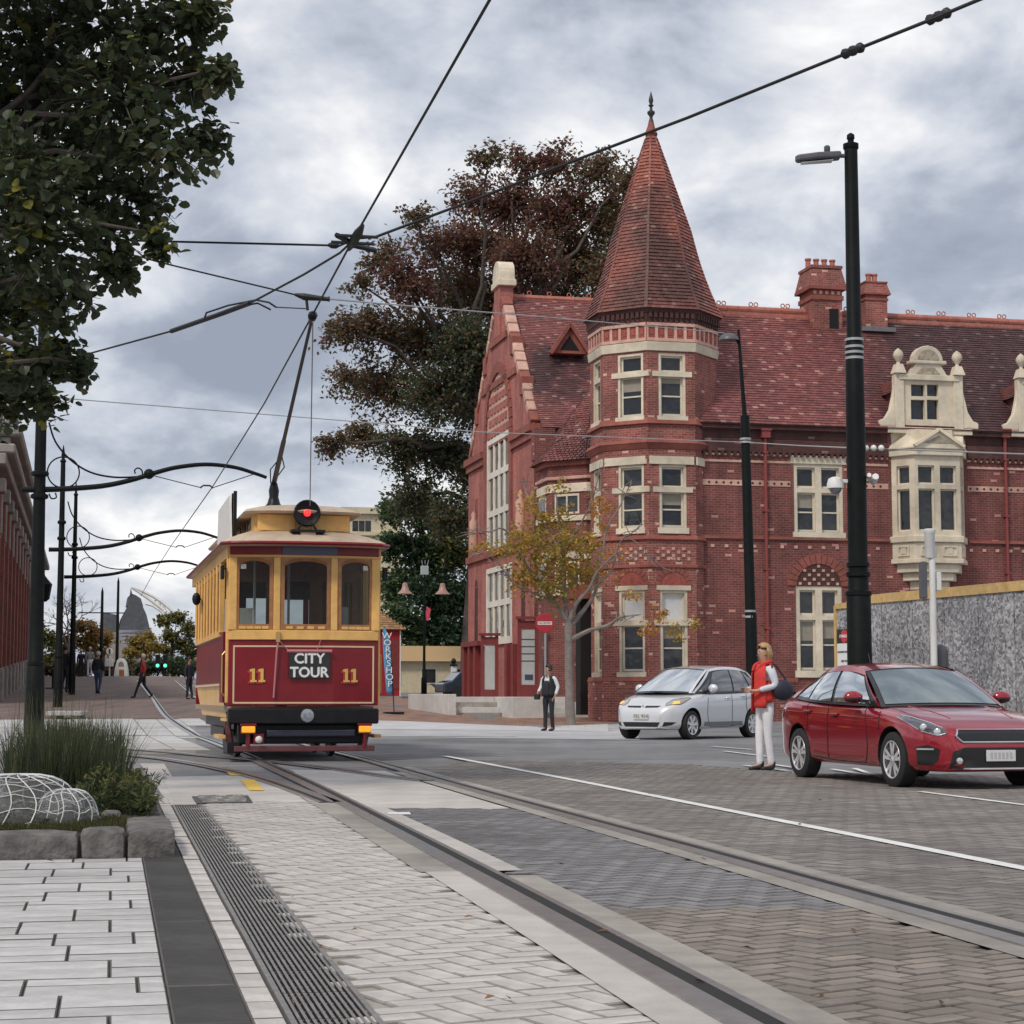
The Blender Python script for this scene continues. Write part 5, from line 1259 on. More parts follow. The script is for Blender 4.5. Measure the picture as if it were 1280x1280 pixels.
for (a, c) in ((300.5, 320), (446, 463.5)):
    x0, x1 = tx(a), tx(c); b = MB(); b.bx(x0, x1, -.16, -.05, tz(907), tz(904)); b.bx(x0+.01, x1-.01, -.12, -.05, tz(917), tz(907)); b.bar(((x0+x1)/2, -.1, tz(917)), ((x0+x1)/2, -.1, tz(934)), .035, .035)
    ind = b.build('indicator', M_tmaroon, tram); b = MB(); b.bx(x0+.015, x1-.015, -.165, -.12, tz(915.5), tz(907.3)); b.build('indicator_lens', M_amber, ind, bevel=.015)
b = MB(); b.bx(tx(317), tx(330), -.1, .1, tz(930), tz(917)); sk_ = b.build('brake_socket', M_tmaroon, tram, bevel=.01)
b = MB(); b.ball((tx(323.5), -.12, tz(924)), .055, 10, 6); b.build('socket_cap', M_ivory, sk_, smooth=True)
b = MB(); b.lathe([(.05, 0), (.05, .05)], 12); b2 = MB(Matrix.Translation((.03, -.105, tz(894.5))) @ Matrix.Rotation(R(90), 4, 'X')); b2.lathe([(.10, 0), (.09, .02), (.03, .03)], 14); b2.build('fleet_badge', mat('worn_silver', (.35, .38, .42), .4, metal=.5, var=.4, vscale=20), tram)
for y in (2.6, 4.6):
    for s in (-1, 1):
        b = MB(Matrix.Translation((s*.74, y, .41)) @ Matrix.Rotation(R(90), 4, 'Y')); b.lathe([(.36, -.05), (.41, -.05), (.41, .02), (.36, .05), (.08, .05)], 24); b.build('wheel', M_iron, tram, smooth=30)
    b = MB(); b.tube([(-.7, y, .41), (.7, y, .41)], .06, 8); b.build('axle', M_tblack, tram)
b = MB(); b.bx(-.92, .92, 1.2, LEN-1.2, .45, .72); b.build('underframe', M_tblack, tram)
for s in (-1, 1):
    b = MB(); b.bx(s*.95-.04, s*.95+.04, 2.2, 5.0, .30, .46); b.build('truck_frame', M_tblack, tram)
    for k in range(3): b = MB(); b.tube([(s*1.0, .5+k*.3, .72), (s*1.04, .55+k*.3, .5), (s*.98, .6+k*.3, .2)], .028, 6); b.build('brake_hanger', MATS['maroon_iron'], tram)
b = MB(); b.tube([(-.98, .5, .25), (-.8, .2, .28), (-.75, -.02, .42)], .03, 6); b.build('brake_hose', M_tblack, tram)
# numerals with red shadow, lamp-post rope
for pxn in (322.5, 438.5):
    x = tx(pxn); yy = .14*max(abs(x)-.42, 0)/(TW-.42); sl = math.atan2(.14, TW-.42)*(1 if x > 0 else -1)
    Mt = Matrix.Translation((x, yy-.012, tz(844.5))) @ Matrix.Rotation(sl, 4, 'Z') @ upright()
    # serifed numerals: two ones built as slabs
    for (m, dx_, dz_, dy_, nm) in ((M_tred, -.035, -.02, .004, 'numeral_shadow'), (M_tgold, 0, 0, 0, 'numeral')):
        for k in (-1, 1):
            b = MB(Mt @ Matrix.Translation((dx_+k*.062, dz_, -dy_)))
            b.ext([(-.022, -.08, 0), (.022, -.08, 0), (.022, .085, 0), (-.022, .085, 0)], (0, 0, .006)); b.ext([(-.048, -.095, 0), (.048, -.095, 0), (.048, -.065, 0), (-.048, -.065, 0)], (0, 0, .007)); b.ext([(-.055, .06, 0), (-.02, .052, 0), (-.02, .10, 0), (-.055, .088, 0)], (0, 0, .0075)); b.ext([(-.02, .075, 0), (.022, .075, 0), (.022, .10, 0), (-.02, .10, 0)], (0, 0, .0065))
            b.build(nm, m, dash)
b = MB(); b.tube([(tx(347), -.04, tz(800)), (tx(345), -.05, tz(815)), (tx(342), -.03, tz(872))], .014, 6); b.build('trolley_cord', mat('pink_cord', (.5, .2, .22), .7), tram)
b = MB(); b.bx(tx(344), tx(349), -.06, -.02, tz(803), tz(790)); b.build('cord_cleat', M_brass, tram)
# the CITY TOUR board hung on the dash
sb = thing('sign_board', 'black CITY TOUR sign board hanging on the front of the red tram', 'sign', TM @ Vector((tx(386), -.04, tz(831))), SA)
b = MB(); w, h = (tx(411.5)-tx(360.5))/2, (tz(814)-tz(848))/2; b.box((0, 0, 0), (2*w, .02, 2*h)); b.build('board', mat('sign_black', (.025, .027, .03), .35, var=.2, vscale=6), sb, bevel=.004)
b = MB(); b.tube([(-w-.03, -.01, h), (w+.03, -.01, h)], .024, 8); b.build('top_rail', MATS['pink_cord'], sb)
b = MB(); b.tube([(-w, 0, h), (tx(347)-tx(386), .0, tz(800)-tz(831))], .006, 4); b.build('hanging_cord', MATS['pink_cord'], sb)
b = MB(); b.tube([(w*.35, 0, h), (w*.55, .0, tz(800)-tz(831))], .006, 4); b.build('hanging_cord', MATS['pink_cord'], sb)
M_white = mat('sign_white', (.82, .82, .80), .5)
lettering('lettering', 'CITY', .205, Matrix.Translation((0, -.013, .085)) @ upright(), M_white, sb, 1.0, .002, .007)
lettering('lettering', 'TOUR', .205, Matrix.Translation((0, -.013, -.115)) @ upright(), M_white, sb, 1.0, .002, .007)
# ------------------------------------------------------------------ poles, wires and lamps
M_pole = mat('black_green_pole_paint', (0.006, 0.008, 0.008), 0.55, var=0.4, vscale=5, spec=0.18)
M_wire = mat('wire', (0.018, 0.018, 0.02), 0.6)
M_palewire = mat('galvanised_wire', (0.42, 0.42, 0.42), 0.5)
M_steel = mat('galvanised_steel', (0.42, 0.43, 0.44), 0.45, metal=0.5, var=0.15)
M_wht = mat('white_paint', (0.74, 0.74, 0.72), 0.5, var=0.08, vscale=5, grime=0.08)
REFP = at(45, 919, 46); M0 = Matrix.Rotation(SA, 4, 'Z'); M0.translation = Vector((REFP.x, 46, 0)); PW = Pl(M0, (0, 0), 0)
def pw(px, py): u, z = PW.px(px, py); return (u, 0, z)
armx = [pw(*p) for p in ((30, 612), (52, 612), (85, 611), (130, 607.5), (165, 600.5), (200, 590), (225, 584), (260, 580.5), (295, 584), (322, 592), (336, 597))]
def wire_pole(loc, label, r0, ztop, base_h, dz=0.0):
    t = thing('tram_wire_pole', label, 'tram pole', loc, SA, 'bracket poles holding the tram wire')
    b = MB(); b.lathe([(r0*1.25, -.2), (r0*1.25, base_h*.5), (r0*1.15, base_h), (r0, base_h+.06), (r0*.92, base_h+1.2), (r0*.75, 6.0), (r0*.62, ztop)], 14); b.build('pole', M_pole, t, smooth=40)
    b = MB()
    for z in (base_h+.03, 5.65, 6.2): b.lathe([(r0*1.0, 0), (r0*1.15, .03), (r0*1.15, .09), (r0*.9, .12)], 14, (0, 0, z))
    b.build('collar', M_pole, t, smooth=40)
    b = MB(); b.lathe([(r0*.62, 0), (r0*.9, .05), (r0*.4, .14), (r0*.55, .25), (.01, .6)], 10, (0, 0, ztop)); b.build('finial', M_pole, t, smooth=40)
    sh = Vector((0, 0, dz)); A = spline([Vector(p)+sh for p in armx], 5); b = MB(); n = len(A); b.tube(A, [.075-.035*i/n for i in range(n)], 8); arm = b.build('arm', M_pole, t, smooth=40)
    b = MB(); k = Vector(pw(189, 592.5))+sh; b.ball(k, .13, 10, 6); b.build('arm_boss', M_pole, arm, smooth=True)
    c = Vector(pw(82, 590.5))+sh; r = (pw(102, 590)[0]-pw(62, 590)[0])/2; b = MB(); b.tube([(c.x+r*math.cos(a), 0, c.z+r*math.sin(a)) for a in [i*math.pi/14 for i in range(29)]], .02, 6); b.build('scroll_ring', M_pole, t, smooth=40)
    b = MB(); b.tube(spline([Vector(pw(*p))+sh for p in ((64, 528), (72, 552), (90, 574), (115, 590), (145, 596.5), (176, 596))], 5), .025, 6); b.build('stay', M_pole, t, smooth=40)
    b = MB(); b.tube(spline([Vector(pw(*p))+sh for p in ((181, 595), (180, 588), (175, 585), (171, 588), (172, 592))], 4), .02, 6); b.tube(spline([Vector(pw(*p))+sh for p in ((64, 617), (67, 623), (73, 622), (72, 616))], 4), .02, 6); b.build('curl', M_pole, t, smooth=40)
    b = MB(); w = Vector(pw(261, 610))+sh
    for p in ((190, 593.5), (322, 592)): b.tube([Vector(pw(*p))+sh, w+Vector((.12 if p[0] > 261 else -.12, 0, 0))], .012, 5)
    b.tube([w+Vector((-.16, 0, 0)), w+Vector((-.08, 0, .06)), w+Vector((.08, 0, .06)), w+Vector((.16, 0, 0))], .022, 5); b.build('wire_hanger', M_wire, t)
    return t
for px_, Y, lab, r0, zt_ in ((45, 46, 'tall thick black tram pole rising from beside the grass planter', .185, 10.6), (74, 65, 'black tram pole with spiked top and second scrolled wire bracket up the street', .125, 8.3), (91, 80, 'thin black tram pole with the third scrolled wire bracket, farthest up the street', .115, 8.3)):
    X = (px_-640)/2400*Y*(CP) ; p = at(px_, 800, Y); wire_pole((p.x, Y, H(p.x, Y)), lab, r0, zt_, 1.6, -H(p.x, Y)+(.0))
def wire(name, label, cat, pts, r, m=M_wire, group=None, n=6):
    b = MB(); b.tube(pts, r, 6); return tag(b.build(name, m, None, smooth=40), label, cat, group)
def sag(a, b, s, n=10):
    return [Vector(a).lerp(Vector(b), i/n) - Vector((0, 0, 4*s*(i/n)*(1-i/n))) for i in range(n+1)]
g0 = atz(612, 0, WZ); g1 = atz(441, 300, WZ); g00 = g0 + (g0-g1).normalized()*14; g00.z = WZ
main = [g00, g0, g1, atz(391, 393, WZ), atz(330, 505, WZ), atz(266, 608, WZ), atz(214, 682, 5.6), atz(192, 716, 5.65), atz(176, 745, 6.0)]
wire('trolley_wire', 'main overhead trolley wire running from above the camera along the tram street', 'overhead wire', main, .0125)
J = atz(444, 298, WZ+.02)
c1 = [J, atz(425, 316, WZ), atz(380, 343, WZ), atz(305, 383, WZ), atz(280, 391, WZ), atz(214, 414, WZ), atz(115, 441, WZ), atz(40, 460, WZ)]
wire('trolley_wire', 'branch trolley wire curving left from the wire crossing above the tram', 'overhead wire', c1, .0125)
b = MB(); b.tube([atz(214, 414, WZ), atz(280, 391, WZ), atz(312, 379, WZ)], .03, 6); b.tube([atz(256, 397, WZ), atz(258, 391, WZ+.03), atz(285, 382, WZ+.05), atz(320, 375, WZ+.06), atz(336, 378, WZ+.03), atz(345, 384, WZ)], .012, 5); b.tube([atz(300, 383, WZ), atz(322, 379, WZ+.03), atz(338, 387, WZ)], .012, 5)
tag(b.build('section_insulator', M_wire, None, smooth=40), 'dark rod insulator on the branch trolley wire left of the trolley pole', 'wire fitting')
c2 = [J, atz(470, 296, WZ+.05), atz(600, 247, WZ+.3), atz(720, 200, WZ+.5), atz(860, 147, WZ+.6), atz(1060, 66, WZ+.6), atz(1170, 22, WZ+.5), atz(1230, -3, WZ+.4), atz(1330, -45, WZ+.3), atz(2600, -560, WZ+.2)]
wire('span_wire', 'long thick span wire crossing from the wire junction to the upper right', 'overhead wire', c2, .015)
for px_, py_ in ((1066, 63.5), (1173, 20.5)):
    b = MB(); c = atz(px_, py_, WZ+.55); d = (c2[6]-c2[5]).normalized(); b.tube([c-d*.14, c-d*.11, c-d*.05, c, c+d*.05, c+d*.11, c+d*.14], [.02, .045, .03, .045, .03, .045, .02], 8)
    tag(b.build('strain_insulator', M_wire, None, smooth=40), 'ribbed strain insulator on the thick span wire, %s' % ('above the tall lamp post' if px_ < 1100 else 'at the upper right corner of the sky'), 'wire insulator')
b = MB(); d = (g0-g1).normalized(); s_ = Vector((d.y, -d.x, 0)); b.tube([J-d*.5, J-d*.1, J+d*.15, J+d*.55], [.02, .055, .055, .02], 6)
for o in (-.2, .1): b.tube([J+d*o-s_*.22, J+d*o+s_*.22], .018, 5)
b.tube([J+s_*.0-d*.3, J-s_*.28-d*.5], .03, 5); b.tube([J-d*.2, J+s_*.2+d*.1], .03, 5)
tag(b.build('wire_frog', M_wire, None), 'dark cast fitting where the trolley wires meet above the tram', 'wire fitting')
wire('span_wire', 'level span wire from the tree to the wire crossing', 'overhead wire', [atz(100, 299, WZ+.3), atz(215, 302, WZ+.2), atz(425, 307, WZ+.04), J], .012)
b = MB(); a, c = atz(410, 306.5, WZ+.05), atz(424, 307, WZ+.04); b.tube([a, a.lerp(c, .3), a.lerp(c, .7), c], [.015, .035, .035, .015], 6); tag(b.build('strain_insulator', M_wire), 'small insulator on the level span wire beside the wire crossing', 'wire insulator')
lampP = at(934, 553, 55)
sp1 = [atz(60, 300, 6.9), atz(172, 320, 6.5), atz(200, 328, 6.45), atz(380, 371, 6.2)]
Lq = at(380, 371, sp1[-1].y)
wire('span_wire', 'sagging span wire dropping from the tree towards the branch wire insulator', 'overhead wire', sp1, .012)
wire('span_wire', 'pale span wire passing the copper tree and gable to the tower', 'overhead wire', [Lq, at(470, 379, 32), at(690, 397, 45), at(905, 416, 58)], .014, M_palewire)
b = MB(); c = Lq; b.tube([c+Vector((-.12, 0, .03)), c, c+Vector((.30, 0, -.03)), c+Vector((.34, 0, -.03))], [.02, .05, .03, .04], 6); b.tube([c+Vector((.03, 0, 0)), c+Vector((.05, 0, -.18))], .02, 5); b.tube([c+Vector((.05, 0, -.16)), atz(345, 384, WZ)], .008, 4)
tag(b.build('pull_off_clamp', M_wire), 'dark pull-off clamp hanging on the sagging span wire', 'wire fitting')
wire('span_wire', 'thin low span wire passing behind the trolley pole to the slim lamp post', 'overhead wire', [at(40, 494, 40), at(105, 500, 42), at(420, 525, 46), at(600, 540, 49), lampP], .013, M_palewire)
bigP = at(1065, 560, 30)
wire('span_wire', 'pale wire running between the two lamp posts and off to the right', 'overhead wire', [lampP, at(1000, 557, 42), bigP, at(1130, 562, 31), at(1290, 568, 33)], .014, M_palewire)
b = MB(); 
for k in range(3): b.ball(bigP+Vector((.22+.12*k, 0, -.0)), .05, 8, 6)
tag(b.build('strain_insulator', M_wht, None, smooth=True), 'white bead insulator beside the tall lamp post', 'wire insulator')
# ---- tall lamp post at the right
lp = at(1075, 850, 30); lp.z = 0
big = thing('street_lamp', 'tall thick dark lamp post with flat LED head behind the red car', 'street lamp', lp, 0)
LMx = mx(big); PBp = Pl(LMx, (0, 0), 0); bz = lambda y: PBp.px(1068, y)[1]
b = MB(); lean = PBp.px(1068, 300)[0]; b.lathe([(.20, 0), (.19, bz(745)), (.165, bz(740)), (.155, bz(715)), (.15, bz(520)), (.14, bz(430)), (.118, bz(425)), (.105, bz(186))], 20); pl_ = b.build('pole', M_pole, big, smooth=40)
b = MB()
for y, r in ((718, .19), (742, .205), (706, .18)): b.lathe([(r-.04, -.05), (r, -.03), (r, .03), (r-.04, .05)], 20, (0, 0, bz(y)))
b.build('collar', M_pole, big, smooth=40)
for y in (425, 434, 441, 448): b = MB(); b.lathe([(.10, -.02), (.148, -.02), (.148, .02), (.10, .02)], 20, (0, 0, bz(y))); b.build('steel_band', M_steel, big, smooth=40)
b = MB(); b.lathe([(.11, 0), (.125, .02), (.125, .09), (.05, .12), (.05, .16), (.065, .18), (.06, .24), (.02, .27)], 14, (0, 0, bz(187))); b.build('pole_cap', M_pole, big, smooth=40)
M_led = mat('lamp_head_grey', (.10, .10, .11), .45, var=.1)
z = bz(195); b = MB(); b.tube([(-.08, 0, z), (-.3, 0, z+.01)], .035, 8); b.build('lamp_arm', M_led, big, smooth=40)
b = MB(); b.ext([(-.17, -.12, z-.05), (-.17, .12, z-.05), (-.55, .14, z-.07), (-.86, .09, z-.10), (-.90, 0, z-.11), (-.86, -.09, z-.10), (-.55, -.14, z-.07)], (0, 0, .11)); hd = b.build('lamp_head', M_led, big, bevel=.03)
b = MB(); b.lathe([(.03, 0), (.035, .04), (.05, .06), (.05, .13), (.03, .15)], 10, (-.38, 0, z+.02)); b.build('photocell', M_led, hd, smooth=40)
b = MB(); b.ext([(-.3, -.09, z-.075), (-.3, .09, z-.075), (-.8, .06, z-.115), (-.8, -.06, z-.115)], (0, 0, -.015)); b.build('lamp_lens', M_wht, hd)
# security cameras on the post
sc = thing('security_camera', 'white dome security camera on the left of the tall lamp post', 'security camera', lp+Vector((0, 0, bz(606))))
b = MB(); b.bar((-.1, 0, .05), (-.30, -.02, .06), .07, .06); b.build('bracket', M_wht, sc, bevel=.01)
b = MB(); b.lathe([(.05, .12), (.11, .09), (.135, .0), (.135, -.06)][::-1], 16, (-.34, -.03, 0)); b.build('housing', M_wht, sc, smooth=40)
b = MB(); b.ball((-.34, -.03, -.06), .10, 14, 8); b.build('dome', mat('dome_smoke', (.25, .25, .26), .12, coat=.8), sc, smooth=True)
sc = thing('security_camera', 'small white bullet camera on the right of the tall lamp post', 'security camera', lp+Vector((0, 0, bz(601))))
b = MB(); b.bar((.08, 0, .02), (.20, 0, .03), .05, .05); b.build('bracket', M_wht, sc)
b = MB(Matrix.Translation((.27, -.05, .02)) @ Matrix.Rotation(R(75), 4, 'X')); b.lathe([(.05, -.12), (.055, -.1), (.055, .1), (.05, .12)], 12); b.build('camera_body', M_wht, sc, smooth=40)
b = MB(Matrix.Translation((.18, -.04, .06)) @ Matrix.Rotation(R(75), 4, 'X')); b.lathe([(.03, -.08), (.035, .08)], 10); b.build('sensor', M_wht, sc, smooth=40)
# ---- slim lamp post by the facade
sl = at(940, 800, 55); sl.z = 0
slim = thing('street_lamp', 'slim dark lamp post with small curved bell lamp in front of the brick wall', 'street lamp', sl, 0)
Psl = Pl(mx(slim), (0, 0), 0); sz = lambda y: Psl.px(932, y)[1]; su = lambda x, y: Psl.px(x, y)[0]
ft = su(922.5, 416)
b = MB(); b.tube([(0, 0, 0), (su(938.5, 770), 0, sz(770)), (su(938, 766), 0, sz(764)), (su(931, 520), 0, sz(520))], [.175, .165, .15, .13], 14); b.build('pole', M_pole, slim, smooth=40)
b = MB(); b.tube([(su(931, 521), 0, sz(521)), (su(927, 470), 0, sz(470)), (su(923, 412), 0, sz(412))], [.07, .055, .04], 10); b.build('upper_pole', M_pole, slim, smooth=40)
b = MB(); b.tube(spline([(su(923.5, 430), 0, sz(430)), (su(919, 423), 0, sz(423)), (su(913, 418), 0, sz(418)), (su(907, 419), 0, sz(419))], 4), .03, 6); b.build('lamp_arm', M_pole, slim, smooth=40)
b = MB(); b.lathe([(.30, -.13), (.28, -.04), (.16, .06), (.05, .09)], 14, (su(911, 420), 0, sz(420))); b.build('lamp_shade', M_led, slim, smooth=40)
b = MB()
for y in (549, 553, 764, 771): b.lathe([(.10, -.03), (.165, -.03), (.165, .03), (.10, .03)], 14, (su(931+(y-520)*.028, y), 0, sz(y)))
b.build('steel_band', M_steel, slim, smooth=40)
# ---- hoarding of chip board with timber capping
M_chip = bpy.data.materials.new('grey_chip_board'); M_chip.use_nodes = True; t_ = M_chip.node_tree; bb = t_.nodes['Principled BSDF']
tcn = t_.nodes.new('ShaderNodeTexCoord'); vo = t_.nodes.new('ShaderNodeTexVoronoi'); vo.inputs['Scale'].default_value = 24; nz = t_.nodes.new('ShaderNodeTexNoise'); nz.inputs['Scale'].default_value = 9; nz.inputs['Detail'].default_value = 3
mp = t_.nodes.new('ShaderNodeMixRGB'); mp.inputs[0].default_value = .06; t_.links.new(tcn.outputs['Object'], nz.inputs[0]); t_.links.new(tcn.outputs['Object'], mp.inputs[1]); t_.links.new(nz.outputs[1], mp.inputs[2]); t_.links.new(mp.outputs[0], vo.inputs['Vector'])
rp = t_.nodes.new('ShaderNodeValToRGB'); rp.color_ramp.elements[0].color = (.13, .13, .14, 1); rp.color_ramp.elements[1].color = (.52, .52, .54, 1); e2 = rp.color_ramp.elements.new(.5); e2.color = (.30, .295, .30, 1)
sr = t_.nodes.new('ShaderNodeSeparateXYZ'); t_.links.new(vo.outputs['Color'], sr.inputs[0]); t_.links.new(sr.outputs[0], rp.inputs[0]); n9 = t_.nodes.new('ShaderNodeTexNoise'); n9.inputs['Scale'].default_value = .9; n9.inputs['Detail'].default_value = 7; t_.links.new(tcn.outputs['Object'], n9.inputs[0]); m9 = t_.nodes.new('ShaderNodeMapRange'); m9.inputs[1].default_value = .3; m9.inputs[2].default_value = .7; m9.inputs[3].default_value = .62; m9.inputs[4].default_value = 1.25; t_.links.new(n9.outputs[0], m9.inputs[0]); s9 = t_.nodes.new('ShaderNodeVectorMath'); s9.operation = 'SCALE'; t_.links.new(rp.outputs[0], s9.inputs[0]); t_.links.new(m9.outputs[0], s9.inputs['Scale']); t_.links.new(s9.outputs[0], bb.inputs['Base Color']); bb.inputs['Roughness'].default_value = .8
M_wood = mat('yellow_timber', (.60, .40, .16), .6, var=.2, vscale=8, grime=.1)
h0 = at(1066, 755, 37.6); h1 = at(1420, 730, 29.6); h0.z = h1.z = 0; dd = (h1-h0); hl_ = dd.length; ha = math.atan2(dd.y, dd.x)
hd = thing('hoarding', 'grey chip board site hoarding with yellow timber capping behind the red car', 'hoarding', h0, ha)
npn = 8; hh = 2.72
for i in range(npn+1):
    w = hl_/npn; b = MB(); b.bx(i*w+.011, (i+1)*w-.011, .004*(i % 2), .03, .05+.02*(i % 3), hh); b.build('board_panel', M_chip, hd)
b = MB(); b.bx(-.05, hl_+w, -.03, .08, hh, hh+.17); b.build('capping', M_wood, hd)
b = MB()
for i in range(npn+2): b.bx(i*w-.05, i*w+.05, .032, .12, .05, hh-.02)
b.build('stud', M_wood, hd)
b = MB(); b.bx(-.62, -.01, .0, .03, .05, hh-.05); b.build('end_panel', M_chip, hd)
b = MB(); b.bx(-.70, -.62, -.03, .06, .05, hh+.02); b.bx(-.62, -.03, -.03, .06, hh-.05, hh+.06); b.build('end_frame', M_wood, hd)
b = MB(); b.bar((-.35, .05, hh), (.1, .06, hh+.42), .05, .05); b.build('stay', M_wood, hd)
b = MB(); p = Pl(mx(hd), (0, 0), 0).px(965, 748)[0]; b.bar((.12, .1, hh+.1), (.12+.01, .1, hh+.1), .02, .02)
ds = thing('danger_sign', 'white site sign with red DANGER oval beside the tall lamp post', 'sign', h0, ha)
hm = mx(ds); Ph = Pl(hm, (0, 0), 0); a0, zt0 = Ph.px(1047, 787); a1, zt1 = Ph.px(1066, 832); a0, a1 = -.60, -.03
b = MB(); b.bx(a0, a1, -.02, -.003, zt1, zt0-.28); b.build('panel', M_white, ds)
b = MB(); b.bx(a0, a1, -.02, -.003, zt0-.28, zt0); b.build('header', mat('sign_black2', (.02, .02, .02), .4), ds)
b = MB(Matrix.Translation(((a0+a1)/2, -.022, zt0-.14)) @ Matrix.Rotation(R(90), 4, 'X')); b.lathe([(.13, -.002), (.13, .003)], 24); o = b.build('red_oval', mat('sign_red', (.60, .04, .06), .4), ds); o.scale = (1, 1, 1)
b.v = []; 
lettering('lettering', 'DANGER', .085, Matrix.Translation(((a0+a1)/2, -.028, zt0-.14)) @ upright(), M_white, ds)
for k, tx_ in enumerate(('CONSTRUCTION SITE', 'KEEP OUT')): lettering('lettering', tx_, .055, Matrix.Translation(((a0+a1)/2, -.023, zt0-.45-.18*k)) @ upright(), mat('sign_ink', (.05, .06, .12), .5), ds)
# ---- white signal post in front of the hoarding
tp = at(1167, 800, 31); tp.z = 0
ts = thing('signal_post', 'white pole with grey signal box back in front of the hoarding', 'signal post', tp)
Pt = Pl(mx(ts), (0, 0), 0); z_ = lambda y: Pt.px(1167, y)[1]
b = MB(); b.lathe([(.055, 0), (.055, z_(690))], 12); b.lathe([(.07, 0), (.085, .02), (.085, .40), (.10, .42), (.10, .47), (.07, .48)], 12, (-.03, 0, z_(698))); b.build('pole', M_wht, ts, smooth=40)
b = MB(); b.box((-.14, .05, z_(725)), (.10, .2, z_(702)-z_(748)), 0); b.build('signal_back', M_led, ts, bevel=.015)
b = MB(); b.box((.10, .0, z_(727)), (.07, .12, z_(715)-z_(738))); b.build('push_button', M_wht, ts, bevel=.01)
b = MB(); b.lathe([(.13, 0), (.13, .28), (.10, .36), (.03, .40)], 12, (.17, .3, z_(832)-.05)); b.build('bell_housing', M_led, ts, smooth=40)
# ---- round red sign on a post
ne = gp(682, 902); nes = thing('road_sign', 'round red no entry sign on a post by the small street tree', 'road sign', ne, SA*.3)
Pn = Pl(mx(nes), (0, 0), 0); nz_ = Pn.px(681, 779)[1]; nr = (Pn.px(693, 779)[0]-Pn.px(669, 779)[0])/2
b = MB(); b.tube([(0, .04, 0), (0, .04, nz_+nr)], .04, 8); b.build('post', M_steel, nes, smooth=40)
b = MB(Matrix.Translation((-.02, 0, nz_)) @ Matrix.Rotation(R(90), 4, 'X')); b.lathe([(nr*.98, -.015), (nr, 0), (nr*.97, .015)], 28); b.build('disc', mat('sign_red2', (.42, .03, .045), .45), nes, smooth=40)
b = MB(); b.bx(-.02-nr*.74, -.02+nr*.74, -.022, -.014, nz_-nr*.17, nz_+nr*.17); b.build('white_bar', M_white, nes)
lettering('lettering', 'NO ENTRY', nr*.27, Matrix.Translation((-.02, -.027, nz_)) @ upright(), MATS['sign_ink'], nes)
# ---- feather flag
fb = gp(492, 893); fl = thing('feather_flag', 'tall blue WORKSHOP feather flag on a black base by the tram', 'banner', fb, SA)
Pf = Pl(mx(fl), (0, 0), 0); fq = lambda x, y: Pf.px(x, y)
b = MB(); w_ = fq(503, 890)[0]-fq(479, 890)[0]; b.box((0, 0, .05), (w_, .5, .08)); b.build('base', M_tblack, fl, bevel=.02)
b = MB(); pl__ = [(fq(492.5, 888)[0], .0, .08), (fq(491.5, 868)[0], 0, fq(491, 868)[1]), (fq(488, 810)[0], 0, fq(488, 810)[1]), (fq(480, 783)[0], 0, fq(480, 783)[1])]; b.tube(spline(pl__, 4), .018, 6); b.build('pole', M_tblack, fl)
M_flag = mat('blue_flag_cloth', (.10, .30, .52), .8, var=.12, vscale=3)
b = MB(); L_ = [(479, 784), (478.2, 792), (478.6, 810), (480.5, 835), (483, 862), (484, 868)]; R_ = [(480, 784), (485, 792), (488, 810), (490, 835), (491.5, 862), (491.5, 868)]
rows = []
for (a, c) in zip(L_, R_):
    r_ = []
    for j in range(5):
        u = fq(*a)[0]*(1-j/4)+fq(*c)[0]*j/4; z = fq(*a)[1]; r_.append((u, .03*math.sin(j*1.6+z*2), z))
    rows.append(r_)
b.grid(rows); o = b.build('flag', M_flag, fl, smooth=True); so = o.modifiers.new('cloth', 'SOLIDIFY'); so.thickness = .006
for i, ch in enumerate('WORKSHOP'):
    y = 795+i*8.6; lettering('lettering', ch, .30, Matrix.Translation((fq(483.3+i*.55, y)[0], -.06, fq(484, y)[1])) @ upright(), M_white, fl, 1.1)
# ---- red kiosk with a tiled pyramid roof
kp = gp(484, 873); kk = thing('kiosk', 'small red kiosk with brown tiled pyramid roof beside the tram', 'kiosk', kp, SA)
Pk = Pl(mx(kk), (0, 0), 0); kz = lambda y: Pk.px(490, y)[1]; kx = lambda x: Pk.px(x, 840)[0]
M_kred = mat('kiosk_red', (.34, .02, .028), .45, var=.15, vscale=3)
b = MB(); x1 = kx(501); x0 = x1-2.2; b.bx(x0, x1, 0, 2.2, .12, kz(786)); b.build('cabin', M_kred, kk)
b = MB(); b.bx(x0-.05, x1+.05, -.05, 2.25, 0, .12); b.build('plinth', M_conc, kk)
xm = (x0+x1)/2; zt0 = kz(787); zt1 = kz(762)
b = MB(); e_ = .22; b.add([(x0-e_, -e_, zt0), (x1+e_, -e_, zt0), (x1+e_, 2.2+e_, zt0), (x0-e_, 2.2+e_, zt0), (xm, 1.1, zt1)], [(0,1,4), (1,2,4), (2,3,4), (3,0,4), (3,2,1,0)]); krf = b.build('roof', M_dkbrick, kk)
b = MB(); hyp = Vector((0, 1.1+e_, zt1-zt0)); half = 1.1+e_
tile_area(b, (x0-e_, -e_, zt0), (1,0,0), hyp, lambda v: (v/hyp.length*half, 2*half-v/hyp.length*half), hyp.length*.95, .20, .3, .03)
tile_area(b, (x1+e_, -e_, zt0), (0,1,0), (-half, 0, zt1-zt0), lambda v: (v/hyp.length*half, 2*half-v/hyp.length*half), hyp.length*.95, .20, .3, .03)
b.build('roof_tiles', mat('brown_tiles', (.34, .20, .10), .7, island=.3), krf, uv=False, kind='stuff')
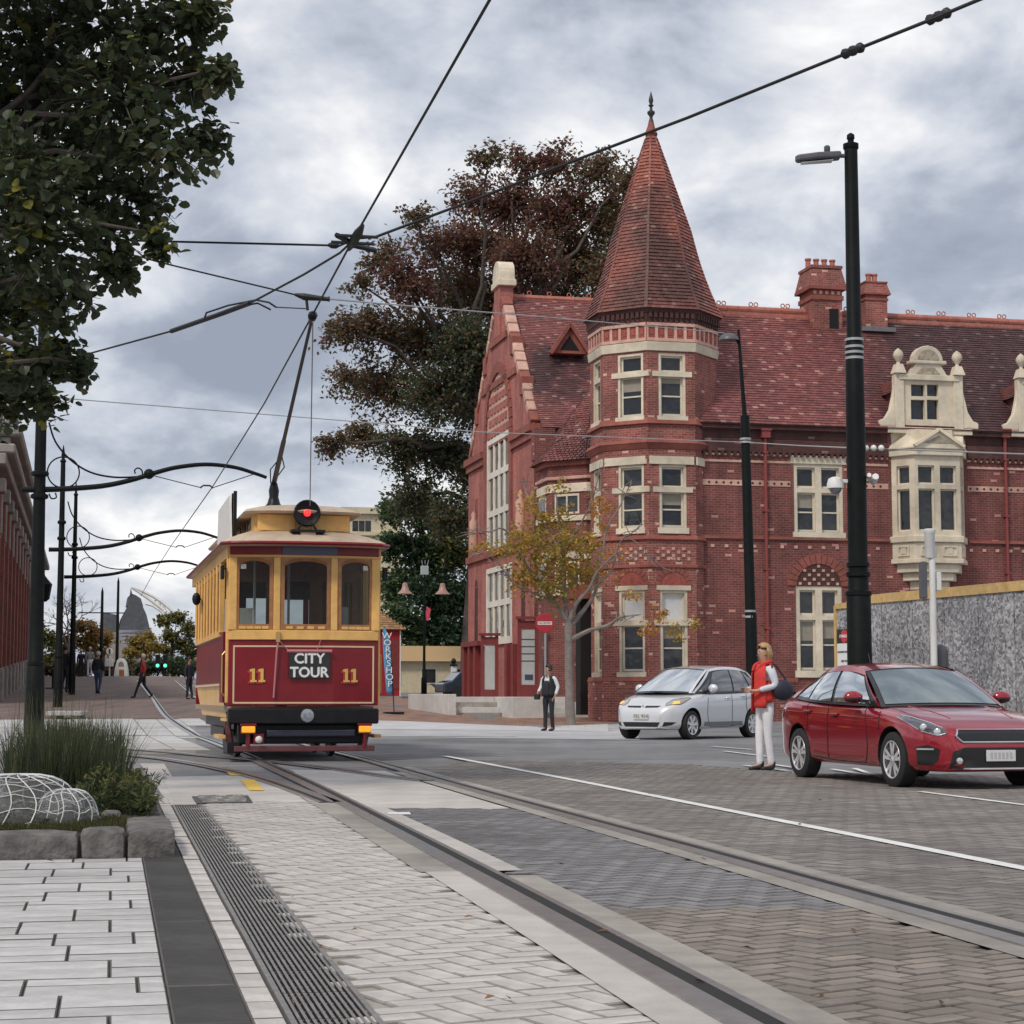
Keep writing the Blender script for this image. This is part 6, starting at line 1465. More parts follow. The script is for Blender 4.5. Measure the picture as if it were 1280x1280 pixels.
b = MB(); b.bx(x1-.55, x1-.1, -.03, .0, .5, kz(800)); b.build('hatch', M_maroon, kk); b = MB(); b.bx(x1-.07, x1-.01, -.05, 0.0, .12, kz(787)); b.build('corner_trim', M_ivory, kk)
# ---- twin lamp post
wp = gp(530, 871); tl = thing('street_lamp', 'old style dark lamp post with two hanging bell lamps in front of the green tree', 'street lamp', wp, SA)
Pw = Pl(mx(tl), (0, 0), 0); wz = lambda y: Pw.px(530, y)[1]; wx = lambda x: Pw.px(x, 800)[0]
b = MB(); b.lathe([(.26, 0), (.26, .12), (.16, .2), (.16, 1.0), (.10, 1.1), (.075, 2.0), (.06, wz(722)), (.05, wz(705))], 12); b.build('pole', M_pole, tl, smooth=40)
b = MB(); b.tube([(wx(504), 0, wz(727)), (0, 0, wz(725)), (wx(556), 0, wz(727))], .035, 6); b.bar((wx(520), 0, wz(726)), (0, 0, wz(735)), .03, .03); b.bar((wx(540), 0, wz(726)), (0, 0, wz(735)), .03, .03); b.build('cross_arm', M_pole, tl)
M_shade = mat('pinkish_enamel', (.42, .25, .21), .4)
for x in (506, 553): b = MB(); b.lathe([(.44, -.42), (.36, -.36), (.22, -.2), (.16, .0), (.14, .15), (.05, .2)], 14, (wx(x), 0, wz(733))); b.build('lamp_shade', M_shade, tl, smooth=40)
b = MB(); b.box((0, 0, wz(713)), (.42, .25, .5)); b.build('control_box', mat('pale_teal_box', (.42, .50, .49), .5), tl, bevel=.03)
for s in (-.1, .02, .14): b = MB(); b.tube([(s, 0, wz(709)), (s*1.6, 0, wz(700))], .02, 5); b.build('aerial', M_steel, tl)
rb = thing('ribbon', 'small pink red ribbon tied on the twin lamp post', 'ribbon', wp+Vector((0, 0, wz(766))), SA)
b = MB(); 
for a in (-.5, .1, .6): b.ext([(.05, -.08, .1), (.12+.25*abs(a), -.08, -.15+a*.2), (.2+.2*a, -.08, -.35)], (0, .02, 0))
b.ext([(.1, -.1, .35), (.35, -.1, .2), (.2, -.1, -.45), (.08, -.1, -.4)], (0, .02, 0)); b.build('bow', mat('ribbon_pink', (.62, .09, .13), .7), rb)
# ---- porch plinths, steps, notice boards by the gable
M_wst = mat('white_plinth_stone', (.58, .57, .55), .75, var=.1, vscale=2, grime=.12)
p0 = gp(652, 898); pw_ = thing('porch_plinth', 'low white stone plinth with steps in front of the gable', 'plinth', p0, SA); Pp = Pl(mx(pw_), (0, 0), 0); ppx = lambda x, y: Pp.px(x, y)
u0, u1 = ppx(640, 890)[0], ppx(681, 890)[0]; zt_ = ppx(650, 871)[1]
b = MB(); b.bx(u0, u1, 0, 6, -.3, zt_); b.build('plinth_block', M_wst, pw_, bevel=.02)
b = MB(); v0 = ppx(598, 890)[0]; b.bx(v0-.4, u0-1.3, 3.5, 12, -.3, zt_+.1); b.build('plinth_wall', M_wst, pw_, bevel=.02)
for i in range(4): b = MB(); b.bx(u0-1.3, u0-.01, 1.6+i*.42, 6, -.3, (i+1)*zt_/4); b.build('step', M_wst if i % 2 else M_conc, pw_, bevel=.01)
v1 = ppx(742, 890)[0]
for i in range(4): b = MB(); b.bx(u1+.01, v1+.2, .5+i*.45, 6, -.3, (i+1)*zt_/4.0); b.build('step', M_wst, pw_, bevel=.01)
def notice(px0, px1, py0, py1, Y, lab):
    c = at((px0+px1)/2, 870, Y); c.z = 0; t = thing('notice_board', lab, 'notice board', c, SA-R(8)); P = Pl(mx(t), (0, 0), 0); a, z1 = P.px(px0, py0); c_, z0 = P.px(px1, py1)
    b = MB(); b.bx(a-.12, a, -.06, .08, -.2, z1+.35); b.bx(c_, c_+.12, -.06, .08, -.2, z1+.35); b.bx(a, c_, -.05, .08, z1, z1+.30); b.bx(a, c_, -.05, .08, z0-.5, z0); b.build('frame', M_maroon, t)
    b = MB(); b.bx(a+.02, c_-.02, -.02, .02, z0, z1); b.build('poster', mat('poster_grey', (.46, .48, .47), .6, var=.12, vscale=2.5), t)
    b = MB(); b.bx(a-.2, c_+.2, -.15, .15, z1+.35, z1+.45); b.build('cap', M_maroon, t); return t
notice(605, 619, 806, 862, 74, 'narrow maroon framed notice board with grey poster, nearer the green tree')
nb2 = notice(651, 669, 786, 856, 70.5, 'larger maroon framed notice board with pale poster above the white plinth')
b = MB(); P = Pl(mx(nb2), (0, 0), 0); u, z = P.px(661, 850); b.prism([(u-.15, -.03), (u+.15, -.03), (u+.15, -.021), (u-.15, -.021)], z, z+.2); b.build('printed_mark', MATS['sign_ink'], nb2)
for k in range(4):
    b = MB(); u, z = P.px(660, 800+k*9); b.bx(u-.25, u+.25, -.026, -.021, z, z+.04); b.build('printed_line', MATS['sign_ink'], nb2)
b = MB(); u0, z0 = gz(662, 880); b.pbox(PG, u_r-.2, u_r+.1, 0, zEr*.33, -.1, .16); b.build('porch_post', M_maroon, bld)
for px_ in (586, 593, 600, 640, 648):
    u = gz(px_, 830)[0]; b = MB(); b.pbox(PG, u-.22, u+.22, gz(px_, 870)[1]-.2, gz(px_, 805)[1], -.05, .28); b.build('porch_post', M_maroon, bld)
b = MB(); b.pbox(PG, gz(585, 830)[0], gz(606, 830)[0], gz(613, 806)[1], gz(613, 800)[1], -.05, .35); b.build('porch_rail', M_maroon, bld)
# entrance doorway in the bay
Pd = Pl(BM, (0, 1.6), 0); a, z1 = Pd.px(722, 690); c_, z0 = Pd.px(744, 880)
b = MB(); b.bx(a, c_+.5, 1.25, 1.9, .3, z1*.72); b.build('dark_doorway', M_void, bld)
b = MB(); b.bx(a-.35, c_+.6, 1.0, 2.2, z1*.72, z1*.72+.45); b.build('door_hood', M_moul, bld, bevel=.03)
# folded umbrella-like cloth by the door is left to the photograph; a cream stone canopy band
b = MB(); b.bx(a-1.2, a-.2, .8, 2.2, z1*.95, z1*.95+.28); b.build('canopy_stone', M_cream, bld, bevel=.03)
# ---- bollards and cream wall beyond the plaza
for i, (px_, py_, top) in enumerate(((535, 861, 824), (551, 864, 826), (567, 866, 829), (584, 868, 822))):
    p = gp(px_, py_); t = thing('gate_post', ['slim white post with dark cap beside the twin lamp post', 'slim white post with dark cap, second from the twin lamp post', 'slim white post with dark cap, third from the twin lamp post', 'white post at the foot of the brick gable'][i], 'bollard', p, SA, 'white posts beyond the plaza')
    P = Pl(mx(t), (0, 0), 0); h = P.px(px_, top)[1]; w = .16
    b = MB(); b.box((0, 0, h*.45), (w*2, w*2, h*.9)); b.build('post', M_wht, t, bevel=.02); b = MB(); b.lathe([(.24, 0), (.24, .08), (.12, .16), (.17, .32), (.10, .44), (.02, .5)], 10, (0, 0, h*.9)); b.build('cap', M_tblack, t, smooth=40)
p = at(560, 840, 118); cw = thing('cream_house', 'low cream wall and house front beyond the plaza posts', 'house', Vector((p.x, 118, H(p.x, 118))), SA)
M_cwall = mat('cream_render', (.62, .54, .38), .8, var=.1, grime=.1)
b = MB(); b.bx(-5, 5, 0, 5, -.5, 1.9); b.build('wall', M_cwall, cw); b = MB(); b.add([(-5.4, -.4, 1.9), (5.4, -.4, 1.9), (5.4, 5.4, 1.9), (-5.4, 5.4, 1.9), (-4, 2.5, 2.9), (4, 2.5, 2.9)], [(0,1,5,4), (1,2,5), (2,3,4,5), (3,0,4)]); b.build('roof', mat('tan_roof', (.42, .28, .14), .8), cw)
for x in (-3.4, -1.2, 1, 3.2): b = MB(); b.bx(x-.5, x+.5, -.03, .1, .5, 1.5); w = b.build('window', M_frame, cw); b = MB(); b.bx(x-.42, x+.42, -.04, 0, .6, 1.42); b.build('pane', M_pane, w)
# stone urn planter
up = gp(550, 868); ur = thing('stone_urn', 'low grey stone urn on the plaza edge by the white posts', 'urn', up, 0); b = MB(); b.lathe([(.35, 0), (.3, .1), (.15, .2), (.5, .55), (.62, .62), (.55, .66)], 14); b.build('bowl', M_conc, ur, smooth=40)
# cream building glimpsed right of the tram roof
p = at(450, 700, 150); cb2 = thing('cream_building', 'pale cream upper storey showing above the tram roof', 'building', Vector((p.x, 150, 0)), SA); P = Pl(mx(cb2), (0, 0), 0)
a, z1 = P.px(431, 634); c_, z0 = P.px(500, 800); b = MB(); b.bx(a, c_, 0, 8, 0, z1); b.build('wall', M_cwall, cb2); b = MB(); b.bx(a-.3, c_+.3, -.3, 8, z1-.5, z1); b.bx(a-.2, c_+.2, -.2, 8, z1-2.2, z1-1.9); b.build('cornice', M_cwall, cb2)
for x in (444, 452, 460): u, z = P.px(x, 662); b = MB(); b.bx(u-.22, u+.22, -.03, .1, z-.5, z+.7); b.build('window', M_pane, cb2)
# ---- red brick civic building along the left of the street
LA = math.atan2(.2156, .9765); lo = Vector((-18.6, 68, 0))
lb_ = thing('civic_building', 'long red brick building with grey stone cornice and piers along the left of the street', 'building', lo, LA); LM = mx(lb_)
M_lbrick = brickmat('brown_red_brick', (.29, .085, .062), (.21, .065, .05), (.24, .13, .10), pamt=.25, bump=.4)
M_gst = mat('grey_stone', (.27, .245, .22), .8, var=.22, vscale=2.5, bump=.2, bscale=15, grime=.2)
PLb = Pl(LM, (0, 0), R(-90))     # u runs towards the viewer; use -y
Lh = 9.2
def lbox(name, y0, y1, z0, z1, x0, x1, m, par=lb_, bev=0): b = MB(); b.bx(x0, x1, y0, y1, z0, z1); return b.build(name, m, par, bevel=bev, seg=1)
b = MB(); b.bx(-8, 0, 0, 66, -1, Lh+1); b.build('wall', M_lbrick, lb_)
for i in range(17):
    y = 1+i*4.0
    lbox('pier', y, y+.75, .0, Lh-.4, -.1, .34, M_lbrick); zb = H(lo.x-.2156*y, lo.y+.976*y)
    lbox('pier_base', y-.08, y+.83, zb-.5, zb+1.2, -.1, .42, M_gst, bev=.03); lbox('pier_cap', y-.12, y+.87, Lh-.9, Lh-.4, -.1, .5, M_gst, bev=.03)
    lbox('carved_pilaster', y+.15, y+.6, Lh-2.4, Lh-.95, .0, .40, M_gst, bev=.02)
    w = lbox('window', y+1.35, y+3.4, zb+2.4, zb+5.6, -.1, .10, M_gst, bev=.02); b = MB(); b.bx(.09, .115, y+1.55, y+3.2, zb+2.6, zb+5.4); b.build('pane', M_pane, w)
    for k in range(2): b = MB(); b.bx(.1, .15, y+1.55+1.65*(k+1)/3-.05, y+1.55+1.65*(k+1)/3+.05, zb+2.6, zb+5.4); b.build('mullion', M_gst, w)
    lbox('plinth', y+.8, y+4, zb-.6, zb+.6, -.1, .16, M_gst)
lbox('string_course', 0, 66, 6.9, 7.2, -.1, .22, M_gst); lbox('cornice', 0, 66, Lh, Lh+.4, -.2, .55, M_gst, bev=.04); lbox('cornice', 0, 66, Lh+.4, Lh+.75, -.2, .85, M_gst, bev=.06)
b = MB(); b.add([(.6, 0, Lh+.75), (.6, 66, Lh+.75), (-4, 66, Lh+3.0), (-4, 0, Lh+3.0)], [(0,1,2,3)]); b.build('roof', mat('slate', (.11, .11, .12), .6, var=.2, vscale=3), lb_)
# taller end pavilion
lbox('pavilion_wall', 2, 20, Lh+.7, 10.1, -7, .05, M_lbrick)
for y in (3, 8, 13, 18): lbox('pavilion_pier', y, y+.8, Lh+.7, 10.05, 0, .34, M_gst, bev=.03)
lbox('pavilion_cornice', 1.5, 20.5, 10.1, 10.4, -7, .6, M_gst, bev=.05); lbox('pavilion_cornice', 1.3, 20.7, 10.4, 10.75, -7, 1.0, M_gst, bev=.08)
b = MB(); b.add([(1.0, 1.3, 10.75), (1.0, 20.7, 10.75), (-7, 20.7, 10.75), (-7, 1.3, 10.75), (-2.5, 5.5, 12.3), (-2.5, 16.5, 12.3)], [(0,1,5,4), (1,2,5), (2,3,4,5), (3,0,4), (3,2,1,0)]); b.build('pavilion_roof', MATS['slate'], lb_)
for y in (5.6, 10.6): b = MB(); b.ext([(.4, y, 10.75), (.4, y+2.4, 10.75), (.4, y+1.2, 11.6)], (-.5, 0, 0)); b.build('pediment', M_gst, lb_)
for y in (2.5, 19.6): b = MB(); b.lathe([(.35, 0), (.35, .5), (.15, .6), (.28, .9), (.06, 1.5)], 8, (.5, y, 10.7)); b.build('pinnacle', M_gst, lb_, smooth=40)
lt = thing('wall_lantern', 'black wall lantern hanging from a hooked bracket on the civic building', 'lantern', lo+Vector((-.2156, .9765, 0))*38+Vector((.9765, .2156, 0))*.4+Vector((0, 0, 6.6)), LA)
b = MB(); b.tube(spline([(-.4, 0, .8), (.1, 0, 1.35), (.6, 0, 1.2), (.75, 0, .9)], 5), .04, 6); b.build('bracket', M_pole, lt); b = MB(); b.lathe([(.05, .9), (.12, .8), (.42, .45), (.40, .4), (.28, -.35), (.1, -.5)][::-1], 8, (.75, 0, 0)); b.build('lamp_body', M_pole, lt, smooth=30)
# ---- street furniture up the street
bp_ = gp(72, 861); bn = thing('litter_bin', 'dark litter bin on the left pavement near the brick building', 'litter bin', bp_, SA); P = Pl(mx(bn), (0, 0), 0); h = P.px(72, 836)[1]
b = MB(); b.box((0, 0, h*.5), (.55, .55, h*.92)); b.build('body', M_tblack, bn, bevel=.03); b = MB(); b.box((0, 0, h*.98), (.65, .65, .1)); b.build('lid', M_iron, bn, bevel=.03)
b = MB(); b.box((0, 0, .03), (1.1, .9, .05)); b.build('base_slab', M_iron, bn)
sb_ = gp(80, 900); bs = thing('stone_bench', 'low white stone slab bench beside the tall black tram pole', 'bench', sb_, SA*.2); P = Pl(mx(bs), (0, 0), 0); a, z1 = P.px(57, 892); c_ = P.px(101, 892)[0]
b = MB(); b.bx(a, c_, 0, 1.3, z1-.06, z1+.07); b.build('seat_slab', M_pale, bs, bevel=.02); 
for x in (a+.1, c_-.3): b = MB(); b.bx(x, x+.2, .1, 1.2, -.1, z1-.06); b.build('leg', M_conc, bs)
# thin far poles
for px_, top, Y, lab in ((128, 740, 120, 'thin dark pole with a cross arm beyond the crest of the street'), (178-0, 706, 0, None), (148, 727, 130, 'bare dark pole beside the dark roofed building beyond the crest')):
    if not lab: continue
    p = at(px_, top, Y); t = thing('far_pole', lab, 'pole', Vector((p.x, Y, H(p.x, Y)-1)), SA, 'thin poles beyond the crest'); hh_ = p.z-t.location.z; b = MB(); b.lathe([(.13, 0), (.08, hh_), (.01, hh_+.3)], 8); b.build('pole', M_pole, t, smooth=40)
    if px_ == 128: b = MB(); b.tube([(-1.4, 0, hh_-1.3), (1.4, 0, hh_-1.3)], .04, 6); b.build('cross_arm', M_pole, t)
# dark roofed building, plain inverted-cone landmark, white truss, small white arch front, signals
p = at(172, 790, 175); dk = thing('dark_roofed_building', 'dark steep roofed building in the distance at the end of the street', 'building', Vector((p.x, 175, 0)), SA); P = Pl(mx(dk), (0, 0), 0); q = lambda x, y: P.px(x, y)
M_dkroof = mat('hazed_dark_slate', (.09, .095, .11), .7, var=.3, vscale=2)  # roof colour lightened to imitate distance haze
def slab_poly(name, pts, dep, m, par): b = MB(); b.ppoly(Pl(mx(par), (0, 0), 0), pts, -dep, 0); return b.build(name, m, par)
slab_poly('main_roof', [q(149, 788), q(188, 788), q(183, 768), q(178, 757), q(160, 757), q(152, 772)], 5, M_dkroof, dk)
slab_poly('roof_lantern', [q(158, 757.5), q(179, 757.5), q(176, 748), q(170, 744), q(165, 742), q(160, 746)], 3, M_dkroof, dk); slab_poly('spike', [q(162, 745), q(166, 745), q(163.5, 735)], .3, M_dkroof, dk)
slab_poly('side_roof', [q(125, 790), q(149.5, 790), q(149, 769), q(128, 765)], 4, M_dkroof, dk); slab_poly('wall', [q(125, 860), q(190, 860), q(190, 787.5), q(125, 789.5)], 4, M_gst, dk)
p = at(166, 845, 150); cn = thing('cone_sculpture', 'pale grey inverted cone with banded sides in the distance', 'sculpture', Vector((p.x, 150, 0)), 0); P = Pl(mx(cn), (0, 0), 0); q = lambda x, y: P.px(x, y)
M_conesc = mat('banded_metal', (.36, .37, .42), .5, var=.25, vscale=3)
for i in range(9):
    y0, y1 = 788+i*4.4, 788+(i+1)*4.4-.9; r0, r1 = (20-i*1.45)/2400*150, (20-(i+1)*1.45+.4)/2400*150; b = MB(); b.lathe([(r1, q(166, y1)[1]), (r0, q(166, y0)[1])], 18); b.build('metal_band', M_conesc, cn, smooth=40)
b = MB(); b.lathe([(.4, 0), (.3, q(166, 826)[1])], 10); b.build('stem', M_conesc, cn)
p = at(205, 845, 140); tr_ = thing('white_truss', 'white curved steel truss frame standing in the distance left of the tram', 'steel frame', Vector((p.x, 140, 0)), 0); P = Pl(mx(tr_), (0, 0), 0); q = lambda x, y: Vector((P.px(x, y)[0], 0, P.px(x, y)[1]))
for nm, pts in (('top_chord', ((165, 734), (180, 740), (200, 751), (215, 764), (225, 777), (231, 784))), ('bottom_chord', ((165, 734), (185, 748), (205, 763), (218, 775), (231, 784)))):
    b = MB(); b.tube(spline([q(*k) for k in pts], 4), .13, 6); b.build(nm, M_wht, tr_)
for a, c in (((192, 752), (196, 749)), ((200, 759), (199, 750)), ((207, 764), (202, 752)), ((212, 769), (214, 763))): b = MB(); b.tube([q(*a), q(*c)], .08, 5); b.build('brace', M_wht, tr_)
b = MB(); b.tube([q(205, 765), q(214, 830)], .22, 8); b.build('leg', M_wht, tr_); b = MB(); b.tube(spline([q(182, 755), q(190, 757), q(198, 762), q(203, 766)], 4), .1, 6); b.build('back_rib', M_wht, tr_)
p = at(150, 846, 124); wa = thing('white_archway', 'small white arched shop front at the crest of the street', 'archway', Vector((p.x, 124, H(p.x, 124)-.2)), 0); P = Pl(mx(wa), (0, 0), 0); q = lambda x, y: P.px(x, y)
b = MB(); b.ppoly(P, [q(142, 846), q(159.5, 846), q(158.5, 836), q(157, 828), q(153, 823), q(149, 822.5), q(146, 826), q(143.5, 836)], -.5, 0); b.build('front', M_wht, wa); b = MB(); b.ppoly(P, [q(149, 846), q(155, 846), q(155, 837), q(149, 837)], -.2, .02); b.build('door', M_ttimber, wa); b = MB(); b.ppoly(P, [q(147.5, 833), q(155.5, 833), q(154.5, 828.5), q(151.5, 826.5), q(148.5, 828.5)], -.2, .015); b.build('arch_recess', M_gst, wa)
p = at(136.5, 846, 122); rs = thing('round_sign', 'round white sign on a post at the crest of the street', 'sign', Vector((p.x, 122, H(p.x, 122)-.1)), 0); P = Pl(mx(rs), (0, 0), 0); q = lambda x, y: P.px(x, y)
b = MB(Matrix.Translation((0, 0, q(136, 814)[1])) @ Matrix.Rotation(R(90), 4, 'X')); b.lathe([(.22, 0), (.22, .04)], 20); b.build('disc', M_wht, rs); b = MB(); b.tube([(0, .05, 0), (0, .05, q(136, 816)[1])], .05, 6); b.build('post', M_wht, rs); b = MB(); b.box((0, -.05, q(136, 828)[1]), (.55, .05, .5)); b.build('plate', M_wht, rs); b = MB(); b.box((0, -.09, q(136, 814)[1]), (.09, .02, .3)); b.build('mark', M_iron, rs)
for i, px_ in enumerate((197, 206.5)):
    p = at(px_, 832, 128); t = thing('traffic_light', ['green traffic light at the end of the street, nearer the truss leg left side', 'green traffic light at the end of the street, closer to the tram'][i], 'traffic light', Vector((p.x, 128, 0)), 0, 'green traffic lights'); b = MB(); b.tube([(0, .1, 0), (0, .1, p.z+.3)], .06, 6); b.build('post', M_pole, t); b = MB(); b.box((0, .05, p.z+.25), (.32, .12, .95)); b.build('housing', M_tblack, t)
    b = MB(Matrix.Translation((0, -.015, p.z)) @ Matrix.Rotation(R(90), 4, 'X')); b.lathe([(.12, 0), (.11, .03), (.04, .05)], 14); b.build('green_lens', mat('green_lens', (.1, .8, .5), .3, emit=((.15, 1, .6), .9)), t)
# ------------------------------------------------------------------ trees and planting
def leafmat(name, col, rough=.5, island=.35):
    m = mat(name, col, rough, island=island, spec=.4); t = m.node_tree; b = t.nodes['Principled BSDF']
    if 'thin' not in t.nodes:
        tl_ = t.nodes.new('ShaderNodeBsdfTranslucent'); tl_.name = 'thin'; tl_.inputs[0].default_value = (min(col[0]*1.7, 1), min(col[1]*1.7, 1), col[2]*1.2, 1); mx_ = t.nodes.new('ShaderNodeMixShader'); mx_.inputs[0].default_value = .4; o_ = t.nodes['Material Output']
        t.links.new(b.outputs[0], mx_.inputs[1]); t.links.new(tl_.outputs[0], mx_.inputs[2]); t.links.new(mx_.outputs[0], o_.inputs[0])
    return m
M_bark = mat('bark', (.085, .07, .06), .9, var=.35, vscale=6, bump=.7, bscale=18)
M_barkpale = mat('pale_bark', (.21, .18, .165), .85, var=.3, vscale=5, bump=.5, bscale=14)
M_lime = leafmat('lime_leaf', (.056, .074, .042), .38); M_limey = leafmat('yellowing_lime_leaf', (.20, .19, .04), .5); M_limeo = leafmat('olive_lime_leaf', (.10, .09, .045), .45)
M_cop = leafmat('copper_leaf', (.135, .058, .060), .5); M_copo = leafmat('olive_copper_leaf', (.16, .11, .065), .5); M_copg = leafmat('green_copper_leaf', (.075, .095, .06), .5); M_copr = leafmat('rust_leaf', (.17, .088, .055), .5)
M_dg = leafmat('dark_green_leaf', (.042, .080, .045), .5); M_mg = leafmat('mid_green_leaf', (.09, .14, .065), .5); M_yl = leafmat('yellow_green_leaf', (.30, .26, .07), .5)
M_gold = leafmat('golden_leaf', (.46, .28, .06), .55); M_olg = leafmat('olive_gold_leaf', (.27, .22, .065), .55); M_org = leafmat('orange_leaf', (.44, .22, .07), .55)
def leaf_pts(L, W):                # a folded round leaf with a tip
    P = [(0, 0, 0), (.12*L, .30*W, .05*W), (.42*L, .5*W, .09*W), (.75*L, .36*W, .05*W), (L, 0, -.07*L), (.75*L, -.36*W, .05*W), (.42*L, -.5*W, .09*W), (.12*L, -.30*W, .05*W), (.5*L, 0, -.02*L)]
    return P, [(8, i+1, i) for i in range(7)] + [(8, 0, 7)]
def rot_rand(rnd, droop=.0):
    a, b, c = rnd.uniform(0, 6.283), rnd.uniform(-.9, .9)+droop, rnd.uniform(-1.0, 1.0)
    return Matrix.Rotation(a, 3, 'Z') @ Matrix.Rotation(b, 3, 'Y') @ Matrix.Rotation(c, 3, 'X')
class Crown:
    def __init__(s, seed): s.v = []; s.f = []; s.mi = []; s.r = random.Random(seed); s.items = []
    def leaf(s, p, L, W, mi, droop=.25, simple=True):
        Rm = rot_rand(s.r, droop); n = len(s.v)
        if simple: P = [(0, 0, 0), (.45*L, W/2, .1*W), (L, 0, -.05*L), (.45*L, -W/2, .1*W)]; F = [(0, 2, 1), (0, 3, 2)]
        else: P, F = leaf_pts(L, W)
        s.v += [tuple(p + Rm @ Vector(q)) for q in P]; s.f += [tuple(n+i for i in f) for f in F]; s.mi += [mi]*len(F)
    def spray(s, a, b, n, L, W, mats, spread, simple=True):
        for i in range(n):
            t = s.r.random()**.8; p = a.lerp(b, t) + Vector((s.r.gauss(0, 1), s.r.gauss(0, 1), s.r.gauss(0, .7)))*spread
            k = s.r.uniform(.7, 1.25); s.leaf(p, L*k, W*k, s.r.choice(mats), simple=simple)
    def clump(s, c, r, ntw, nl, L, W, mats, spread, wood=None, root=None, simple=True, flat=.8):
        for _ in range(ntw):
            d = Vector((s.r.gauss(0, 1), s.r.gauss(0, 1), s.r.gauss(0, flat))).normalized()
            a = c + d*r*s.r.uniform(.0, .45); b = c + d*r*s.r.uniform(.6, 1.08) + Vector((0, 0, -.12*r))
            s.spray(a, b, nl, L, W, mats, spread, simple)
            if wood is not None: wood.tube([c + d*r*.05, a.lerp(b, .5), b], [max(.012*r, .006), .008*r, .003*r], 4, cap=False)
    def build(s, name, ms, parent):
        me = bpy.data.meshes.new(name); me.from_pydata(s.v, [], s.f)
        for m in ms: me.materials.append(m)
        me.polygons.foreach_set('material_index', s.mi); me.update()
        o = bpy.data.objects.new(name, me); C.objects.link(o); o.parent = parent; o['kind'] = 'stuff'; return o
def limb(wood, a, b, r0, r1, rnd, n=6, wob=.06):
    L = (b-a).length; pts = []
    for i in range(n+1):
        t = i/n; p = a.lerp(b, t); p.z += .18*L*t*(1-t)
        if 0 < i < n: p += Vector((rnd.gauss(0, wob), rnd.gauss(0, wob), rnd.gauss(0, wob)))*L*.4
        pts.append(p)
    wood.tube(pts, [r0+(r1-r0)*i/n for i in range(n+1)], 7); return pts
def tree(name, label, loc, trunk_top, r0, clumps, ms, leaf, ntw, nl, spread, bark, seed, group=None, dens=1.0, flat=.8, extra=None):
    """clumps: (world centre, radius, density, material indices)"""
    t = thing(name, label, 'tree', loc, 0, group); o = Vector(loc); rnd = random.Random(seed); wood = MB(); cr = Crown(seed+1)
    top = Vector(trunk_top)-o
    tp = limb(wood, Vector((0, 0, -.2)), top, r0, r0*.6, rnd, 6, .02)
    for (c, r, de, mi) in clumps:
        c = Vector(c)-o; st = tp[-1] if c.z > top.z else tp[-2]
        st = min(tp[2:], key=lambda q: (q-c).length + abs(q.z-c.z)*.3 if q.z < c.z+.3 else 99)
        limb(wood, st, c, r0*.28, r0*.06, rnd, 6, .08)
        k = de*dens; cr.clump(c, r, max(3, int(ntw*k*(r/1.6)**1.4)), nl, leaf[0], leaf[1], mi, spread*max(r/1.6, .5)**.5, wood, flat=flat)
    wood.build('trunk', bark, t, smooth=50, uv=False); cr.build('crown', ms, t); return t
# -- copper beech behind the building
CY = 106; k_ = CY/2400*1.0
def cl(px, py, rp, de=1.0, mi=(0,), Y=CY, jy=0): p = at(px, py, Y+jy); return (p, rp*.92/2400*Y, de, mi)
rn = random.Random(21)
MAR, MIX, GRN, OLV = (0, 0, 0, 1, 3), (0, 1, 1, 2), (2, 2, 1, 2), (1, 1, 3, 2)
spec = [(612, 195, 34, .45, MIX), (655, 200, 40, .5, MAR), (700, 205, 48, .6, MAR), (745, 215, 48, .6, MIX), (785, 225, 42, .6, MIX), (590, 245, 45, .6, MAR), (640, 255, 58, .9, MAR), (700, 265, 60, 1, MAR), (760, 270, 55, 1, MIX), (800, 290, 50, .9, MIX),
 (520, 268, 28, .4, MIX), (545, 300, 45, .6, MAR), (600, 305, 60, 1, MAR), (660, 320, 60, 1.1, MAR), (720, 325, 60, 1.1, OLV), (770, 340, 55, 1, OLV), (480, 320, 36, .6, MIX), (510, 350, 50, .8, MAR), (570, 360, 60, 1, MIX), (630, 380, 60, 1, OLV), (690, 385, 60, 1, MIX),
 (450, 355, 28, .45, MIX), (425, 410, 36, .6, MIX), (470, 410, 50, .8, MIX), (530, 420, 58, 1, OLV), (590, 430, 60, 1.1, GRN), (430, 470, 36, .5, MIX), (480, 480, 52, .8, OLV), (545, 490, 58, 1.1, GRN), (600, 500, 55, 1.1, GRN),
 (420, 550, 30, .5, MIX), (455, 545, 40, .6, OLV), (510, 560, 50, .9, GRN), (565, 570, 52, 1, GRN), (600, 590, 45, 1, GRN), (520, 620, 45, .9, GRN), (570, 640, 45, 1, GRN), (640, 440, 50, 1, GRN), (640, 540, 50, 1, GRN)]
cls = [cl(a, b_, c, d, e, jy=rn.uniform(-3, 5)) for a, b_, c, d, e in spec]
p = at(590, 870, CY+1); tree('copper_beech_tree', 'huge copper beech tree with maroon and olive leaves behind the brick gable', Vector((p.x, CY+1, H(p.x, CY+1))), at(600, 520, CY+1), .75, cls, [M_cop, M_copo, M_copg, M_copr], (.27, .16), 62, 27, .22, M_bark, 3, dens=1.15)
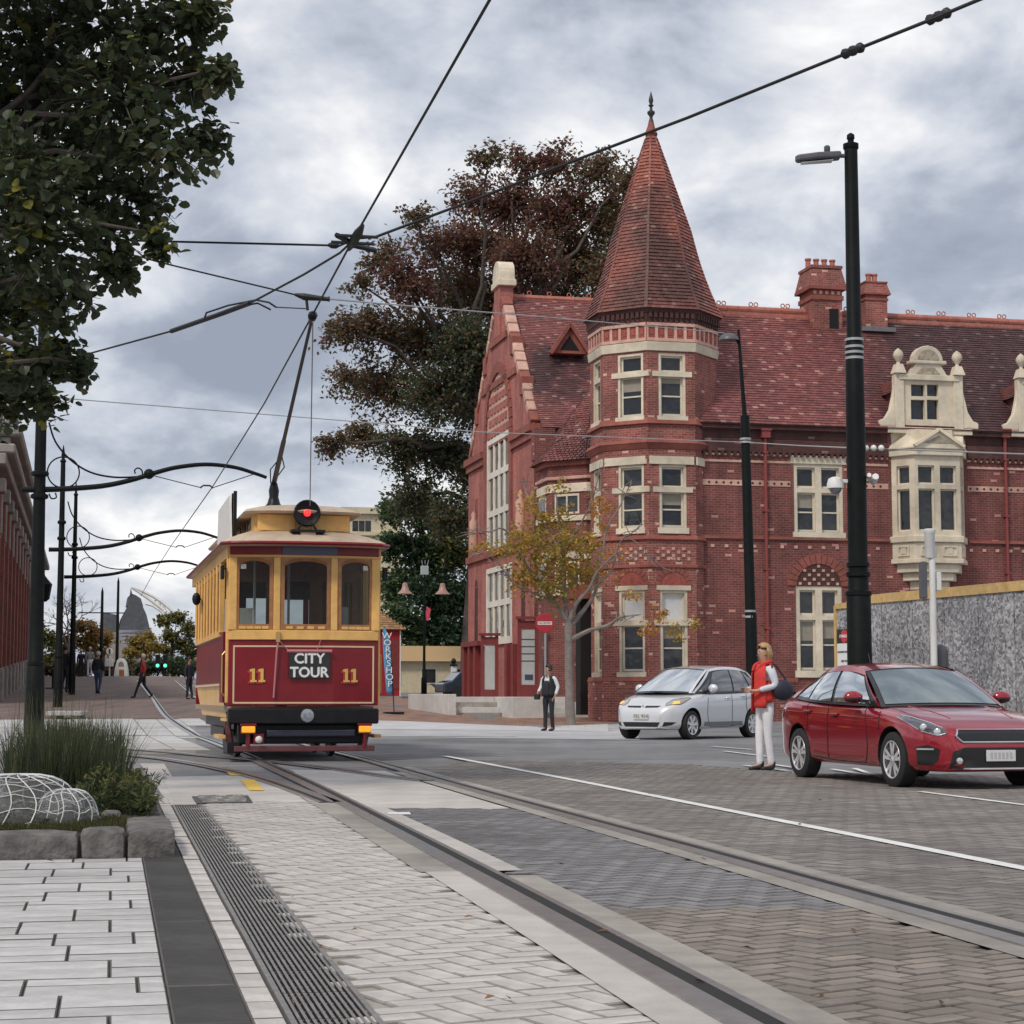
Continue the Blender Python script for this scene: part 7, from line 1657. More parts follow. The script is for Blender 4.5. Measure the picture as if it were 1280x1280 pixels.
# -- dark green tree right of the tram
DY = 127
spec = [(495, 635, 28, 1, (0, 0, 1)), (530, 640, 36, 1, (0, 1)), (565, 655, 36, 1, (0, 0, 2)), (492, 680, 30, 1.1, (0, 1)), (530, 690, 42, 1.2, (0, 0, 1)), (572, 690, 34, 1, (0, 2)), (500, 730, 36, 1.1, (0, 1)), (545, 740, 45, 1.2, (0,)), (580, 745, 36, 1.2, (0,)), (505, 775, 34, 1.1, (0, 0, 1)), (548, 785, 40, 1.2, (0,)), (585, 790, 30, 1.1, (0,)), (520, 808, 26, 1, (0, 1)), (565, 812, 26, 1, (0, 1))]
p = at(545, 870, DY+1); tree('dark_green_tree', 'dense dark green tree standing behind the twin lamp post beside the brick gable', Vector((p.x, DY+1, H(p.x, DY+1))), at(545, 740, DY+1), .4, [cl(a, b_, c, d, e, DY, rn.uniform(-1.5, 2)) for a, b_, c, d, e in spec], [M_dg, M_mg, M_yl], (.34, .20), 60, 26, .25, M_bark, 5)
# -- small street tree in autumn colour
g = gp(712, 906); SY = g.y
st = thing('street_tree', 'small autumn street tree with golden leaves and bare branches before the tower', 'tree', g, 0)
wood = MB(); rnd = random.Random(12); crn = Crown(9); lo_ = lambda px, py, dy=0: at(px, py, SY+dy)-g
fork = lo_(711, 778); wood.tube([lo_(713, 910), lo_(713, 902), lo_(712, 870), lo_(711, 820), fork], [.26, .17, .15, .14, .15], 10)
limbs = [((711, 778), (690, 750), (668, 722), (655, 700), (640, 672), 0), ((711, 782), (705, 745), (704, 700), (700, 650), (696, 615), .4), ((711, 780), (722, 755), (738, 735), (745, 715), (770, 690), -.3), ((712, 782), (730, 762), (742, 742), (748, 720), (752, 690), .5), ((740, 738), (765, 712), (772, 680), (790, 665), (812, 650), -.6), ((712, 800), (735, 788), (758, 782), (775, 772), (800, 768), -.4), ((700, 690), (685, 660), (672, 640), (660, 618), (655, 600), .8), ((690, 752), (660, 738), (640, 728), (622, 700), (600, 690), -.8), ((703, 690), (722, 660), (738, 630), (745, 608), (748, 590), -.5), ((770, 690), (785, 700), (800, 690), (815, 700), (830, 712), .3), ((752, 692), (760, 660), (776, 630), (780, 612), (788, 600), .2), ((640, 672), (625, 660), (610, 665), (596, 660), (585, 668), -.3)]
for L_ in limbs:
    pts = [lo_(q[0]+rnd.uniform(-2, 2), q[1], L_[5]*(i/4)*2.2) for i, q in enumerate(L_[:5])]; big_ = L_[0][1] > 770; r_ = .09 if big_ else .04
    wood.tube(spline(pts, 3), [r_*(1-.8*i/12) for i in range(13)], 7)
    for k in range(9):
        a = pts[2].lerp(pts[4], rnd.random()); d = Vector((rnd.gauss(0, 1), rnd.gauss(0, 1), rnd.gauss(.3, .8))).normalized()*rnd.uniform(.3, .75); wood.tube([a, a+d*.5+Vector((0, 0, .04)), a+d], [.018, .012, .005], 4, cap=False)
wood.build('trunk', M_barkpale, st, smooth=50, uv=False)
spec = [(690, 650, 40, 1.0, (0, 1, 1)), (660, 670, 42, 1.1, (0, 1, 1)), (720, 680, 42, 1.1, (1, 1, 0)), (690, 700, 45, 1.5, (1, 1, 0)), (655, 720, 32, 1.1, (1, 0)), (725, 715, 34, 1.1, (1, 1, 0)), (690, 735, 30, 1.0, (1,)), (625, 690, 22, .5, (1, 0)), (600, 680, 18, .45, (0, 1)), (745, 630, 24, .7, (2, 2, 0)), (750, 660, 18, .5, (2, 0)), (770, 690, 20, .3, (2, 0)), (820, 770, 20, .55, (0, 2)), (845, 785, 18, .5, (0, 1)), (805, 790, 16, .5, (0, 2)), (660, 625, 24, .5, (0, 1)), (700, 610, 24, .35, (0, 1)), (870, 780, 10, .5, (1, 0)), (760, 720, 18, .4, (2, 0)), (790, 745, 16, .35, (0, 2))]
for a, b_, c, d, e in spec:
    cc = lo_(a, b_, rn.uniform(-.7, .7)); r = c/2400*SY; crn.clump(cc, r, max(5, int(42*d*(r/.9)**1.5)), 10, .14, .095, e, .09, None)
crn.build('crown', [M_gold, M_olg, M_org], st)
# -- trees beyond the crest of the street
far = [('far_tree', 'dull green tree beyond the crest between the civic building and the thin poles', 70, 800, 140, [(50, 790, 16), (65, 800, 18), (78, 812, 16), (60, 825, 20), (82, 832, 16), (95, 838, 13)], (2, 2, 1), 'trees beyond the crest of the street'),
 ('far_hedge', 'long low hedge of mixed green bushes along the crest of the street', 140, 835, 136, [(60+13*i, 838-(i % 3)*3, 13) for i in range(15)], (2, 0, 3), 'trees beyond the crest of the street'),
 ('autumn_tree', 'orange brown autumn tree beyond the crest behind the walking group', 108, 785, 132, [(100, 780, 16), (118, 790, 17), (135, 800, 14), (108, 805, 18), (90, 800, 14), (125, 815, 14)], (3, 3, 1), 'trees beyond the crest of the street'),
 ('autumn_bush', 'rounded orange autumn tree left of the green traffic lights', 178, 800, 131, [(170, 800, 12), (185, 798, 13), (178, 812, 15), (192, 808, 12), (165, 815, 12)], (3, 1, 1), 'trees beyond the crest of the street'),
 ('green_tree', 'tall olive green tree beyond the crest next to the tram side', 215, 790, 138, [(205, 775, 13), (222, 770, 15), (235, 785, 15), (212, 795, 15), (228, 805, 16), (205, 812, 13), (240, 815, 15)], (2, 2, 1), 'trees beyond the crest of the street'),
 ('dark_hedge_tree', 'dark green low tree behind the green traffic lights', 205, 830, 134, [(190, 832, 12), (205, 828, 13), (222, 830, 14), (236, 832, 12), (175, 834, 10)], (0, 0, 2), 'trees beyond the crest of the street')]
for nm, lab, px_, py_, Y, cs, mi, grp in far:
    p = at(px_, 850, Y); b0 = Vector((p.x, Y, H(p.x, Y)-.3)); ctop = at(px_, py_+8, Y)
    tree(nm, lab, b0, Vector((ctop.x, Y, max(ctop.z, b0.z+.8))), .18, [cl(a, b_, c, 1, mi, Y, rn.uniform(-1, 1)) for a, b_, c in cs], [M_dg, M_olg, leafmat('far_green_leaf', (.085, .10, .05)), leafmat('far_orange_leaf', (.28, .15, .05))], (.26, .17), 75, 18, .18, M_bark, px_, grp)
p = at(84, 850, 130); bt = thing('bare_tree', 'bare leafless tree between the two thin tram poles in the distance', 'tree', Vector((p.x, 130, H(p.x, 130)-.3))); wood = MB(); rnd = random.Random(4)
def br(a, d, L, r, k):
    b_ = a+d*L; wood.tube([a, a.lerp(b_, .5)+Vector((rnd.gauss(0, .04), rnd.gauss(0, .04), 0))*L, b_], [r, r*.8, r*.6], 5, cap=False)
    if k:
        for _ in range(3): br(b_, (d+Vector((rnd.gauss(0, .5), rnd.gauss(0, .5), rnd.gauss(.1, .3)))).normalized(), L*rnd.uniform(.6, .8), r*.6, k-1)
br(Vector((0, 0, 0)), Vector((.05, 0, 1)), 2.0, .13, 5); wood.build('trunk', M_barkpale, bt, uv=False)
# -- big lime tree at the upper left, its trunk outside the frame
LB = Vector((-6.6, 18.5, 0)); lt_ = thing('lime_tree', 'dark leafy lime tree overhanging the upper left of the street', 'tree', LB); wood = MB(); rnd = random.Random(8); crn = Crown(15)
tp = limb(wood, Vector((0, 0, -.2)), Vector((.2, .3, 5.5)), .24, .16, rnd, 6, .02)
spec = [(-230, 60, 150), (-120, -90, 150), (40, -110, 140), (190, -90, 110), (-160, 260, 130), (-80, 120, 130), (30, 50, 105), (130, 30, 92), (215, 20, 62), (60, 140, 100), (150, 120, 88), (235, 100, 58), (200, 180, 62), (255, 175, 38), (20, 230, 95), (110, 220, 85), (185, 245, 45), (60, 305, 78), (135, 295, 48), (-30, 330, 90), (20, 375, 66), (80, 365, 48), (75, 440, 36), (30, 445, 48), (10, 495, 44), (60, 492, 30), (-60, 450, 80), (150, 340, 28), (195, 292, 20), (275, 85, 22), (250, 15, 28), (100, 455, 18)]
cents = []
for a, b_, rp in spec:
    Y = 18.5+rn.uniform(-1.3, 1.3)*(1 if rp > 50 else .5); c = at(a, b_, Y)-LB; r = rp/2400*Y; cents.append((c, r))
    limb(wood, min(tp[3:], key=lambda q: (q-c).length), c, .06, .014, rnd, 6, .06)
M_leafmats = [M_lime, M_limey, M_limeo]
nearL = []
for c, r in cents:
    n = int(12+64*r*r*3.0)
    for _ in range(n):
        d = Vector((crn.r.gauss(0, 1), crn.r.gauss(0, 1), crn.r.gauss(0, .9))).normalized(); a = c+d*r*crn.r.uniform(0, .5); b_ = c+d*r*crn.r.uniform(.7, 1.12)+Vector((0, 0, -.06))
        wood.tube([a, b_], [.007, .003], 3, cap=False); mi = 0 if crn.r.random() < .90 else crn.r.choice((1, 2, 2))
        for _ in range(7):
            p = a.lerp(b_, crn.r.random()**.7)+Vector((crn.r.gauss(0, .05), crn.r.gauss(0, .05), crn.r.gauss(0, .05))); k = crn.r.uniform(.7, 1.25); m_ = mi if crn.r.random() < .85 else 0
            nearL.append((p, .108*k, .090*k, m_))
def infr(p): 
    w = p+LB; r = w-Vector((0, 0, CAMZ)); z = r.y*CP+r.z*SP; u = r.x/z*2400+640; v = 640-(r.z*CP-r.y*SP)/z*2400; return 0 < u < 1280 and 0 < v < 1280
vis = [l for l in nearL if infr(l[0])]; vis.sort(key=lambda l: l[0].y-l[1]*20); nearset = set(id(l) for l in vis[:300])
lmesh = []
for m in M_leafmats:
    P, F = leaf_pts(1, 1); b = MB(); b.add([(x, y*.8, z*.8) for x, y, z in P], F); lmesh.append(b.mesh('leaf', obj_random(leafmat('single_'+m.name, tuple(m.node_tree.nodes['Principled BSDF'].inputs['Base Color'].default_value)[:3] if False else {0: (.056, .074, .042), 1: (.20, .19, .04), 2: (.10, .09, .045)}[M_leafmats.index(m)], .38, 0), .3), uv=False))
for l in nearL:
    if id(l) in nearset:
        o = bpy.data.objects.new('leaf', lmesh[l[3]]); C.objects.link(o); o.parent = lt_; Rm = rot_rand(crn.r, .3).to_4x4(); o.matrix_local = Matrix.Translation(l[0]) @ Rm @ Matrix.Diagonal((l[1], l[1], l[1], 1))
    else: crn.leaf(l[0], l[1], l[2], l[3], .3, simple=False)
wood.build('trunk', M_bark, lt_, smooth=50, uv=False); crn.build('crown', M_leafmats, lt_)
# ------------------------------------------------------------------ planter at the lower left
M_kst = mat('rough_grey_stone', (.14, .133, .125), .9, var=.4, vscale=7, bump=1.0, bscale=22, grime=.35)
pc = gp(219, 1075); pl0 = thing('stone_planter', 'low rough grey stone planter with grass at the edge of the pale pavers', 'planter', pc, -DA)
Ppl = Pl(mx(pl0), (0, 0), 0); u = lambda px: Ppl.px(px, 1070)[0]; zt_ = Ppl.px(150, 1038)[1]
def stone(x0, x1, y0, y1, z1, seed, par=pl0, name='stone', jit=.012):
    rnd = random.Random(seed); nx, ny, nz = max(2, int((x1-x0)/.09)), max(2, int((y1-y0)/.09)), 3; bm = bmesh.new(); bmesh.ops.create_cube(bm, size=1); bmesh.ops.subdivide_edges(bm, edges=bm.edges[:], cuts=4, use_grid_fill=True)
    for v in bm.verts:
        x = x0+(v.co.x+.5)*(x1-x0); y = y0+(v.co.y+.5)*(y1-y0); z = (v.co.z+.5)*z1
        q = Vector((x*5+seed, y*5, z*5)); n = noise.noise(q)
        ed = sum(abs(abs(k)-.5) < .01 for k in v.co)
        sh = .010*(ed-1) if ed > 1 else 0; cx, cy = (x0+x1)/2, (y0+y1)/2
        x += (-sh if x > cx else sh); y += (-sh if y > cy else sh)
        v.co = (x+n*jit*.4, y+noise.noise(q+Vector((9, 0, 0)))*jit*.6, z + (noise.noise(q+Vector((0, 7, 0)))*jit*1.6 - sh if z > .02 else -.02))
    me = bpy.data.meshes.new(name); bm.to_mesh(me); bm.free(); me.materials.append(M_kst); me.polygons.foreach_set('use_smooth', [True]*len(me.polygons)); me.set_sharp_from_angle(angle=R(32)); o = bpy.data.objects.new(name, me); C.objects.link(o); o.parent = par; return o
xs = [u(-70), u(99), u(161), u(220)]
stone(xs[0]-.6, xs[0]-.005, 0, .26, zt_, 1); stone(xs[0]+.004, xs[1]-.006, 0, .27, zt_-.005, 2); stone(xs[1]+.006, xs[2]-.02, 0, .25, zt_+.01, 3); stone(xs[2]-.015, xs[3], 0, 1.50, zt_, 4)
stone(xs[3]-.24, xs[3]-.01, 1.51, 2.6, zt_-.03, 6); stone(xs[3]-.25, xs[3]-.01, 2.61, 4.4, zt_-.05, 16)
stone(u(20), u(122), 1.42, 1.62, zt_+.03, 7); stone(u(123), xs[2]-.03, 1.42, 1.6, zt_+.02, 8)
b = MB(); b.bx(xs[0]-.6, xs[3]-.05, .05, 4.6, 0.0, zt_-.03); b.build('soil', mat('soil', (.05, .04, .03), .95, var=.3, vscale=9, bump=.8, bscale=25), pl0)
def blades(name, pts, hmin, hmax, w, ms, parent, kind='stuff', lean=.3, seed=1, bend=.5):
    rnd = random.Random(seed); V, F, MI = [], [], []
    for (x, y, z0) in pts:
        a = rnd.uniform(0, 6.283); h = rnd.uniform(hmin, hmax); le = rnd.gauss(0, lean); d = Vector((math.cos(a), math.sin(a), 0)); s = Vector((-d.y, d.x, 0)); n = len(V); ww = w*rnd.uniform(.6, 1.2)
        for i in range(4):
            t = i/3; p = Vector((x, y, z0))+d*h*(le*t+bend*le*t*t)+Vector((0, 0, h*t*(1-.12*abs(le)*t))); k = ww*(1-t**1.6)+.0006
            V += [tuple(p-s*k), tuple(p+s*k)]
        for i in range(3): F.append((n+2*i, n+2*i+1, n+2*i+3, n+2*i+2))
        MI += [rnd.randrange(len(ms))]*3
    me = bpy.data.meshes.new(name); me.from_pydata(V, [], F)
    for m in ms: me.materials.append(m)
    me.polygons.foreach_set('material_index', MI); o = bpy.data.objects.new(name, me); C.objects.link(o); o.parent = parent
    if kind: o['kind'] = kind
    return o
M_gr = leafmat('tussock_green', (.060, .072, .036), .5); M_gr2 = leafmat('tussock_dark', (.036, .048, .028), .5); M_gr3 = leafmat('tussock_straw', (.15, .13, .07), .6); M_moss = leafmat('moss', (.045, .052, .022), .9, .4)
rnd = random.Random(31); inv = mx(pl0).inverted()
def pw2(px, py, z): w = atz(px, py, z); return inv @ w
tg = thing('tussock_grass', 'tall dark green tussock grass growing in the stone planter', 'grass plant', pl0.location + Vector((0, 0, zt_)), -DA)
ti = mx(tg).inverted(); pts = []
for _ in range(5200):
    px_ = min(max(rnd.gauss(85, 34), 14), 152); Y = rnd.uniform(13.6, 17.2) ; p = at(px_, 900, Y); p.z = zt_-.03; q = ti @ p; pts.append((q.x, q.y, -.03))
blades('blades', pts, .30, .66, .0045, [M_gr, M_gr2, M_gr2, M_gr], tg, lean=.22, seed=2)
pts2 = [p for p in pts if rnd.random() < .05]; blades('seed_stalks', pts2, .62, .88, .0022, [M_gr3, M_gr], tg, lean=.16, seed=3)
lp_ = thing('low_shrub', 'low leafy green shrub with yellowish tips in the planter corner', 'plant', pl0.location + Vector((0, 0, zt_)), -DA); cw_ = Crown(4); li = mx(lp_).inverted(); wood = MB()
for _ in range(420):
    px_ = rnd.uniform(92, 188); Y = rnd.uniform(13.0, 15.4); p = at(px_, 990, Y); p.z = zt_-.03; q = li @ p; h = rnd.uniform(.10, .34)*(1.1-abs(px_-140)/110)
    top = q+Vector((rnd.gauss(0, .05), rnd.gauss(0, .05), h)); wood.tube([q, top], [.004, .002], 3, cap=False)
    for i in range(12): t = rnd.uniform(.15, 1); cw_.leaf(q.lerp(top, t), rnd.uniform(.04, .085), rnd.uniform(.012, .02), (rnd.choice((0, 0, 1)) if t < .75 else rnd.choice((0, 1, 2))), -.3)
wood.build('stems', M_gr2, lp_, uv=False); cw_.build('leaves', [leafmat('shrub_leaf', (.055, .075, .035)), leafmat('shrub_leaf_light', (.10, .12, .045)), leafmat('shrub_tip', (.20, .17, .06))], lp_)
pts = []
for _ in range(7500): x = rnd.uniform(xs[0]-.5, xs[2]-.02); pts.append((x, rnd.uniform(.27, 1.45), zt_-.035))
blades('moss', pts, .02, .06, .006, [M_moss, leafmat('moss_olive', (.075, .070, .028), .9)], pl0, lean=.6, seed=6)
# white wire cloche over young plants
ck = at(28, 1032, 12.1); cl0 = thing('wire_cloche', 'white wire mesh cover over small plants at the left end of the planter', 'plant cover', Vector((ck.x, ck.y, pl0.location.z+zt_-.05)), 0)
M_netw = mat('white_wire', (.62, .62, .62), .5)
def hump(cx, cy, rx, ry, h, n, m, wr):
    S = lambda a, t: Vector((cx+rx*math.cos(a)*math.cos(t)**.6, cy+ry*math.sin(a)*math.cos(t)**.6, h*math.sin(t)))
    for i in range(n):
        a = 2*math.pi*i/n; b = MB(); b.tube([S(a+.18*math.sin(j*.5), j*math.pi/2/9) for j in range(10)], wr, 4, cap=False); b.build('wire', M_netw, cl0)
    for j in range(m):
        t = (j+.3)*math.pi/2/(m+.4); b = MB(); b.tube([S(2*math.pi*i/28, t+.06*math.sin(i*1.7+j)) for i in range(29)], wr*.8, 4, cap=False); b.build('wire', M_netw, cl0)
    return S
Sh = hump(-.10, .25, .42, .45, .33, 16, 5, .0045); Sh2 = hump(.24, .15, .20, .25, .24, 12, 4, .004)
b = MB(); b.grid([[Sh(2*math.pi*i/24, j*math.pi/2/8)*.975 for i in range(24)] for j in range(9)], True)
mnet = bpy.data.materials.new('thin_net'); mnet.use_nodes = True; t_ = mnet.node_tree; tr2 = t_.nodes.new('ShaderNodeBsdfTransparent'); mx2 = t_.nodes.new('ShaderNodeMixShader'); mx2.inputs[0].default_value = .80; t_.nodes['Principled BSDF'].inputs['Base Color'].default_value = (.34, .34, .35, 1)
t_.links.new(t_.nodes['Principled BSDF'].outputs[0], mx2.inputs[1]); t_.links.new(tr2.outputs[0], mx2.inputs[2]); t_.links.new(mx2.outputs[0], t_.nodes['Material Output'].inputs[0])
b.build('netting', mnet, cl0, smooth=True)
b = MB(); b.grid([[Vector((.24, .15, 0))*.0+Sh2(2*math.pi*i/24, j*math.pi/2/8) for i in range(24)] for j in range(9)], True); o = b.build('netting', mnet, cl0, smooth=True)
cg = Crown(77)
for _ in range(1500): a, r_ = rnd.uniform(0, 6.28), rnd.random()**.5; cg.leaf(Vector((-.02+r_*.48*math.cos(a), .22+r_*.34*math.sin(a), rnd.uniform(0, .2)*(1-r_*.6))), rnd.uniform(.03, .06), rnd.uniform(.02, .035), rnd.randrange(2))
yp_ = thing('young_plants', 'small leafy plants under the white wire cover', 'plants', cl0.location); cg.build('leaves', [MATS['shrub_leaf'], leafmat('grey_leaf', (.16, .17, .14))], yp_)
# ------------------------------------------------------------------ cars
from mathutils.bvhtree import BVHTree
M_tyre = mat('tyre_rubber', (.018, .018, .019), .75, var=.2, vscale=20)
M_alloy = mat('alloy_rim', (.72, .72, .73), .35, metal=.5, var=.1)
M_arch = mat('wheel_arch_plastic', (.010, .010, .011), .8)
M_trim = mat('black_trim', (.012, .012, .013), .35, coat=.3)
M_chrome = mat('chrome', (.75, .75, .76), .12, metal=1.0)
def carglass(name, base, met=.25):
    m = mat(name, base, .03, metal=met, spec=.9, coat=1.0); return m
def lerpt(tab, x):
    if x <= tab[0][0]: return tab[0][1]
    for (a, b), (c, d) in zip(tab[:-1], tab[1:]):
        if x <= c:
            t = (x-a)/(c-a); return b+(d-b)*t
    return tab[-1][1]
def smooth_tab(tab, n=3):
    # Catmull-Rom resample by x for smooth profiles
    P = [Vector((a, b, 0)) for a, b in tab]; s = spline(P, 6); o = []
    for p in s:
        if not o or p.x > o[-1][0]+1e-4: o.append((p.x, p.y))
    return o
def car(name, label, cfg, loc, rz, scale, paint):
    t = thing(name, label, 'car', loc, rz); t.scale = (scale,)*3
    L = cfg['L']; T = {k: smooth_tab(cfg[k]) for k in ('zc', 'zb', 'w', 'z0')}
    xs = sorted(set([-L/2, -L/2+.03, -L/2+.09, -L/2+.2] + [-L/2+.35+i*(L-.7)/26 for i in range(27)] + [L/2-.2, L/2-.11, L/2-.05, L/2-.015, L/2]))
    rows = []
    for x in xs:
        zc, zb, w, z0 = (lerpt(T[k], x) for k in ('zc', 'zb', 'w', 'z0')); h = zb-z0; zc = max(zc, zb+.004)
        sect = [(0, z0), (w*.72, z0), (w*.90, z0+.015), (w*.965, z0+.07), (w*.985, z0+h*.20), (w*.988, z0+h*.38), (w*1.0, z0+h*.60), (w*1.0, z0+h*.76), (w*.992, z0+h*.87), (w*.972, zb-.012), (w*.93, zb+(zc-zb)*.32), (w*.78, zb+(zc-zb)*.72), (w*.5, zb+(zc-zb)*.93), (0, zc)]
        full = [(x, y, z) for y, z in sect] + [(x, -y, z) for y, z in sect[-2:0:-1]]
        rows.append(full)
    b = MB(); b.grid(rows, True); n = len(rows[0]); b.f.append(tuple(range(n-1, -1, -1))); b.mi.append(0); b.f.append(tuple((len(rows)-1)*n+i for i in range(n))); b.mi.append(0)
    me = b.mesh('body', [paint, M_arch], True, uv=False); o = bpy.data.objects.new('body', me); C.objects.link(o)
    bm = bmesh.new(); bm.from_mesh(me); bmesh.ops.recalc_face_normals(bm, faces=bm.faces[:]); bm.to_mesh(me); bm.free()
    cuts = []
    for wx in cfg['axles']:
        for s in (-1, 1):
            cb = MB(Matrix.Translation((wx, s*(cfg['hw']-.13), cfg['wr']+.01)) @ Matrix.Rotation(R(90), 4, 'X')); ra = cfg['wr']*1.17
            cb.lathe([(ra, -.2), (ra, .2)], 28); cm = cb.mesh('cut', [M_arch, M_arch], False, False); co = bpy.data.objects.new('cut', cm); C.objects.link(co); cuts.append(co)
            md = o.modifiers.new('arch', 'BOOLEAN'); md.object = co; md.operation = 'DIFFERENCE'; md.solver = 'EXACT'; md.material_mode = 'TRANSFER'
    bpy.context.view_layer.update()
    ev = o.evaluated_get(bpy.context.evaluated_depsgraph_get()); nm = bpy.data.meshes.new_from_object(ev); bpy.data.objects.remove(o)
    for c in cuts: bpy.data.objects.remove(c)
    nm.name = 'body'; nm.polygons.foreach_set('use_smooth', [True]*len(nm.polygons)); nm.set_sharp_from_angle(angle=R(38))
    body = bpy.data.objects.new('body', nm); C.objects.link(body); body.parent = t
    bvh = BVHTree.FromPolygons([tuple(v.co) for v in nm.vertices], [tuple(p.vertices) for p in nm.polygons])
    # ---- greenhouse
    bl, rl = [Vector(p) for p in cfg['belt']], [Vector(p) for p in cfg['rail']]
    bs, rs = spline(bl, 8), spline(rl, 8); N = len(bs)-1
    def bt(t): k = min(max(t, 0), 1)*N; i = min(int(k), N-1); return bs[i].lerp(bs[i+1], k-i)
    def rt(t): k = min(max(t, 0), 1)*N; i = min(int(k), N-1); return rs[i].lerp(rs[i+1], k-i)
    def side(sg):
        def f(u, v):
            p = bt(u).lerp(rt(u), v); return Vector((p.x, sg*(p.y+.035*math.sin(math.pi*v)), p.z))
        return f
    def ends(front):
        u = 0 if front else 1; b0, b1 = cfg['bow_f'] if front else cfg['bow_r']; d = 1 if front else -1
        def f(s, v):
            p = bt(u).lerp(rt(u), v); k = 1-abs(s)**2.2; return Vector((p.x+d*k*(b0*(1-v)+b1*v), -s*p.y, p.z+k*(.02*(1-v)+.045*v)+.02*math.sin(math.pi*v)))
        return f
    def roof(s, u):
        p = rt(u); k = 1-abs(s)**2.2; return Vector((p.x+k*(cfg['bow_f'][1]*(1-u)-cfg['bow_r'][1]*u), -s*p.y, p.z+.045*k))
    def patch(f, quad, nu, nv, off, flip, name, m, par, inset=None, kind=None):
        g = []
        (a0, c0), (a1, c1), (a2, c2), (a3, c3) = quad
        e = 1e-3; P = []
        for j in range(nv+1):
            r = []
            for i in range(nu+1):
                x, y = i/nu, j/nv; u = (a0*(1-x)+a1*x)*(1-y)+(a3*(1-x)+a2*x)*y; v = (c0*(1-x)+c1*x)*(1-y)+(c3*(1-x)+c2*x)*y
                p = f(u, v); du = f(u+e, v)-f(u-e, v); dv = f(u, v+e)-f(u, v-e); nn = du.cross(dv)
                if nn.length < 1e-9: nn = Vector((0, 0, 1))
                nn.normalize(); nn = -nn if flip else nn; r.append(p+nn*off)
            P.append(r)
        b = MB(); b.grid(P if not flip else [r[::-1] for r in P]); return b.build(name, m, par, smooth=True, uv=False, kind=kind)
    G1 = cfg['glass']
    full = [(0, 0), (1, 0), (1, 1), (0, 1)]
    fs = {1: side(1), -1: side(-1)}; ff, fr = ends(True), ends(False)
    # normals: left side (+y) with u running backwards, v up
    for sg in (1, -1):
        fl = sg < 0
        sh = patch(fs[sg], full, 24, 8, -.004, fl, 'cabin_side', M_trim, t)
        for q in cfg['windows']: patch(fs[sg], q, 12, 6, .004, fl, 'side_window', G1, t)
        for q in cfg['painted']: patch(fs[sg], q, 16, 3, .008, fl, 'pillar', paint, t)
    sq = [(-1, 0), (1, 0), (1, 1), (-1, 1)]
    patch(ff, sq, 20, 8, -.004, True, 'windscreen_surround', M_trim, t)
    ws = patch(ff, [(-.93, .05), (.93, .05), (.92, .95), (-.92, .95)], 20, 8, .003, True, 'windscreen', cfg.get('wsglass', G1), t)
    patch(fr, sq, 20, 8, -.004, False, 'tail_surround', paint, t); patch(fr, [(-.85, .15), (.85, .15), (.85, .92), (-.85, .92)], 20, 8, .003, False, 'rear_window', G1, t)
    patch(roof, [(-1, 0), (1, 0), (1, 1), (-1, 1)], 20, 14, .0, True, 'roof', paint, t)
    for s in (-1, 1): patch(ff, [(s*1.0, 0), (s*.93, 0), (s*.92, 1), (s*1.0, 1)], 3, 8, .006, s < 0, 'pillar', paint, t)
    # ---- wheels
    for wx in cfg['axles']:
        for s in (-1, 1):
            r = cfg['wr']; MW = Matrix.Translation((wx, s*(cfg['hw']-.115), r)) @ Matrix.Rotation(R(90), 4, 'X') @ Matrix.Diagonal((1, 1, -s, 1))
            b = MB(MW); b.lathe([(r*.66, -.10), (r*.93, -.10), (r*.985, -.085), (r, -.05), (r, .05), (r*.985, .085), (r*.93, .10), (r*.70, .102), (r*.66, .09)], 32); w = b.build('wheel', M_tyre, t, smooth=40, uv=False)
            b = MB(MW); b.lathe([(r*.70, .09), (r*.68, .103), (r*.64, .10), (r*.62, .06), (r*.62, -.05)], 32); b.build('rim', M_alloy, w, smooth=40, uv=False)
            b = MB(MW); b.lathe([(r*.64, .0), (r*.64, .02)], 24); b.build('brake_shadow', M_arch, w, uv=False)
            b = MB(MW); b.lathe([(r*.14, .05), (r*.14, .088), (r*.10, .095)], 16); b.build('hub', M_alloy, w, smooth=40, uv=False)
            ns = cfg['spokes']
            for k in range(ns):
                for dl_ in ((-.16, .16) if cfg.get('twin') else (0,)):
                    a = 2*math.pi*k/ns+.3; a1 = a+dl_*.4; a2 = a+dl_*1.35; ww = r*.085 if cfg.get('twin') else r*.10; w2 = ww*(1.0 if cfg.get('twin') else 1.5)
                    p0, p1 = Vector((math.cos(a1), math.sin(a1), 0))*r*.10, Vector((math.cos(a2), math.sin(a2), 0))*r*.65; d = (p1-p0).normalized(); sd_ = Vector((-d.y, d.x, 0))
                    b = MB(MW); z0_, z1_ = Vector((0, 0, .07)), Vector((0, 0, .092)); b.add([p0-sd_*ww+z0_, p0+sd_*ww+z0_, p1+sd_*w2+z0_, p1-sd_*w2+z0_, p0-sd_*ww*.8+z1_, p0+sd_*ww*.8+z1_, p1+sd_*w2*.8+z1_, p1-sd_*w2*.8+z1_], [(3,2,1,0), (4,5,6,7), (0,1,5,4), (1,2,6,5), (2,3,7,6), (3,0,4,7)]); b.build('spoke', M_alloy, w, uv=False)
    # ---- projected trim
    def proj(pts3, d):             # shoot points on the body along d
        o_ = []; d = Vector(d).normalized()
        for p in pts3:
            h = bvh.ray_cast(Vector(p)-d*4, d); o_.append((h[0], h[1]) if h[0] is not None else (Vector(p), -d))
        return o_
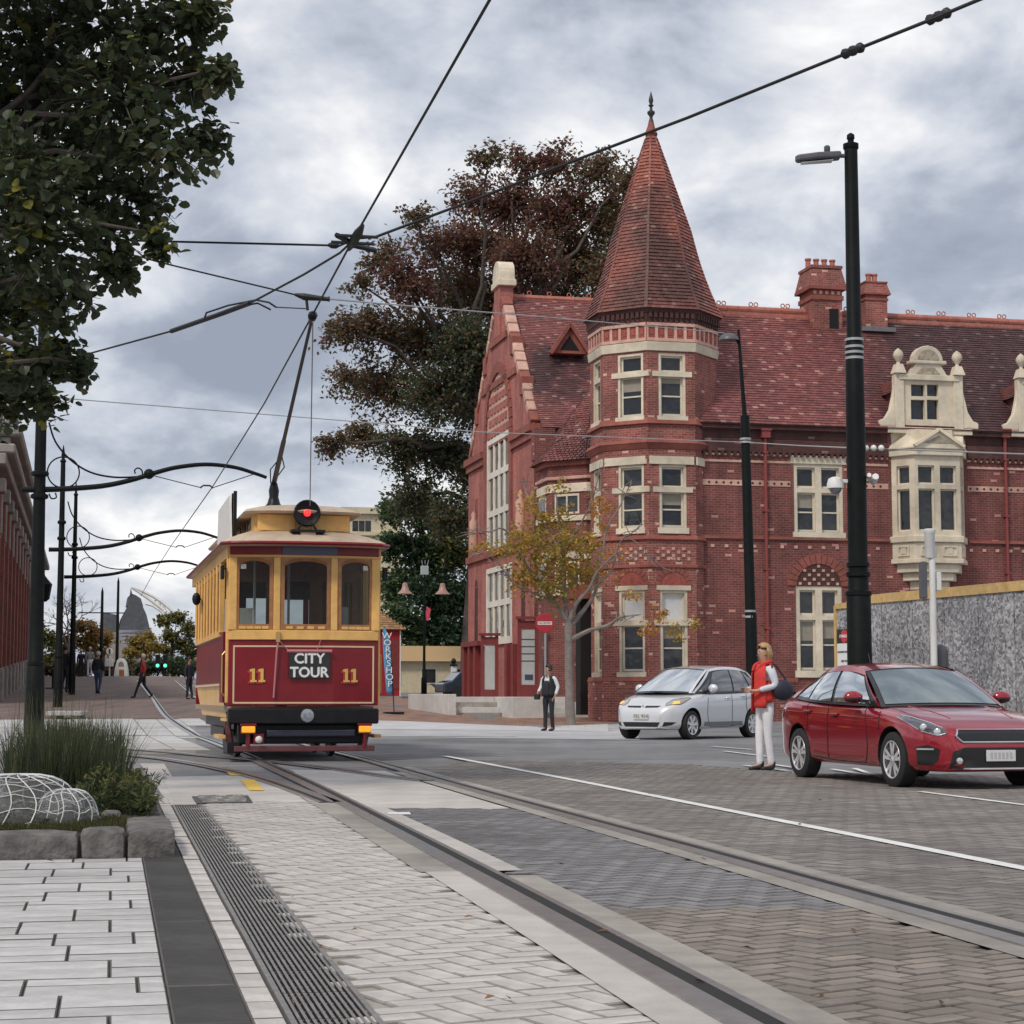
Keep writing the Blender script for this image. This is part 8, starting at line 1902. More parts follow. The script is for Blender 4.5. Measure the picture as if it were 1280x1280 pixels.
    def decal(name, poly, axis, d, m, off=.006, sub=2, par=t, smooth=True, thick=0.0):
        # poly: 2-D points mapped by axis -> 3-D; filled, subdivided and laid on the body
        bm = bmesh.new(); vs = [bm.verts.new(axis(*p)) for p in poly]; f = bm.faces.new(vs); bmesh.ops.triangulate(bm, faces=[f])
        for _ in range(sub): bmesh.ops.subdivide_edges(bm, edges=bm.edges[:], cuts=1, use_grid_fill=True); 
        bmesh.ops.triangulate(bm, faces=bm.faces[:]); bm.verts.ensure_lookup_table(); vv = [v.co.copy() for v in bm.verts]; ff_ = [[v.index for v in f.verts] for f in bm.faces] if not bm.verts.index_update() else None
        bm.faces.ensure_lookup_table(); ff_ = [[v.index for v in f.verts] for f in bm.faces]; bm.free()
        dn = Vector(d).normalized(); hit = proj(vv, d); V = [h - dn*off for h, n in hit]
        nrm = (V[ff_[0][1]]-V[ff_[0][0]]).cross(V[ff_[0][2]]-V[ff_[0][0]])
        if nrm.dot(dn) > 0: ff_ = [f[::-1] for f in ff_]
        b = MB(); b.add(V, ff_); return b.build(name, m, par, smooth=smooth, uv=False)
    def seam(pts, sg, r=.006, m=M_arch, par=t, name='door_seam', off=.0015):
        q = spline([Vector((x, 0, z)) for x, z in pts], 6); h = proj([(p.x, sg*2, p.z) for p in q], (0, -sg, 0)); b = MB(); b.tube([k[0]+Vector((0, sg*off, 0)) for k in h], r, 5); return b.build(name, m, par, uv=False)
    cfg['extras'](t, body, decal, seam, proj, fs, patch, paint)
    return t
M_red = mat('metallic_red_paint', (.36, .008, .022), .2, metal=.4, coat=1.0, spec=.6); M_silver = mat('silver_paint', (.74, .75, .77), .30, metal=.35, coat=1.0)
M_cglass = carglass('car_glass', (.16, .19, .20), .55); M_cglassb = carglass('bright_side_glass', (.62, .66, .68), .85); M_cws = carglass('windscreen_glass', (.20, .25, .26), .6); M_cwss = carglass('silver_windscreen_glass', (.62, .66, .69), .8)  # metallic grey base colours imitate strong sky reflection in the glass
M_lampg = mat('headlamp_glass', (.10, .10, .11), .06, coat=1.0, metal=.3); M_lampc = mat('clear_lens', (.62, .64, .66), .1, metal=.4, coat=1.0); M_plate = mat('number_plate', (.66, .66, .66), .5, var=.1, vscale=20)
def red_extras(t, body, decal, seam, proj, fs, patch, paint):
    X = 4.51/2
    fr_ = lambda y, z: (X+1, y, z)
    decal('grille', [(-.50, .60), (-.44, .545), (.44, .545), (.50, .60), (.47, .665), (-.47, .665)], fr_, (-1, 0, 0), M_trim, .010, 3)
    q = [(-.52, .60), (-.45, .535), (.45, .535), (.52, .60), (.48, .675), (-.48, .675), (-.52, .60)]
    h = proj([(3, y, z) for y, z in [(a[0]+(b[0]-a[0])*k/8, a[1]+(b[1]-a[1])*k/8) for a, b in zip(q[:-1], q[1:]) for k in range(8)]], (-1, 0, 0)); b = MB(); b.tube([k[0]+Vector((.012, 0, 0)) for k in h]+[h[0][0]+Vector((.012, 0, 0))], .011, 6, cap=False); b.build('grille_surround', M_chrome, t, uv=False)
    decal('lower_intake', [(-.60, .24), (.60, .24), (.56, .43), (.44, .475), (-.44, .475), (-.56, .43)], fr_, (-1, 0, 0), M_trim, .008, 3)
    decal('front_lip', [(-.46, .232), (.46, .232), (.45, .25), (-.45, .25)], fr_, (-1, 0, 0), M_alloy, .014, 3)
    hp = proj([(3, 0, .37)], (-1, 0, 0))[0][0]; b = MB(); b.box((hp.x+.03, 0, .385), (.02, .36, .125)); pl = b.build('number_plate', M_plate, t, bevel=.004)
    b = MB()
    for i in range(6): b.box((hp.x+.0415, -.12+i*.048, .385), (.002, .030, .07))
    b.build('plate_characters', mat('plate_ink', (.47, .47, .48), .6), pl)
    hp = proj([(3, 0, .63)], (-1, 0, 0))[0][0]
    for s in (-1, 1):
        d = (-1, -s*.75, -.05)
        mp = lambda a, z, s=s: (X-.25-a*.0+.9, s*(.66+a*1.0)+s*.70, z)
        # headlamp: drawn in the plane facing outward-forward
        def mpp(a, z, s=s): c = Vector((X-.30, s*.74, z)); e = Vector((-.62, s*.62*.9, 0)).normalized(); return c+e*a+Vector((1.0, s*.75, .05))*.8
        lamp = decal('headlamp', [(.40, .815), (.22, .735), (.06, .650), (-.15, .600), (-.26, .630), (-.22, .690), (-.04, .755), (.18, .815), (.36, .850)], mpp, d, M_lampg, .006, 3)
        for a, z in ((-.14, .648), (.03, .70)):
            h = proj([mpp(a, z)], d)[0][0]; b = MB(Matrix.Translation(h+Vector((.004, s*.004, 0))) @ Vector((1, s*.75, .1)).to_track_quat('Z', 'Y').to_matrix().to_4x4()); b.lathe([(.040, -.02), (.040, .008), (.030, .014), (.01, .016)], 14); b.build('projector', M_lampc, lamp, smooth=40, uv=False)
        q = [(.36, .850), (.18, .815), (-.04, .755), (-.22, .690)]; h = proj([mpp(a[0]+(b_[0]-a[0])*k/6, a[1]+(b_[1]-a[1])*k/6) for a, b_ in zip(q[:-1], q[1:]) for k in range(6)], d); b = MB(); b.tube([k[0]+Vector((.006, s*.006, -.006)) for k in h], .009, 5); b.build('day_lamp', M_lampc, lamp, uv=False)
        q = [(.40, .815), (.22, .735), (.06, .650), (-.15, .600), (-.26, .630)]; h = proj([mpp(a[0]+(b_[0]-a[0])*k/6, a[1]+(b_[1]-a[1])*k/6) for a, b_ in zip(q[:-1], q[1:]) for k in range(6)], d); b = MB(); b.tube([k[0]+Vector((.006, s*.006, .006)) for k in h], .007, 5); b.build('lamp_trim', M_chrome, lamp, uv=False)
        fog = decal('corner_vent', [(.12, .28), (-.06, .27), (-.14, .32), (-.17, .45), (-.02, .50), (.13, .475)], mpp, d, M_trim, .006, 3)
        h = proj([mpp(-.10+k*.03, .452) for k in range(8)], d); b = MB(); b.tube([k[0]+Vector((.008, s*.008, 0)) for k in h], .012, 5); b.build('fog_bar', M_lampc, fog, uv=False)
        hh = proj([(3, s*.50, .33)], (-1, 0, 0))[0][0]; b = MB(Matrix.Translation(hh+Vector((.008, 0, 0))) @ Matrix.Rotation(R(90), 4, 'Y')); b.lathe([(.036, -.01), (.036, .012), (.02, .016)], 14); b.build('fog_lamp', M_lampc, t, smooth=40, uv=False)
        for pts in ([(.62, .90), (.70, .62), (.68, .36), (.60, .27)], [(-.42, .93), (-.43, .6), (-.45, .27)], [(-1.08, .96), (-1.02, .72), (-1.12, .50), (-1.0, .30)], [(.60, .262), (-.2, .262), (-.98, .30)], [(1.02, .87), (1.05, .70), (1.02, .66)]): seam(pts, s)
        seam([(.55, .335), (-.1, .325), (-.85, .37)], s, .010, M_red, t, 'sill_crease', .004); seam([(1.0, .785), (.2, .80), (-.6, .83), (-1.75, .86)], s, .009, M_red, t, 'shoulder_crease', -.001)
        for x, z in ((-.20, .825), (-1.02, .86)):
            h = proj([(x, s*3, z)], (0, -s, 0))[0][0]; b = MB(); b.box((x, h.y+s*.022, z), (.20, .025, .032)); o = b.build('door_handle', paint, t, bevel=.011); b = MB(); b.box((x+.02, h.y+s*.003, z-.012), (.12, .012, .05)); b.build('handle_recess', M_arch, o, bevel=.004)
        # mirror
        b = MB(); b.bar((.56, s*.80, .985), (.56, s*.92, 1.0), .10, .035); mr = b.build('mirror_arm', M_trim, t); b = MB(); b.ball((.55, s*.985, 1.035), .1, 14, 8, (.75, 1.25, .78)); b.build('mirror', paint, mr, smooth=True); b = MB(); b.ball((.55, s*.985, 1.02), .098, 14, 6, (.76, 1.24, .62)); b.build('mirror_base', M_trim, mr, smooth=True)
        b = MB(); h = proj([(-X+.12, s*3, .80)], (0, -s, 0))[0][0]; 
        decal('tail_lamp', [(-2.17, .74), (-1.90, .79), (-1.88, .88), (-2.12, .90)], lambda x, z, s=s: (x, s*3, z), (0, -s, 0), mat('tail_red', (.16, .01, .012), .15, coat=1), .006, 2)
        # hood crease
        h = proj([(.95+k*.1, s*(.50-k*.012), 3) for k in range(10)], (0, 0, -1)); b = MB(); b.tube([k[0]+Vector((0, 0, -.004)) for k in h], .012, 5); b.build('bonnet_crease', paint, t, uv=False)
    h = proj([(.84, y/10, 3) for y in range(-7, 8)], (0, 0, -1)); b = MB(); b.tube([k[0]+Vector((.13-.13*abs(i-7)**2/49, 0, .01)) for i, k in enumerate(h)], .022, 6); b.build('scuttle', M_trim, t, uv=False)
    for y0 in (-.1, .45):
        h = proj([(.97, y0+k*.06, 3) for k in range(8)], (0, 0, -1)); b = MB(); b.tube([k[0]+Vector((-.03-.012*i, 0, .03)) for i, k in enumerate(h)], .010, 5); b.build('wiper', M_trim, t, uv=False)
    b = MB(); b.tube([(-1.02, 0, 1.44), (-1.10, 0, 1.60)], .006, 5); b.build('aerial', M_trim, t)
red_cfg = dict(L=4.51, hw=.90, wr=.32, axles=(1.35, -1.35), spokes=5, twin=True,
 zc=[(-2.255, .60), (-2.21, .78), (-2.12, .95), (-1.9, 1.03), (-1.5, 1.02), (-.5, .96), (.5, .95), (.85, .955), (1.2, .915), (1.6, .855), (1.95, .775), (2.10, .72), (2.18, .675), (2.225, .62), (2.255, .50)],
 zb=[(-2.255, .56), (-2.2, .74), (-2.1, .90), (-1.8, .96), (-1.2, .945), (-.4, .92), (.5, .895), (1.0, .86), (1.5, .80), (1.9, .725), (2.10, .68), (2.2, .62), (2.255, .46)],
 w=[(-2.255, .60), (-2.2, .70), (-2.08, .80), (-1.8, .87), (-1.3, .895), (-.4, .89), (.6, .89), (1.3, .895), (1.7, .875), (1.95, .81), (2.08, .74), (2.18, .65), (2.255, .50)],
 z0=[(-2.255, .34), (-2.1, .27), (-1.7, .22), (1.6, .20), (2.0, .20), (2.18, .205), (2.255, .225)],
 belt=[(.92, .80, .925), (.3, .835, .935), (-.5, .84, .955), (-1.2, .81, .985), (-1.95, .70, 1.03)], rail=[(.12, .615, 1.355), (-.2, .60, 1.41), (-.62, .595, 1.425), (-1.05, .58, 1.38), (-1.50, .55, 1.255)],
 bow_f=(.16, .08), bow_r=(.10, .06), glass=M_cglassb, wsglass=M_cws, extras=red_extras,
 windows=[[(.10, .07), (.445, .06), (.42, .88), (.07, .80)], [(.475, .06), (.735, .07), (.70, .88), (.455, .88)], [(.755, .09), (.90, .14), (.80, .72), (.72, .86)]],
 painted=[[(0, .86), (1, .86), (1, 1.01), (0, 1.01)], [(0, 0), (.03, 0), (.03, 1), (0, 1)], [(.93, 0), (1, 0), (1, 1), (.86, 1)]])
fwd = Vector((.255, -.967, 0)); rc = (gp(1001, 972)+gp(1114, 987))/2; sc_ = .895
side_r = Vector((fwd.y, -fwd.x, 0))       # its right-hand side
ctr = rc - side_r*(.80*sc_)+Vector((.07, 0, 0)); ctr.z = 0.01
car('red_car', 'metallic red fastback sedan parked at the right edge of the brick road', red_cfg, ctr, math.atan2(fwd.y, fwd.x), sc_, M_red)
def silver_extras(t, body, decal, seam, proj, fs, patch, paint):
    X = 3.87/2; fr_ = lambda y, z: (X+1, y, z)
    for s in (-1, 1): decal('grille', [(s*.05, .66), (s*.36, .665), (s*.42, .70), (s*.06, .70)], fr_, (-1, 0, 0), M_trim, .008, 2)
    h = proj([(3, 0, .685)], (-1, 0, 0))[0][0]; b = MB(Matrix.Translation(h+Vector((.014, 0, -.005))) @ Matrix.Rotation(R(90), 4, 'Z') @ Matrix.Rotation(R(90), 4, 'X'))
    for a in (90, 210, 330):
        c_, s_ = math.cos(R(a)), math.sin(R(a)); p = lambda r, o: (r*c_-o*s_, r*s_+o*c_, 0); b.ext([p(0, 0), p(.026, -.016), p(.052, 0), p(.026, .016)], (0, 0, .008))
    b.build('emblem', M_chrome, t)
    decal('lower_intake', [(-.40, .265), (.40, .265), (.46, .36), (-.46, .36)], fr_, (-1, 0, 0), M_trim, .008, 3)
    for s in (-1, 1): decal('side_intake', [(s*.50, .27), (s*.66, .30), (s*.72, .36), (s*.54, .365)], fr_, (-1, 0, 0), M_trim, .008, 2)
    hp = proj([(3, 0, .47)], (-1, 0, 0))[0][0]; b = MB(); b.box((hp.x+.02, 0, .475), (.015, .36, .12)); pl = b.build('number_plate', M_plate, t, bevel=.004)
    v, f = text_mb('FEL 954', .11); b = MB(Matrix.Translation((hp.x+.0285, 0, .475)) @ Matrix.Rotation(R(90), 4, 'Z') @ Matrix.Rotation(R(90), 4, 'X')); b.add(v, f); b.build('lettering', M_trim, pl, uv=False)
    h = proj([(.75, y/10, 3) for y in range(-7, 8)], (0, 0, -1)); 
    for s in (-1, 1):
        d = (-1, -s*.75, -.15)
        def mpp(a, z, s=s): c = Vector((X-.32, s*.62, z)); e = Vector((-.62, s*.62, 0)).normalized(); return c+e*a+Vector((1.0, s*.75, .15))*.8
        lamp = decal('headlamp', [(-.20, .70), (.12, .72), (.36, .87), (.30, .885), (-.02, .84), (-.17, .755)], mpp, d, mat('tinted_lens', (.42, .38, .31), .12, metal=.3, coat=1), .008, 3)
        q = [(-.20, .70), (.12, .72), (.36, .87), (.30, .885), (-.02, .84), (-.17, .755), (-.20, .70)]; hh = proj([mpp(a[0]+(b_[0]-a[0])*k/6, a[1]+(b_[1]-a[1])*k/6) for a, b_ in zip(q[:-1], q[1:]) for k in range(6)], d); b = MB(); b.tube([k[0]+Vector((.006, s*.006, 0)) for k in hh], .006, 5); b.build('lamp_trim', M_trim, lamp, uv=False)
        decal('indicator', [(-.06, .715), (.09, .73), (.12, .80), (-.02, .79)], mpp, d, mat('orange_lens', (.85, .45, .05), .2, coat=.6, emit=((1, .5, .05), .35)), .014, 1, lamp)
        for pts in ([(.62, .88), (.66, .60), (.60, .34), (.5, .26)], [(-.36, .96), (-.36, .6), (-.38, .26)], [(-1.0, .98), (-.95, .72), (-1.02, .50), (-.9, .30)], [(.5, .255), (-.2, .255), (-.85, .29)]): seam(pts, s)
        decal('sill_strip', [(.78, .27), (-.80, .27), (-.80, .36), (.78, .36)], lambda x, z, s=s: (x, s*3, z), (0, -s, 0), mat('grey_side_strip', (.20, .21, .22), .5), .006, 3)
        for x, z in ((-.18, .86), (-.85, .90)):
            h2 = proj([(x, s*3, z)], (0, -s, 0))[0][0]; b = MB(); b.box((x, h2.y+s*.02, z), (.18, .025, .035)); b.build('door_handle', paint, t, bevel=.01)
        b = MB(); b.bar((.58, s*.74, .98), (.58, s*.86, 1.02), .06, .05); mr = b.build('mirror_arm', M_trim, t); b = MB(); b.ball((.57, s*.92, 1.06), .1, 14, 8, (.7, 1.15, .95)); b.build('mirror', paint, mr, smooth=True)
        decal('tail_lamp', [(-1.90, .85), (-1.72, .88), (-1.70, 1.02), (-1.86, 1.02)], lambda x, z, s=s: (x, s*3, z), (0, -s, 0), mat('tail_red', (.16, .01, .012), .15, coat=1), .006, 2)
    b = MB(); b.tube([k[0]+Vector((.30-.26*abs(i-7)**2/49, 0, .012)) for i, k in enumerate(proj([(1.0-.2*abs(y)**2/49, y/10, 3) for y in range(-7, 8)], (0, 0, -1)))], .012, 5); b.build('wiper', M_trim, t, uv=False)
    b = MB(); b.tube([(.10, 0, 1.52), (-.02, 0, 1.60)], .008, 5); b.build('aerial', M_trim, t)
sil_cfg = dict(L=3.87, hw=.845, wr=.30, axles=(1.25, -1.25), spokes=7,
 zc=[(-1.935, .70), (-1.9, .90), (-1.8, 1.0), (-1.4, 1.0), (-.3, .97), (.6, .97), (.95, .98), (1.2, .935), (1.45, .865), (1.65, .785), (1.80, .715), (1.88, .66), (1.935, .52)],
 zb=[(-1.935, .66), (-1.88, .86), (-1.75, .96), (-1.2, .97), (-.3, .945), (.6, .925), (1.0, .89), (1.35, .83), (1.65, .735), (1.80, .67), (1.88, .62), (1.935, .48)],
 w=[(-1.935, .62), (-1.88, .72), (-1.75, .80), (-1.4, .835), (-.4, .84), (.6, .84), (1.2, .842), (1.5, .81), (1.68, .74), (1.80, .66), (1.88, .58), (1.935, .46)],
 z0=[(-1.935, .34), (-1.8, .27), (-1.5, .22), (1.5, .20), (1.8, .205), (1.935, .23)],
 belt=[(1.12, .72, .955), (.5, .785, .955), (-.4, .79, .975), (-1.1, .77, 1.0), (-1.78, .68, 1.03)], rail=[(.22, .57, 1.45), (-.15, .565, 1.505), (-.6, .56, 1.525), (-1.1, .55, 1.50), (-1.55, .52, 1.42)],
 bow_f=(.20, .12), bow_r=(.10, .06), glass=carglass('dark_side_glass', (.07, .075, .085), .3), wsglass=M_cwss, extras=silver_extras,
 windows=[[(.09, .06), (.20, .06), (.17, .62), (.13, .45)], [(.215, .06), (.515, .06), (.49, .90), (.175, .84)], [(.54, .06), (.80, .07), (.76, .90), (.515, .90)], [(.825, .09), (.94, .14), (.88, .80), (.79, .88)]],
 painted=[[(0, .90), (1, .90), (1, 1.01), (0, 1.01)], [(0, 0), (.06, 0), (.09, 1), (0, 1)], [(.95, 0), (1, 0), (1, 1), (.90, 1)]])
fa = R(37); fwd = Vector((-math.sin(fa), -math.cos(fa), 0)); left = Vector((-fwd.y, fwd.x, 0))
fw_ = gp(862, 924.5); ctr = fw_ - fwd*1.25*1.05 - left*.75*1.05; ctr.z = .004
car('silver_car', 'small silver hatchback with amber lit headlamp lens turning in front of the brick tower', sil_cfg, ctr, math.atan2(fwd.y, fwd.x), 1.05, M_silver)
# dark parked car beyond the plaza, mostly hidden by the posts
p = at(595, 858, 104); pk = copy = None
dc = thing('parked_car', 'dark car parked behind the white posts left of the gable', 'car', Vector((p.x, 104, H(p.x, 104))), R(20))
b = MB(); prof_ = [(-2.1, .25), (-2.1, .75), (-1.6, .9), (-1.1, 1.38), (.5, 1.42), (1.2, .95), (2.0, .8), (2.1, .3)]; b.ext([(x, -.82, z) for x, z in prof_], (0, 1.64, 0)); b.build('body', mat('dark_blue_paint', (.03, .04, .06), .3, coat=1), dc, bevel=.08)
b = MB(); b.ext([(-.95, -.835, .95), (-.75, -.835, 1.30), (.42, -.835, 1.33), (.95, -.835, .97)], (0, 1.67, 0)); b.build('side_window', M_cglass, dc)
for x in (-1.3, 1.3):
    for s in (-1, 1): b = MB(Matrix.Translation((x, s*.76, .31)) @ Matrix.Rotation(R(90), 4, 'X')); b.lathe([(.31, -.1), (.31, .1)], 18); b.build('wheel', M_tyre, dc)
# ------------------------------------------------------------------ people
M_skin = mat('skin', (.50, .29, .21), .55, var=.06); M_skin2 = mat('tan_skin', (.38, .21, .15), .55)
def skinmesh(name, nodes, edges, m, parent, sub=1, root=0):
    """one continuous surface grown round a skeleton: nodes = [(pos, rx, ry)]"""
    me = bpy.data.meshes.new(name); me.from_pydata([tuple(n[0]) for n in nodes], edges, []); o = bpy.data.objects.new(name, me); C.objects.link(o)
    sk = o.modifiers.new('skin', 'SKIN'); sk.use_smooth_shade = True; sk.branch_smoothing = .3
    for i, n in enumerate(nodes): d = me.skin_vertices[0].data[i]; d.radius = (n[1], n[2]); d.use_root = (i == root)
    sb = o.modifiers.new('sub', 'SUBSURF'); sb.levels = sub; sb.render_levels = sub
    bpy.context.view_layer.update(); nm = bpy.data.meshes.new_from_object(o.evaluated_get(bpy.context.evaluated_depsgraph_get())); bpy.data.objects.remove(o); bpy.data.meshes.remove(me)
    nm.name = name; nm.materials.clear(); nm.materials.append(m); nm.polygons.foreach_set('use_smooth', [True]*len(nm.polygons)); r = bpy.data.objects.new(name, nm); C.objects.link(r); r.parent = parent; return r
def person(label, loc, rz, h, J, skin, top, legs, shoe, hair, hairlen=.0, sleeves=True, coat=None, fingers=True, group=None, cap=None, wide=1.0, flare=1.0):
    """J: joint overrides in metres for a 1.72 m figure that faces -y; l = its left (+x)"""
    t = thing('person', label, 'person', loc, rz, group); k = h/1.72
    D = dict(pelvis=(0, 0, .95), waist=(0, 0, 1.08), chest=(0, 0, 1.27), neck=(0, .01, 1.45), head0=(0, -.005, 1.535), head=(0, -.015, 1.62), crown=(0, -.01, 1.675))
    for s, n in ((1, 'l'), (-1, 'r')):
        D.update({n+'hip': (s*.09, 0, .90), n+'knee': (s*.10, -.01, .49), n+'ank': (s*.10, .02, .09), n+'toe': (s*.12, -.15, .035), n+'sho': (s*.165, .01, 1.405), n+'elb': (s*.225, .03, 1.13), n+'wri': (s*.235, -.04, .89), n+'han': (s*.235, -.06, .81)})
    D.update(J); P = {a: Vector(b)*k for a, b in D.items()}; w = wide
    N, E, I = [], [], {}
    def nd(key, pos, rx, ry=None, frm=None):
        I[key] = len(N); N.append((pos, rx*k, (ry or rx)*k))
        if frm is not None: E.append((I[frm], I[key]))
    nd('pelvis', P['pelvis'], .095, .07); nd('waist', P['waist'], .10, .075, 'pelvis'); nd('chest', P['chest'], .13, .09, 'waist'); nd('neck0', P['neck']-Vector((0, 0, .04*k)), .075, .065, 'chest'); nd('neck', P['neck'], .050, .050, 'neck0')
    nd('head0', P['head0'], .062, .075, 'neck'); nd('head', P['head'], .076, .092, 'head0'); nd('crown', P['crown'], .062, .072, 'head')
    fd = (P['head']-P['head0']); face = Vector(J.get('face', (0, -1, 0))).normalized()
    for n in 'lr':
        nd(n+'hip', P[n+'hip'], .062, .062, 'pelvis'); nd(n+'knee', P[n+'knee'], .045, .048, n+'hip'); nd(n+'ank', P[n+'ank'], .028, .030, n+'knee'); nd(n+'toe', P[n+'ank'].lerp(P[n+'toe'], .7), .022, .015, n+'ank')
        nd(n+'sho', P[n+'sho'], .055, .055, 'chest'); nd(n+'elb', P[n+'elb'], .038, .038, n+'sho'); nd(n+'wri', P[n+'wri'], .024, .027, n+'elb'); 
        d = (P[n+'han']-P[n+'wri']).normalized(); sx = 1 if n == 'l' else -1
        nd(n+'palm', P[n+'wri']+d*.055*k, .030, .018, n+'wri'); nd(n+'pal2', P[n+'wri']+d*.085*k, .034, .014, n+'palm')
        if fingers:
            side = d.cross(Vector((1, 0, 0)) if abs(d.x) < .7 else Vector((0, 0, 1))).normalized(); inw = side.cross(d).normalized()
            for q, (o_, ln) in enumerate(((-.026, .068), (-.009, .078), (.009, .074), (.026, .058))):
                b_ = P[n+'wri']+d*.10*k+side*o_*k; nd(n+'f%d' % q, b_, .0085, .0085, n+'pal2'); nd(n+'g%d' % q, b_+d*ln*.55*k+inw*.008*k, .008, .008, n+'f%d' % q); nd(n+'h%d' % q, b_+d*ln*k*.9+inw*.026*k, .006, .006, n+'g%d' % q)
            b_ = P[n+'wri']+d*.045*k-side*.034*k; nd(n+'t0', b_, .010, .010, n+'palm'); nd(n+'t1', b_+(d*.035-side*.018)*k, .008, .008, n+'t0')
    bo_ = skinmesh('body', N, E, skin, t, 2 if fingers else 1, 0); np_ = P['head']+face*.085*k-Vector((0, 0, .012*k)); ch = P['head']+face*.075*k-Vector((0, 0, .075*k))
    for v in bo_.data.vertices:     # nose and chin drawn out of the face
        q = (v.co-np_).length/k
        if q < .030: v.co += face*.024*k*(1-q/.030)
        q = (v.co-ch).length/k
        if q < .04: v.co += face*.012*k*(1-q/.04)
    # clothes
    N, E, I = [], [], {}; c = 1.16
    nd('pelvis', P['pelvis'], .135*w, .108*w); nd('waist', P['waist'], .125*w, .10*w, 'pelvis')
    for n in 'lr':
        kn = P[n+'knee']; an = P[n+'ank']
        nd(n+'hip', P[n+'hip']+Vector((0, 0, -.02*k)), .104*w, .108*w, 'pelvis'); nd(n+'thi', P[n+'hip'].lerp(kn, .5), (.084 if w > 1 else .076)*w, .080*w, n+'hip'); nd(n+'knee', kn, .058*flare, .062*flare, n+'thi'); nd(n+'cal', kn.lerp(an, .5), .054*flare, .058*flare, n+'knee'); nd(n+'hem', an-(kn-an)*.06, .050*flare, .054*flare, n+'cal')
    skinmesh('trousers', N, E, legs, t, 1)
    N, E, I = [], [], {}; ct = coat or 0
    nd('chest', P['chest'], .158*w, .122*w); nd('waist', P['waist'], .142*w, .112*w, 'chest'); nd('hem', P['pelvis']-Vector((0, 0, (.03+ct)*k)), .150*w, .122*w, 'waist'); nd('neck0', P['neck']-Vector((0, 0, .035*k)), .085, .075, 'chest')
    for n in 'lr':
        nd(n+'sho', P[n+'sho'], .070*w, .070*w, 'chest'); nd(n+'elb', P[n+'elb'], .054*w, .054*w, n+'sho'); nd(n+'cuf', P[n+'elb'].lerp(P[n+'wri'], .88), .040*w, .042*w, n+'elb')
    skinmesh('jacket' if coat else 'shirt', N, E, top, t, 1)
    for n in 'lr':
        a, q = P[n+'ank'], P[n+'toe']; skinmesh('shoe', [(a+Vector((0, .01*k, .07*k)), .050*k, .054*k), (a+Vector((0, .02*k, -.045*k)), .050*k, .045*k), (a.lerp(q, .6)-Vector((0, 0, .02*k)), .050*k, .036*k), (q, .044*k, .030*k)], [(0, 1), (1, 2), (2, 3)], shoe, t, 1)
    hd = P['head']; b = MB(); back = -face
    Mh = Matrix.Translation(hd+back*.016*k+Vector((0, 0, .028*k))); b.M = Mh; b.ball((0, 0, 0), .108*k, 14, 10, (.90, 1.05, 1.0))
    keep = MB(); 
    fr = []
    for f in b.f:
        ctr_ = sum((Vector(b.v[i]) for i in f), Vector())/len(f)-hd; fc = ctr_.dot(face)/k
        if (fc > .012 and ctr_.z/k < .062) or (fc > .055 and ctr_.z/k < .085) or ctr_.z/k < -.055: continue
        fr.append(f)
    b.f = fr; b.mi = [0]*len(fr); ho = b.build('hair', hair, t, smooth=True, uv=False); so = ho.modifiers.new('thick', 'SOLIDIFY'); so.thickness = .012*k
    rt_ = face.cross(Vector((0, 0, 1))).normalized()
    if hairlen:
        side_ = rt_; rows = []
        for j in range(7):
            z = .05-j*(.05+hairlen)/6; row = []
            for i in range(13):
                a = R(-92+184*i/12); dv = back*math.cos(a)+side_*math.sin(a); r_ = .105+.018*math.sin(j*.8)+.007*math.sin(i*2.1+j); row.append(hd+dv*r_*k*(1.0 if j < 5 else .94)+back*(.01*j)*k*.4+Vector((0, 0, z*k)))
            rows.append(row)
        b = MB(); b.grid(rows[::-1]); o = b.build('hair', hair, t, smooth=True, uv=False); so = o.modifiers.new('thick', 'SOLIDIFY'); so.thickness = .022*k
    for s in (-1, 1):
        b = MB(); b.ball(tuple(hd+face*.078*k+rt_*s*.030*k+Vector((0, 0, .012*k))), .0065*k, 8, 6); b.build('eye', MATS['pupil'], t, smooth=True, uv=False)
        if not hairlen: b = MB(); b.ball(tuple(hd+rt_*s*.083*k-face*.0*k), .026*k, 8, 6, (.5, .8, 1.2)); b.build('ear', skin, t, smooth=True, uv=False)
    b = MB(); b.bar(tuple(hd+face*.088*k-rt_*.022*k-Vector((0, 0, .045*k))), tuple(hd+face*.088*k+rt_*.022*k-Vector((0, 0, .045*k))), .008*k, .01*k); b.build('mouth', MATS['lips'], t, uv=False)
    return t, P, k
mat('pupil', (.02, .015, .012), .3); mat('lips', (.36, .12, .10), .5)
M_blonde = mat('blonde_hair', (.42, .27, .13), .5, var=.35, vscale=40); M_dkhair = mat('dark_hair', (.022, .016, .014), .5); M_greyhair = mat('grey_hair', (.50, .48, .46), .6)
M_wtr = mat('white_denim', (.82, .82, .84), .8, var=.08, vscale=7, bump=.3, bscale=9); M_wsh = mat('pale_blue_shirt', (.62, .66, .72), .8, var=.1, vscale=8, bump=.3, bscale=12); M_redv = mat('red_wool', (.62, .045, .035), .85, var=.14, vscale=9, bump=.4, bscale=30)
M_blk = mat('black_leather', (.012, .012, .013), .4); M_nvy = mat('dark_navy_cloth', (.018, .020, .028), .85, var=.2); M_jean = mat('blue_denim', (.05, .065, .12), .85, var=.2, vscale=9); M_bag = mat('navy_bag', (.018, .022, .04), .6, var=.2)
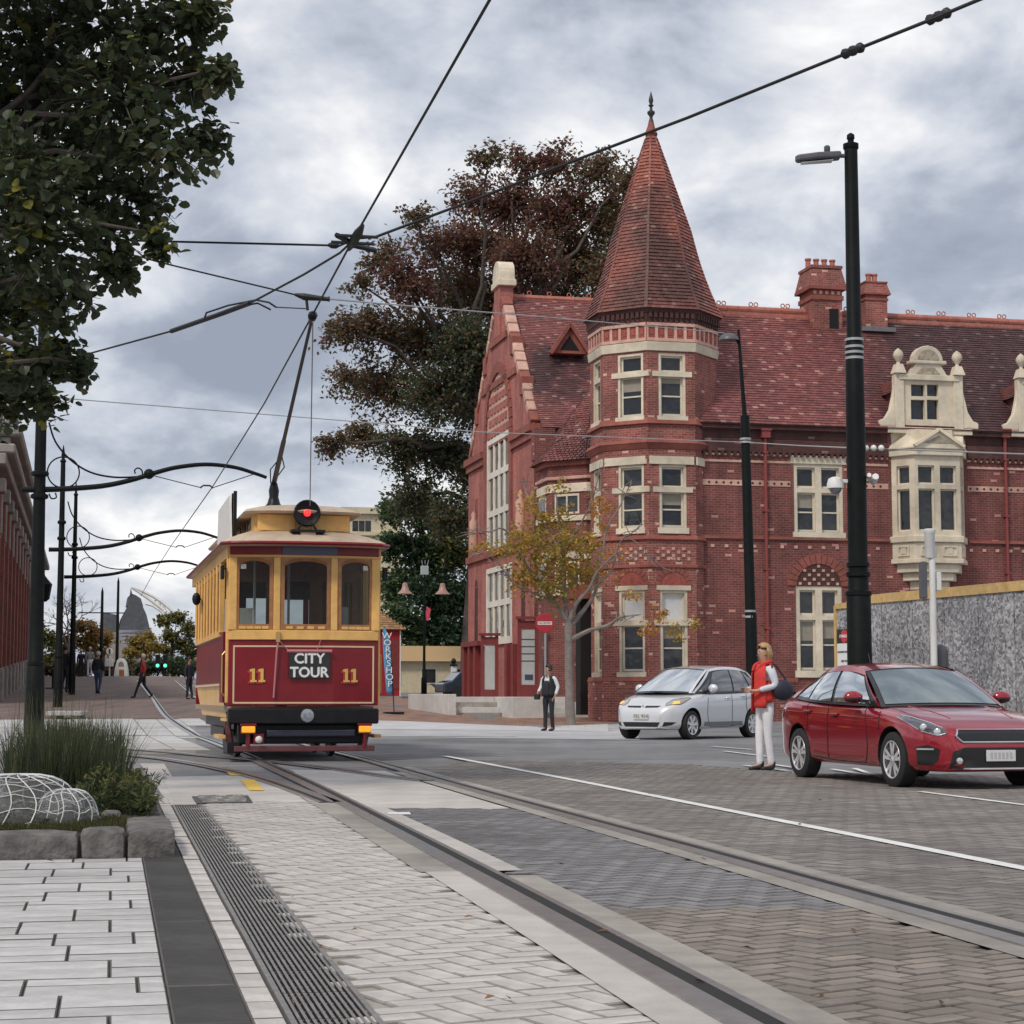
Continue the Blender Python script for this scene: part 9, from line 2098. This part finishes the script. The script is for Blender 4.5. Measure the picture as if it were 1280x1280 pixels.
# woman in red
wg = gp(957, 964); H1 = 1.60
wt, P, k = person('woman in a red vest and white trousers standing between the two cars', wg, R(-72), H1,
 dict(lelb=(.24, .06, 1.16), lwri=(.17, -.20, 1.09), lhan=(.10, -.28, 1.10), relb=(-.22, -.02, 1.13), rwri=(-.12, -.24, 1.10), rhan=(-.04, -.30, 1.11), face=(.15, -1, 0), lank=(.06, .06, .09), ltoe=(.08, -.11, .035), rank=(-.07, -.05, .09), rtoe=(-.08, -.22, .035), lknee=(.085, .0, .49), rknee=(-.085, -.05, .49)),
 M_skin, M_wsh, M_wtr, M_blk, M_blonde, hairlen=.17, flare=1.0)
# vest: back and two open fronts, plus a hanging scarf end
def wrap(name, a0, a1, z0, z1, rx, ry, m, par, k, n=14, nz=7, flare=.012, cy=0.0, th=.018):
    rows = []
    for j in range(nz+1):
        t_ = j/nz; z = z0+(z1-z0)*t_; row = []; sh = 1.0 - .34*max(0, (t_-.82)/.18)
        for i in range(n+1):
            a = R(a0+(a1-a0)*i/n); fl = 1+flare*(1-t_)*2; row.append(Vector((math.sin(a)*rx*fl*sh, cy-math.cos(a)*ry*fl*sh, z))*k)
        rows.append(row)
    b = MB(); b.grid(rows); o = b.build(name, m, par, smooth=True, uv=False); s = o.modifiers.new('thick', 'SOLIDIFY'); s.thickness = th*k; s.offset = 1; return o
wrap('vest_back', 100, 260, .98, 1.455, .175, .142, M_redv, wt, k)
wrap('vest_front', 12, 70, .86, 1.45, .178, .160, M_redv, wt, k, 8, 9, .03); wrap('vest_front', -72, -22, .80, 1.45, .178, .160, M_redv, wt, k, 8, 9, .03)
wrap('vest_side', 66, 100, .93, 1.22, .176, .146, M_redv, wt, k, 6, 4); wrap('vest_side', 260, 294, .93, 1.22, .176, .146, M_redv, wt, k, 6, 4)
b = MB(); b.tube(spline([Vector(p)*k for p in ((-.05, -.15, 1.36), (-.095, -.085, 1.445), (-.07, .05, 1.49), (0, .075, 1.495), (.07, .05, 1.49), (.095, -.085, 1.445), (.05, -.15, 1.36))], 4), [.020*k+.014*k*math.sin(math.pi*i/24) for i in range(25)], 8); b.build('scarf', M_redv, wt, smooth=True, uv=False)
bgw = thing('shoulder_bag', 'dark navy shoulder bag hanging at the back of the woman in red', 'bag', wg, R(-72)); b = MB(); b.ball(tuple(Vector((.22, .17, 1.10))*k), .125*k, 14, 10, (.6, 1.25, 1.15)); b.build('bag_body', M_bag, bgw, smooth=True)
b = MB(); b.tube(spline([Vector(p)*k for p in ((.22, .05, 1.18), (.20, .02, 1.40), (.16, .05, 1.455), (.17, .12, 1.40), (.22, .26, 1.18))], 5), .012*k, 6); b.build('strap', M_blk, bgw, smooth=True, uv=False)
# man with the waistcoat by the street tree
mg = gp(686, 914); mt, P, k = person('man in a dark waistcoat, white shirt and black trousers standing by the street tree', mg, R(-35), 1.72,
 dict(lelb=(.25, .07, 1.15), lwri=(.22, -.03, .92), lhan=(.19, -.07, .85), relb=(-.25, .02, 1.14), rwri=(-.21, -.20, 1.0), rhan=(-.17, -.27, .97), face=(-.5, -1, 0), lank=(.09, .05, .09), rank=(-.08, -.05, .09), rtoe=(-.09, -.21, .035)), M_skin2, mat('white_shirt', (.66, .67, .68), .8), M_nvy, M_blk, M_dkhair)
wrap('waistcoat', 35, 325, .92, 1.44, .172, .145, M_nvy, mt, k, 20); wrap('waistcoat_front', -32, 32, .92, 1.30, .168, .147, M_nvy, mt, k, 8)
bg2 = thing('pouch', 'small dark pouch held by the man in the dark waistcoat', 'bag', mg, R(-35)); b = MB(); b.box(tuple(Vector((-.17, -.29, .90))*k), (.16, .10, .16)); b.build('pouch_body', M_blk, bg2, bevel=.03)
# walkers up the street
def hgt(px, py0, py1): 
    g = gp(px, py1); s = 2400/(g.y*CP); return g, (py1-py0)/s
walk = dict(lknee=(.09, -.16, .51), lank=(.09, -.30, .10), ltoe=(.10, -.46, .06), rknee=(-.09, .06, .50), rank=(-.09, .34, .14), rtoe=(-.10, .24, .05), lelb=(.23, .12, 1.15), lwri=(.22, .06, .93), relb=(-.23, -.02, 1.15), rwri=(-.21, -.16, .95), lhan=(.22, .04, .86), rhan=(-.20, -.20, .88))
g, hh_ = hgt(178, 818, 873); person('man in a red jacket striding across the far tram rails', g, R(-85), hh_, dict(walk), M_skin2, mat('dull_red_jacket', (.36, .035, .04), .8, var=.1), M_nvy, M_blk, M_greyhair, coat=.02, fingers=False, wide=1.12)
g, hh_ = hgt(122, 815, 867); person('man in a long black coat and jeans walking away up the street', g, R(172), hh_, dict(lknee=(.09, -.08, .5), lank=(.08, -.10, .1), ltoe=(.09, -.25, .05), rank=(-.08, .10, .09), rtoe=(-.09, -.04, .035)), M_skin2, M_nvy, M_jean, M_blk, M_greyhair, coat=.14, fingers=False, wide=1.2, group=None)
g, hh_ = hgt(81, 807, 866); person('dark clothed figure walking beside the litter bin on the left pavement', g, R(150), hh_, dict(lank=(.08, .12, .09), ltoe=(.09, -.02, .035)), M_skin2, M_nvy, M_nvy, M_blk, M_dkhair, coat=.10, fingers=False, wide=1.12)
g, hh_ = hgt(112, 803, 846); hh_ = min(hh_, 1.85); person('person in a grey jumper and white trousers at the crest of the street', g, R(180), hh_, {}, M_skin2, mat('grey_jumper', (.34, .34, .32), .85), M_wtr, M_wht, M_greyhair, fingers=False, wide=1.15)
g, hh_ = hgt(101, 811, 846); hh_ = min(hh_, 1.7); person('person in black with pale hair at the crest beside the grey jumper walker', g, R(195), hh_, {}, M_skin2, M_nvy, M_nvy, M_blk, M_greyhair, coat=.12, fingers=False, wide=1.2)
g, hh_ = hgt(236, 822, 874); person('dark clothed figure half hidden behind the left side of the tram', g, R(60), hh_, dict(lank=(.08, -.12, .09), ltoe=(.09, -.27, .035)), M_skin2, M_nvy, M_nvy, M_blk, M_dkhair, coat=.12, fingers=False, wide=1.1)
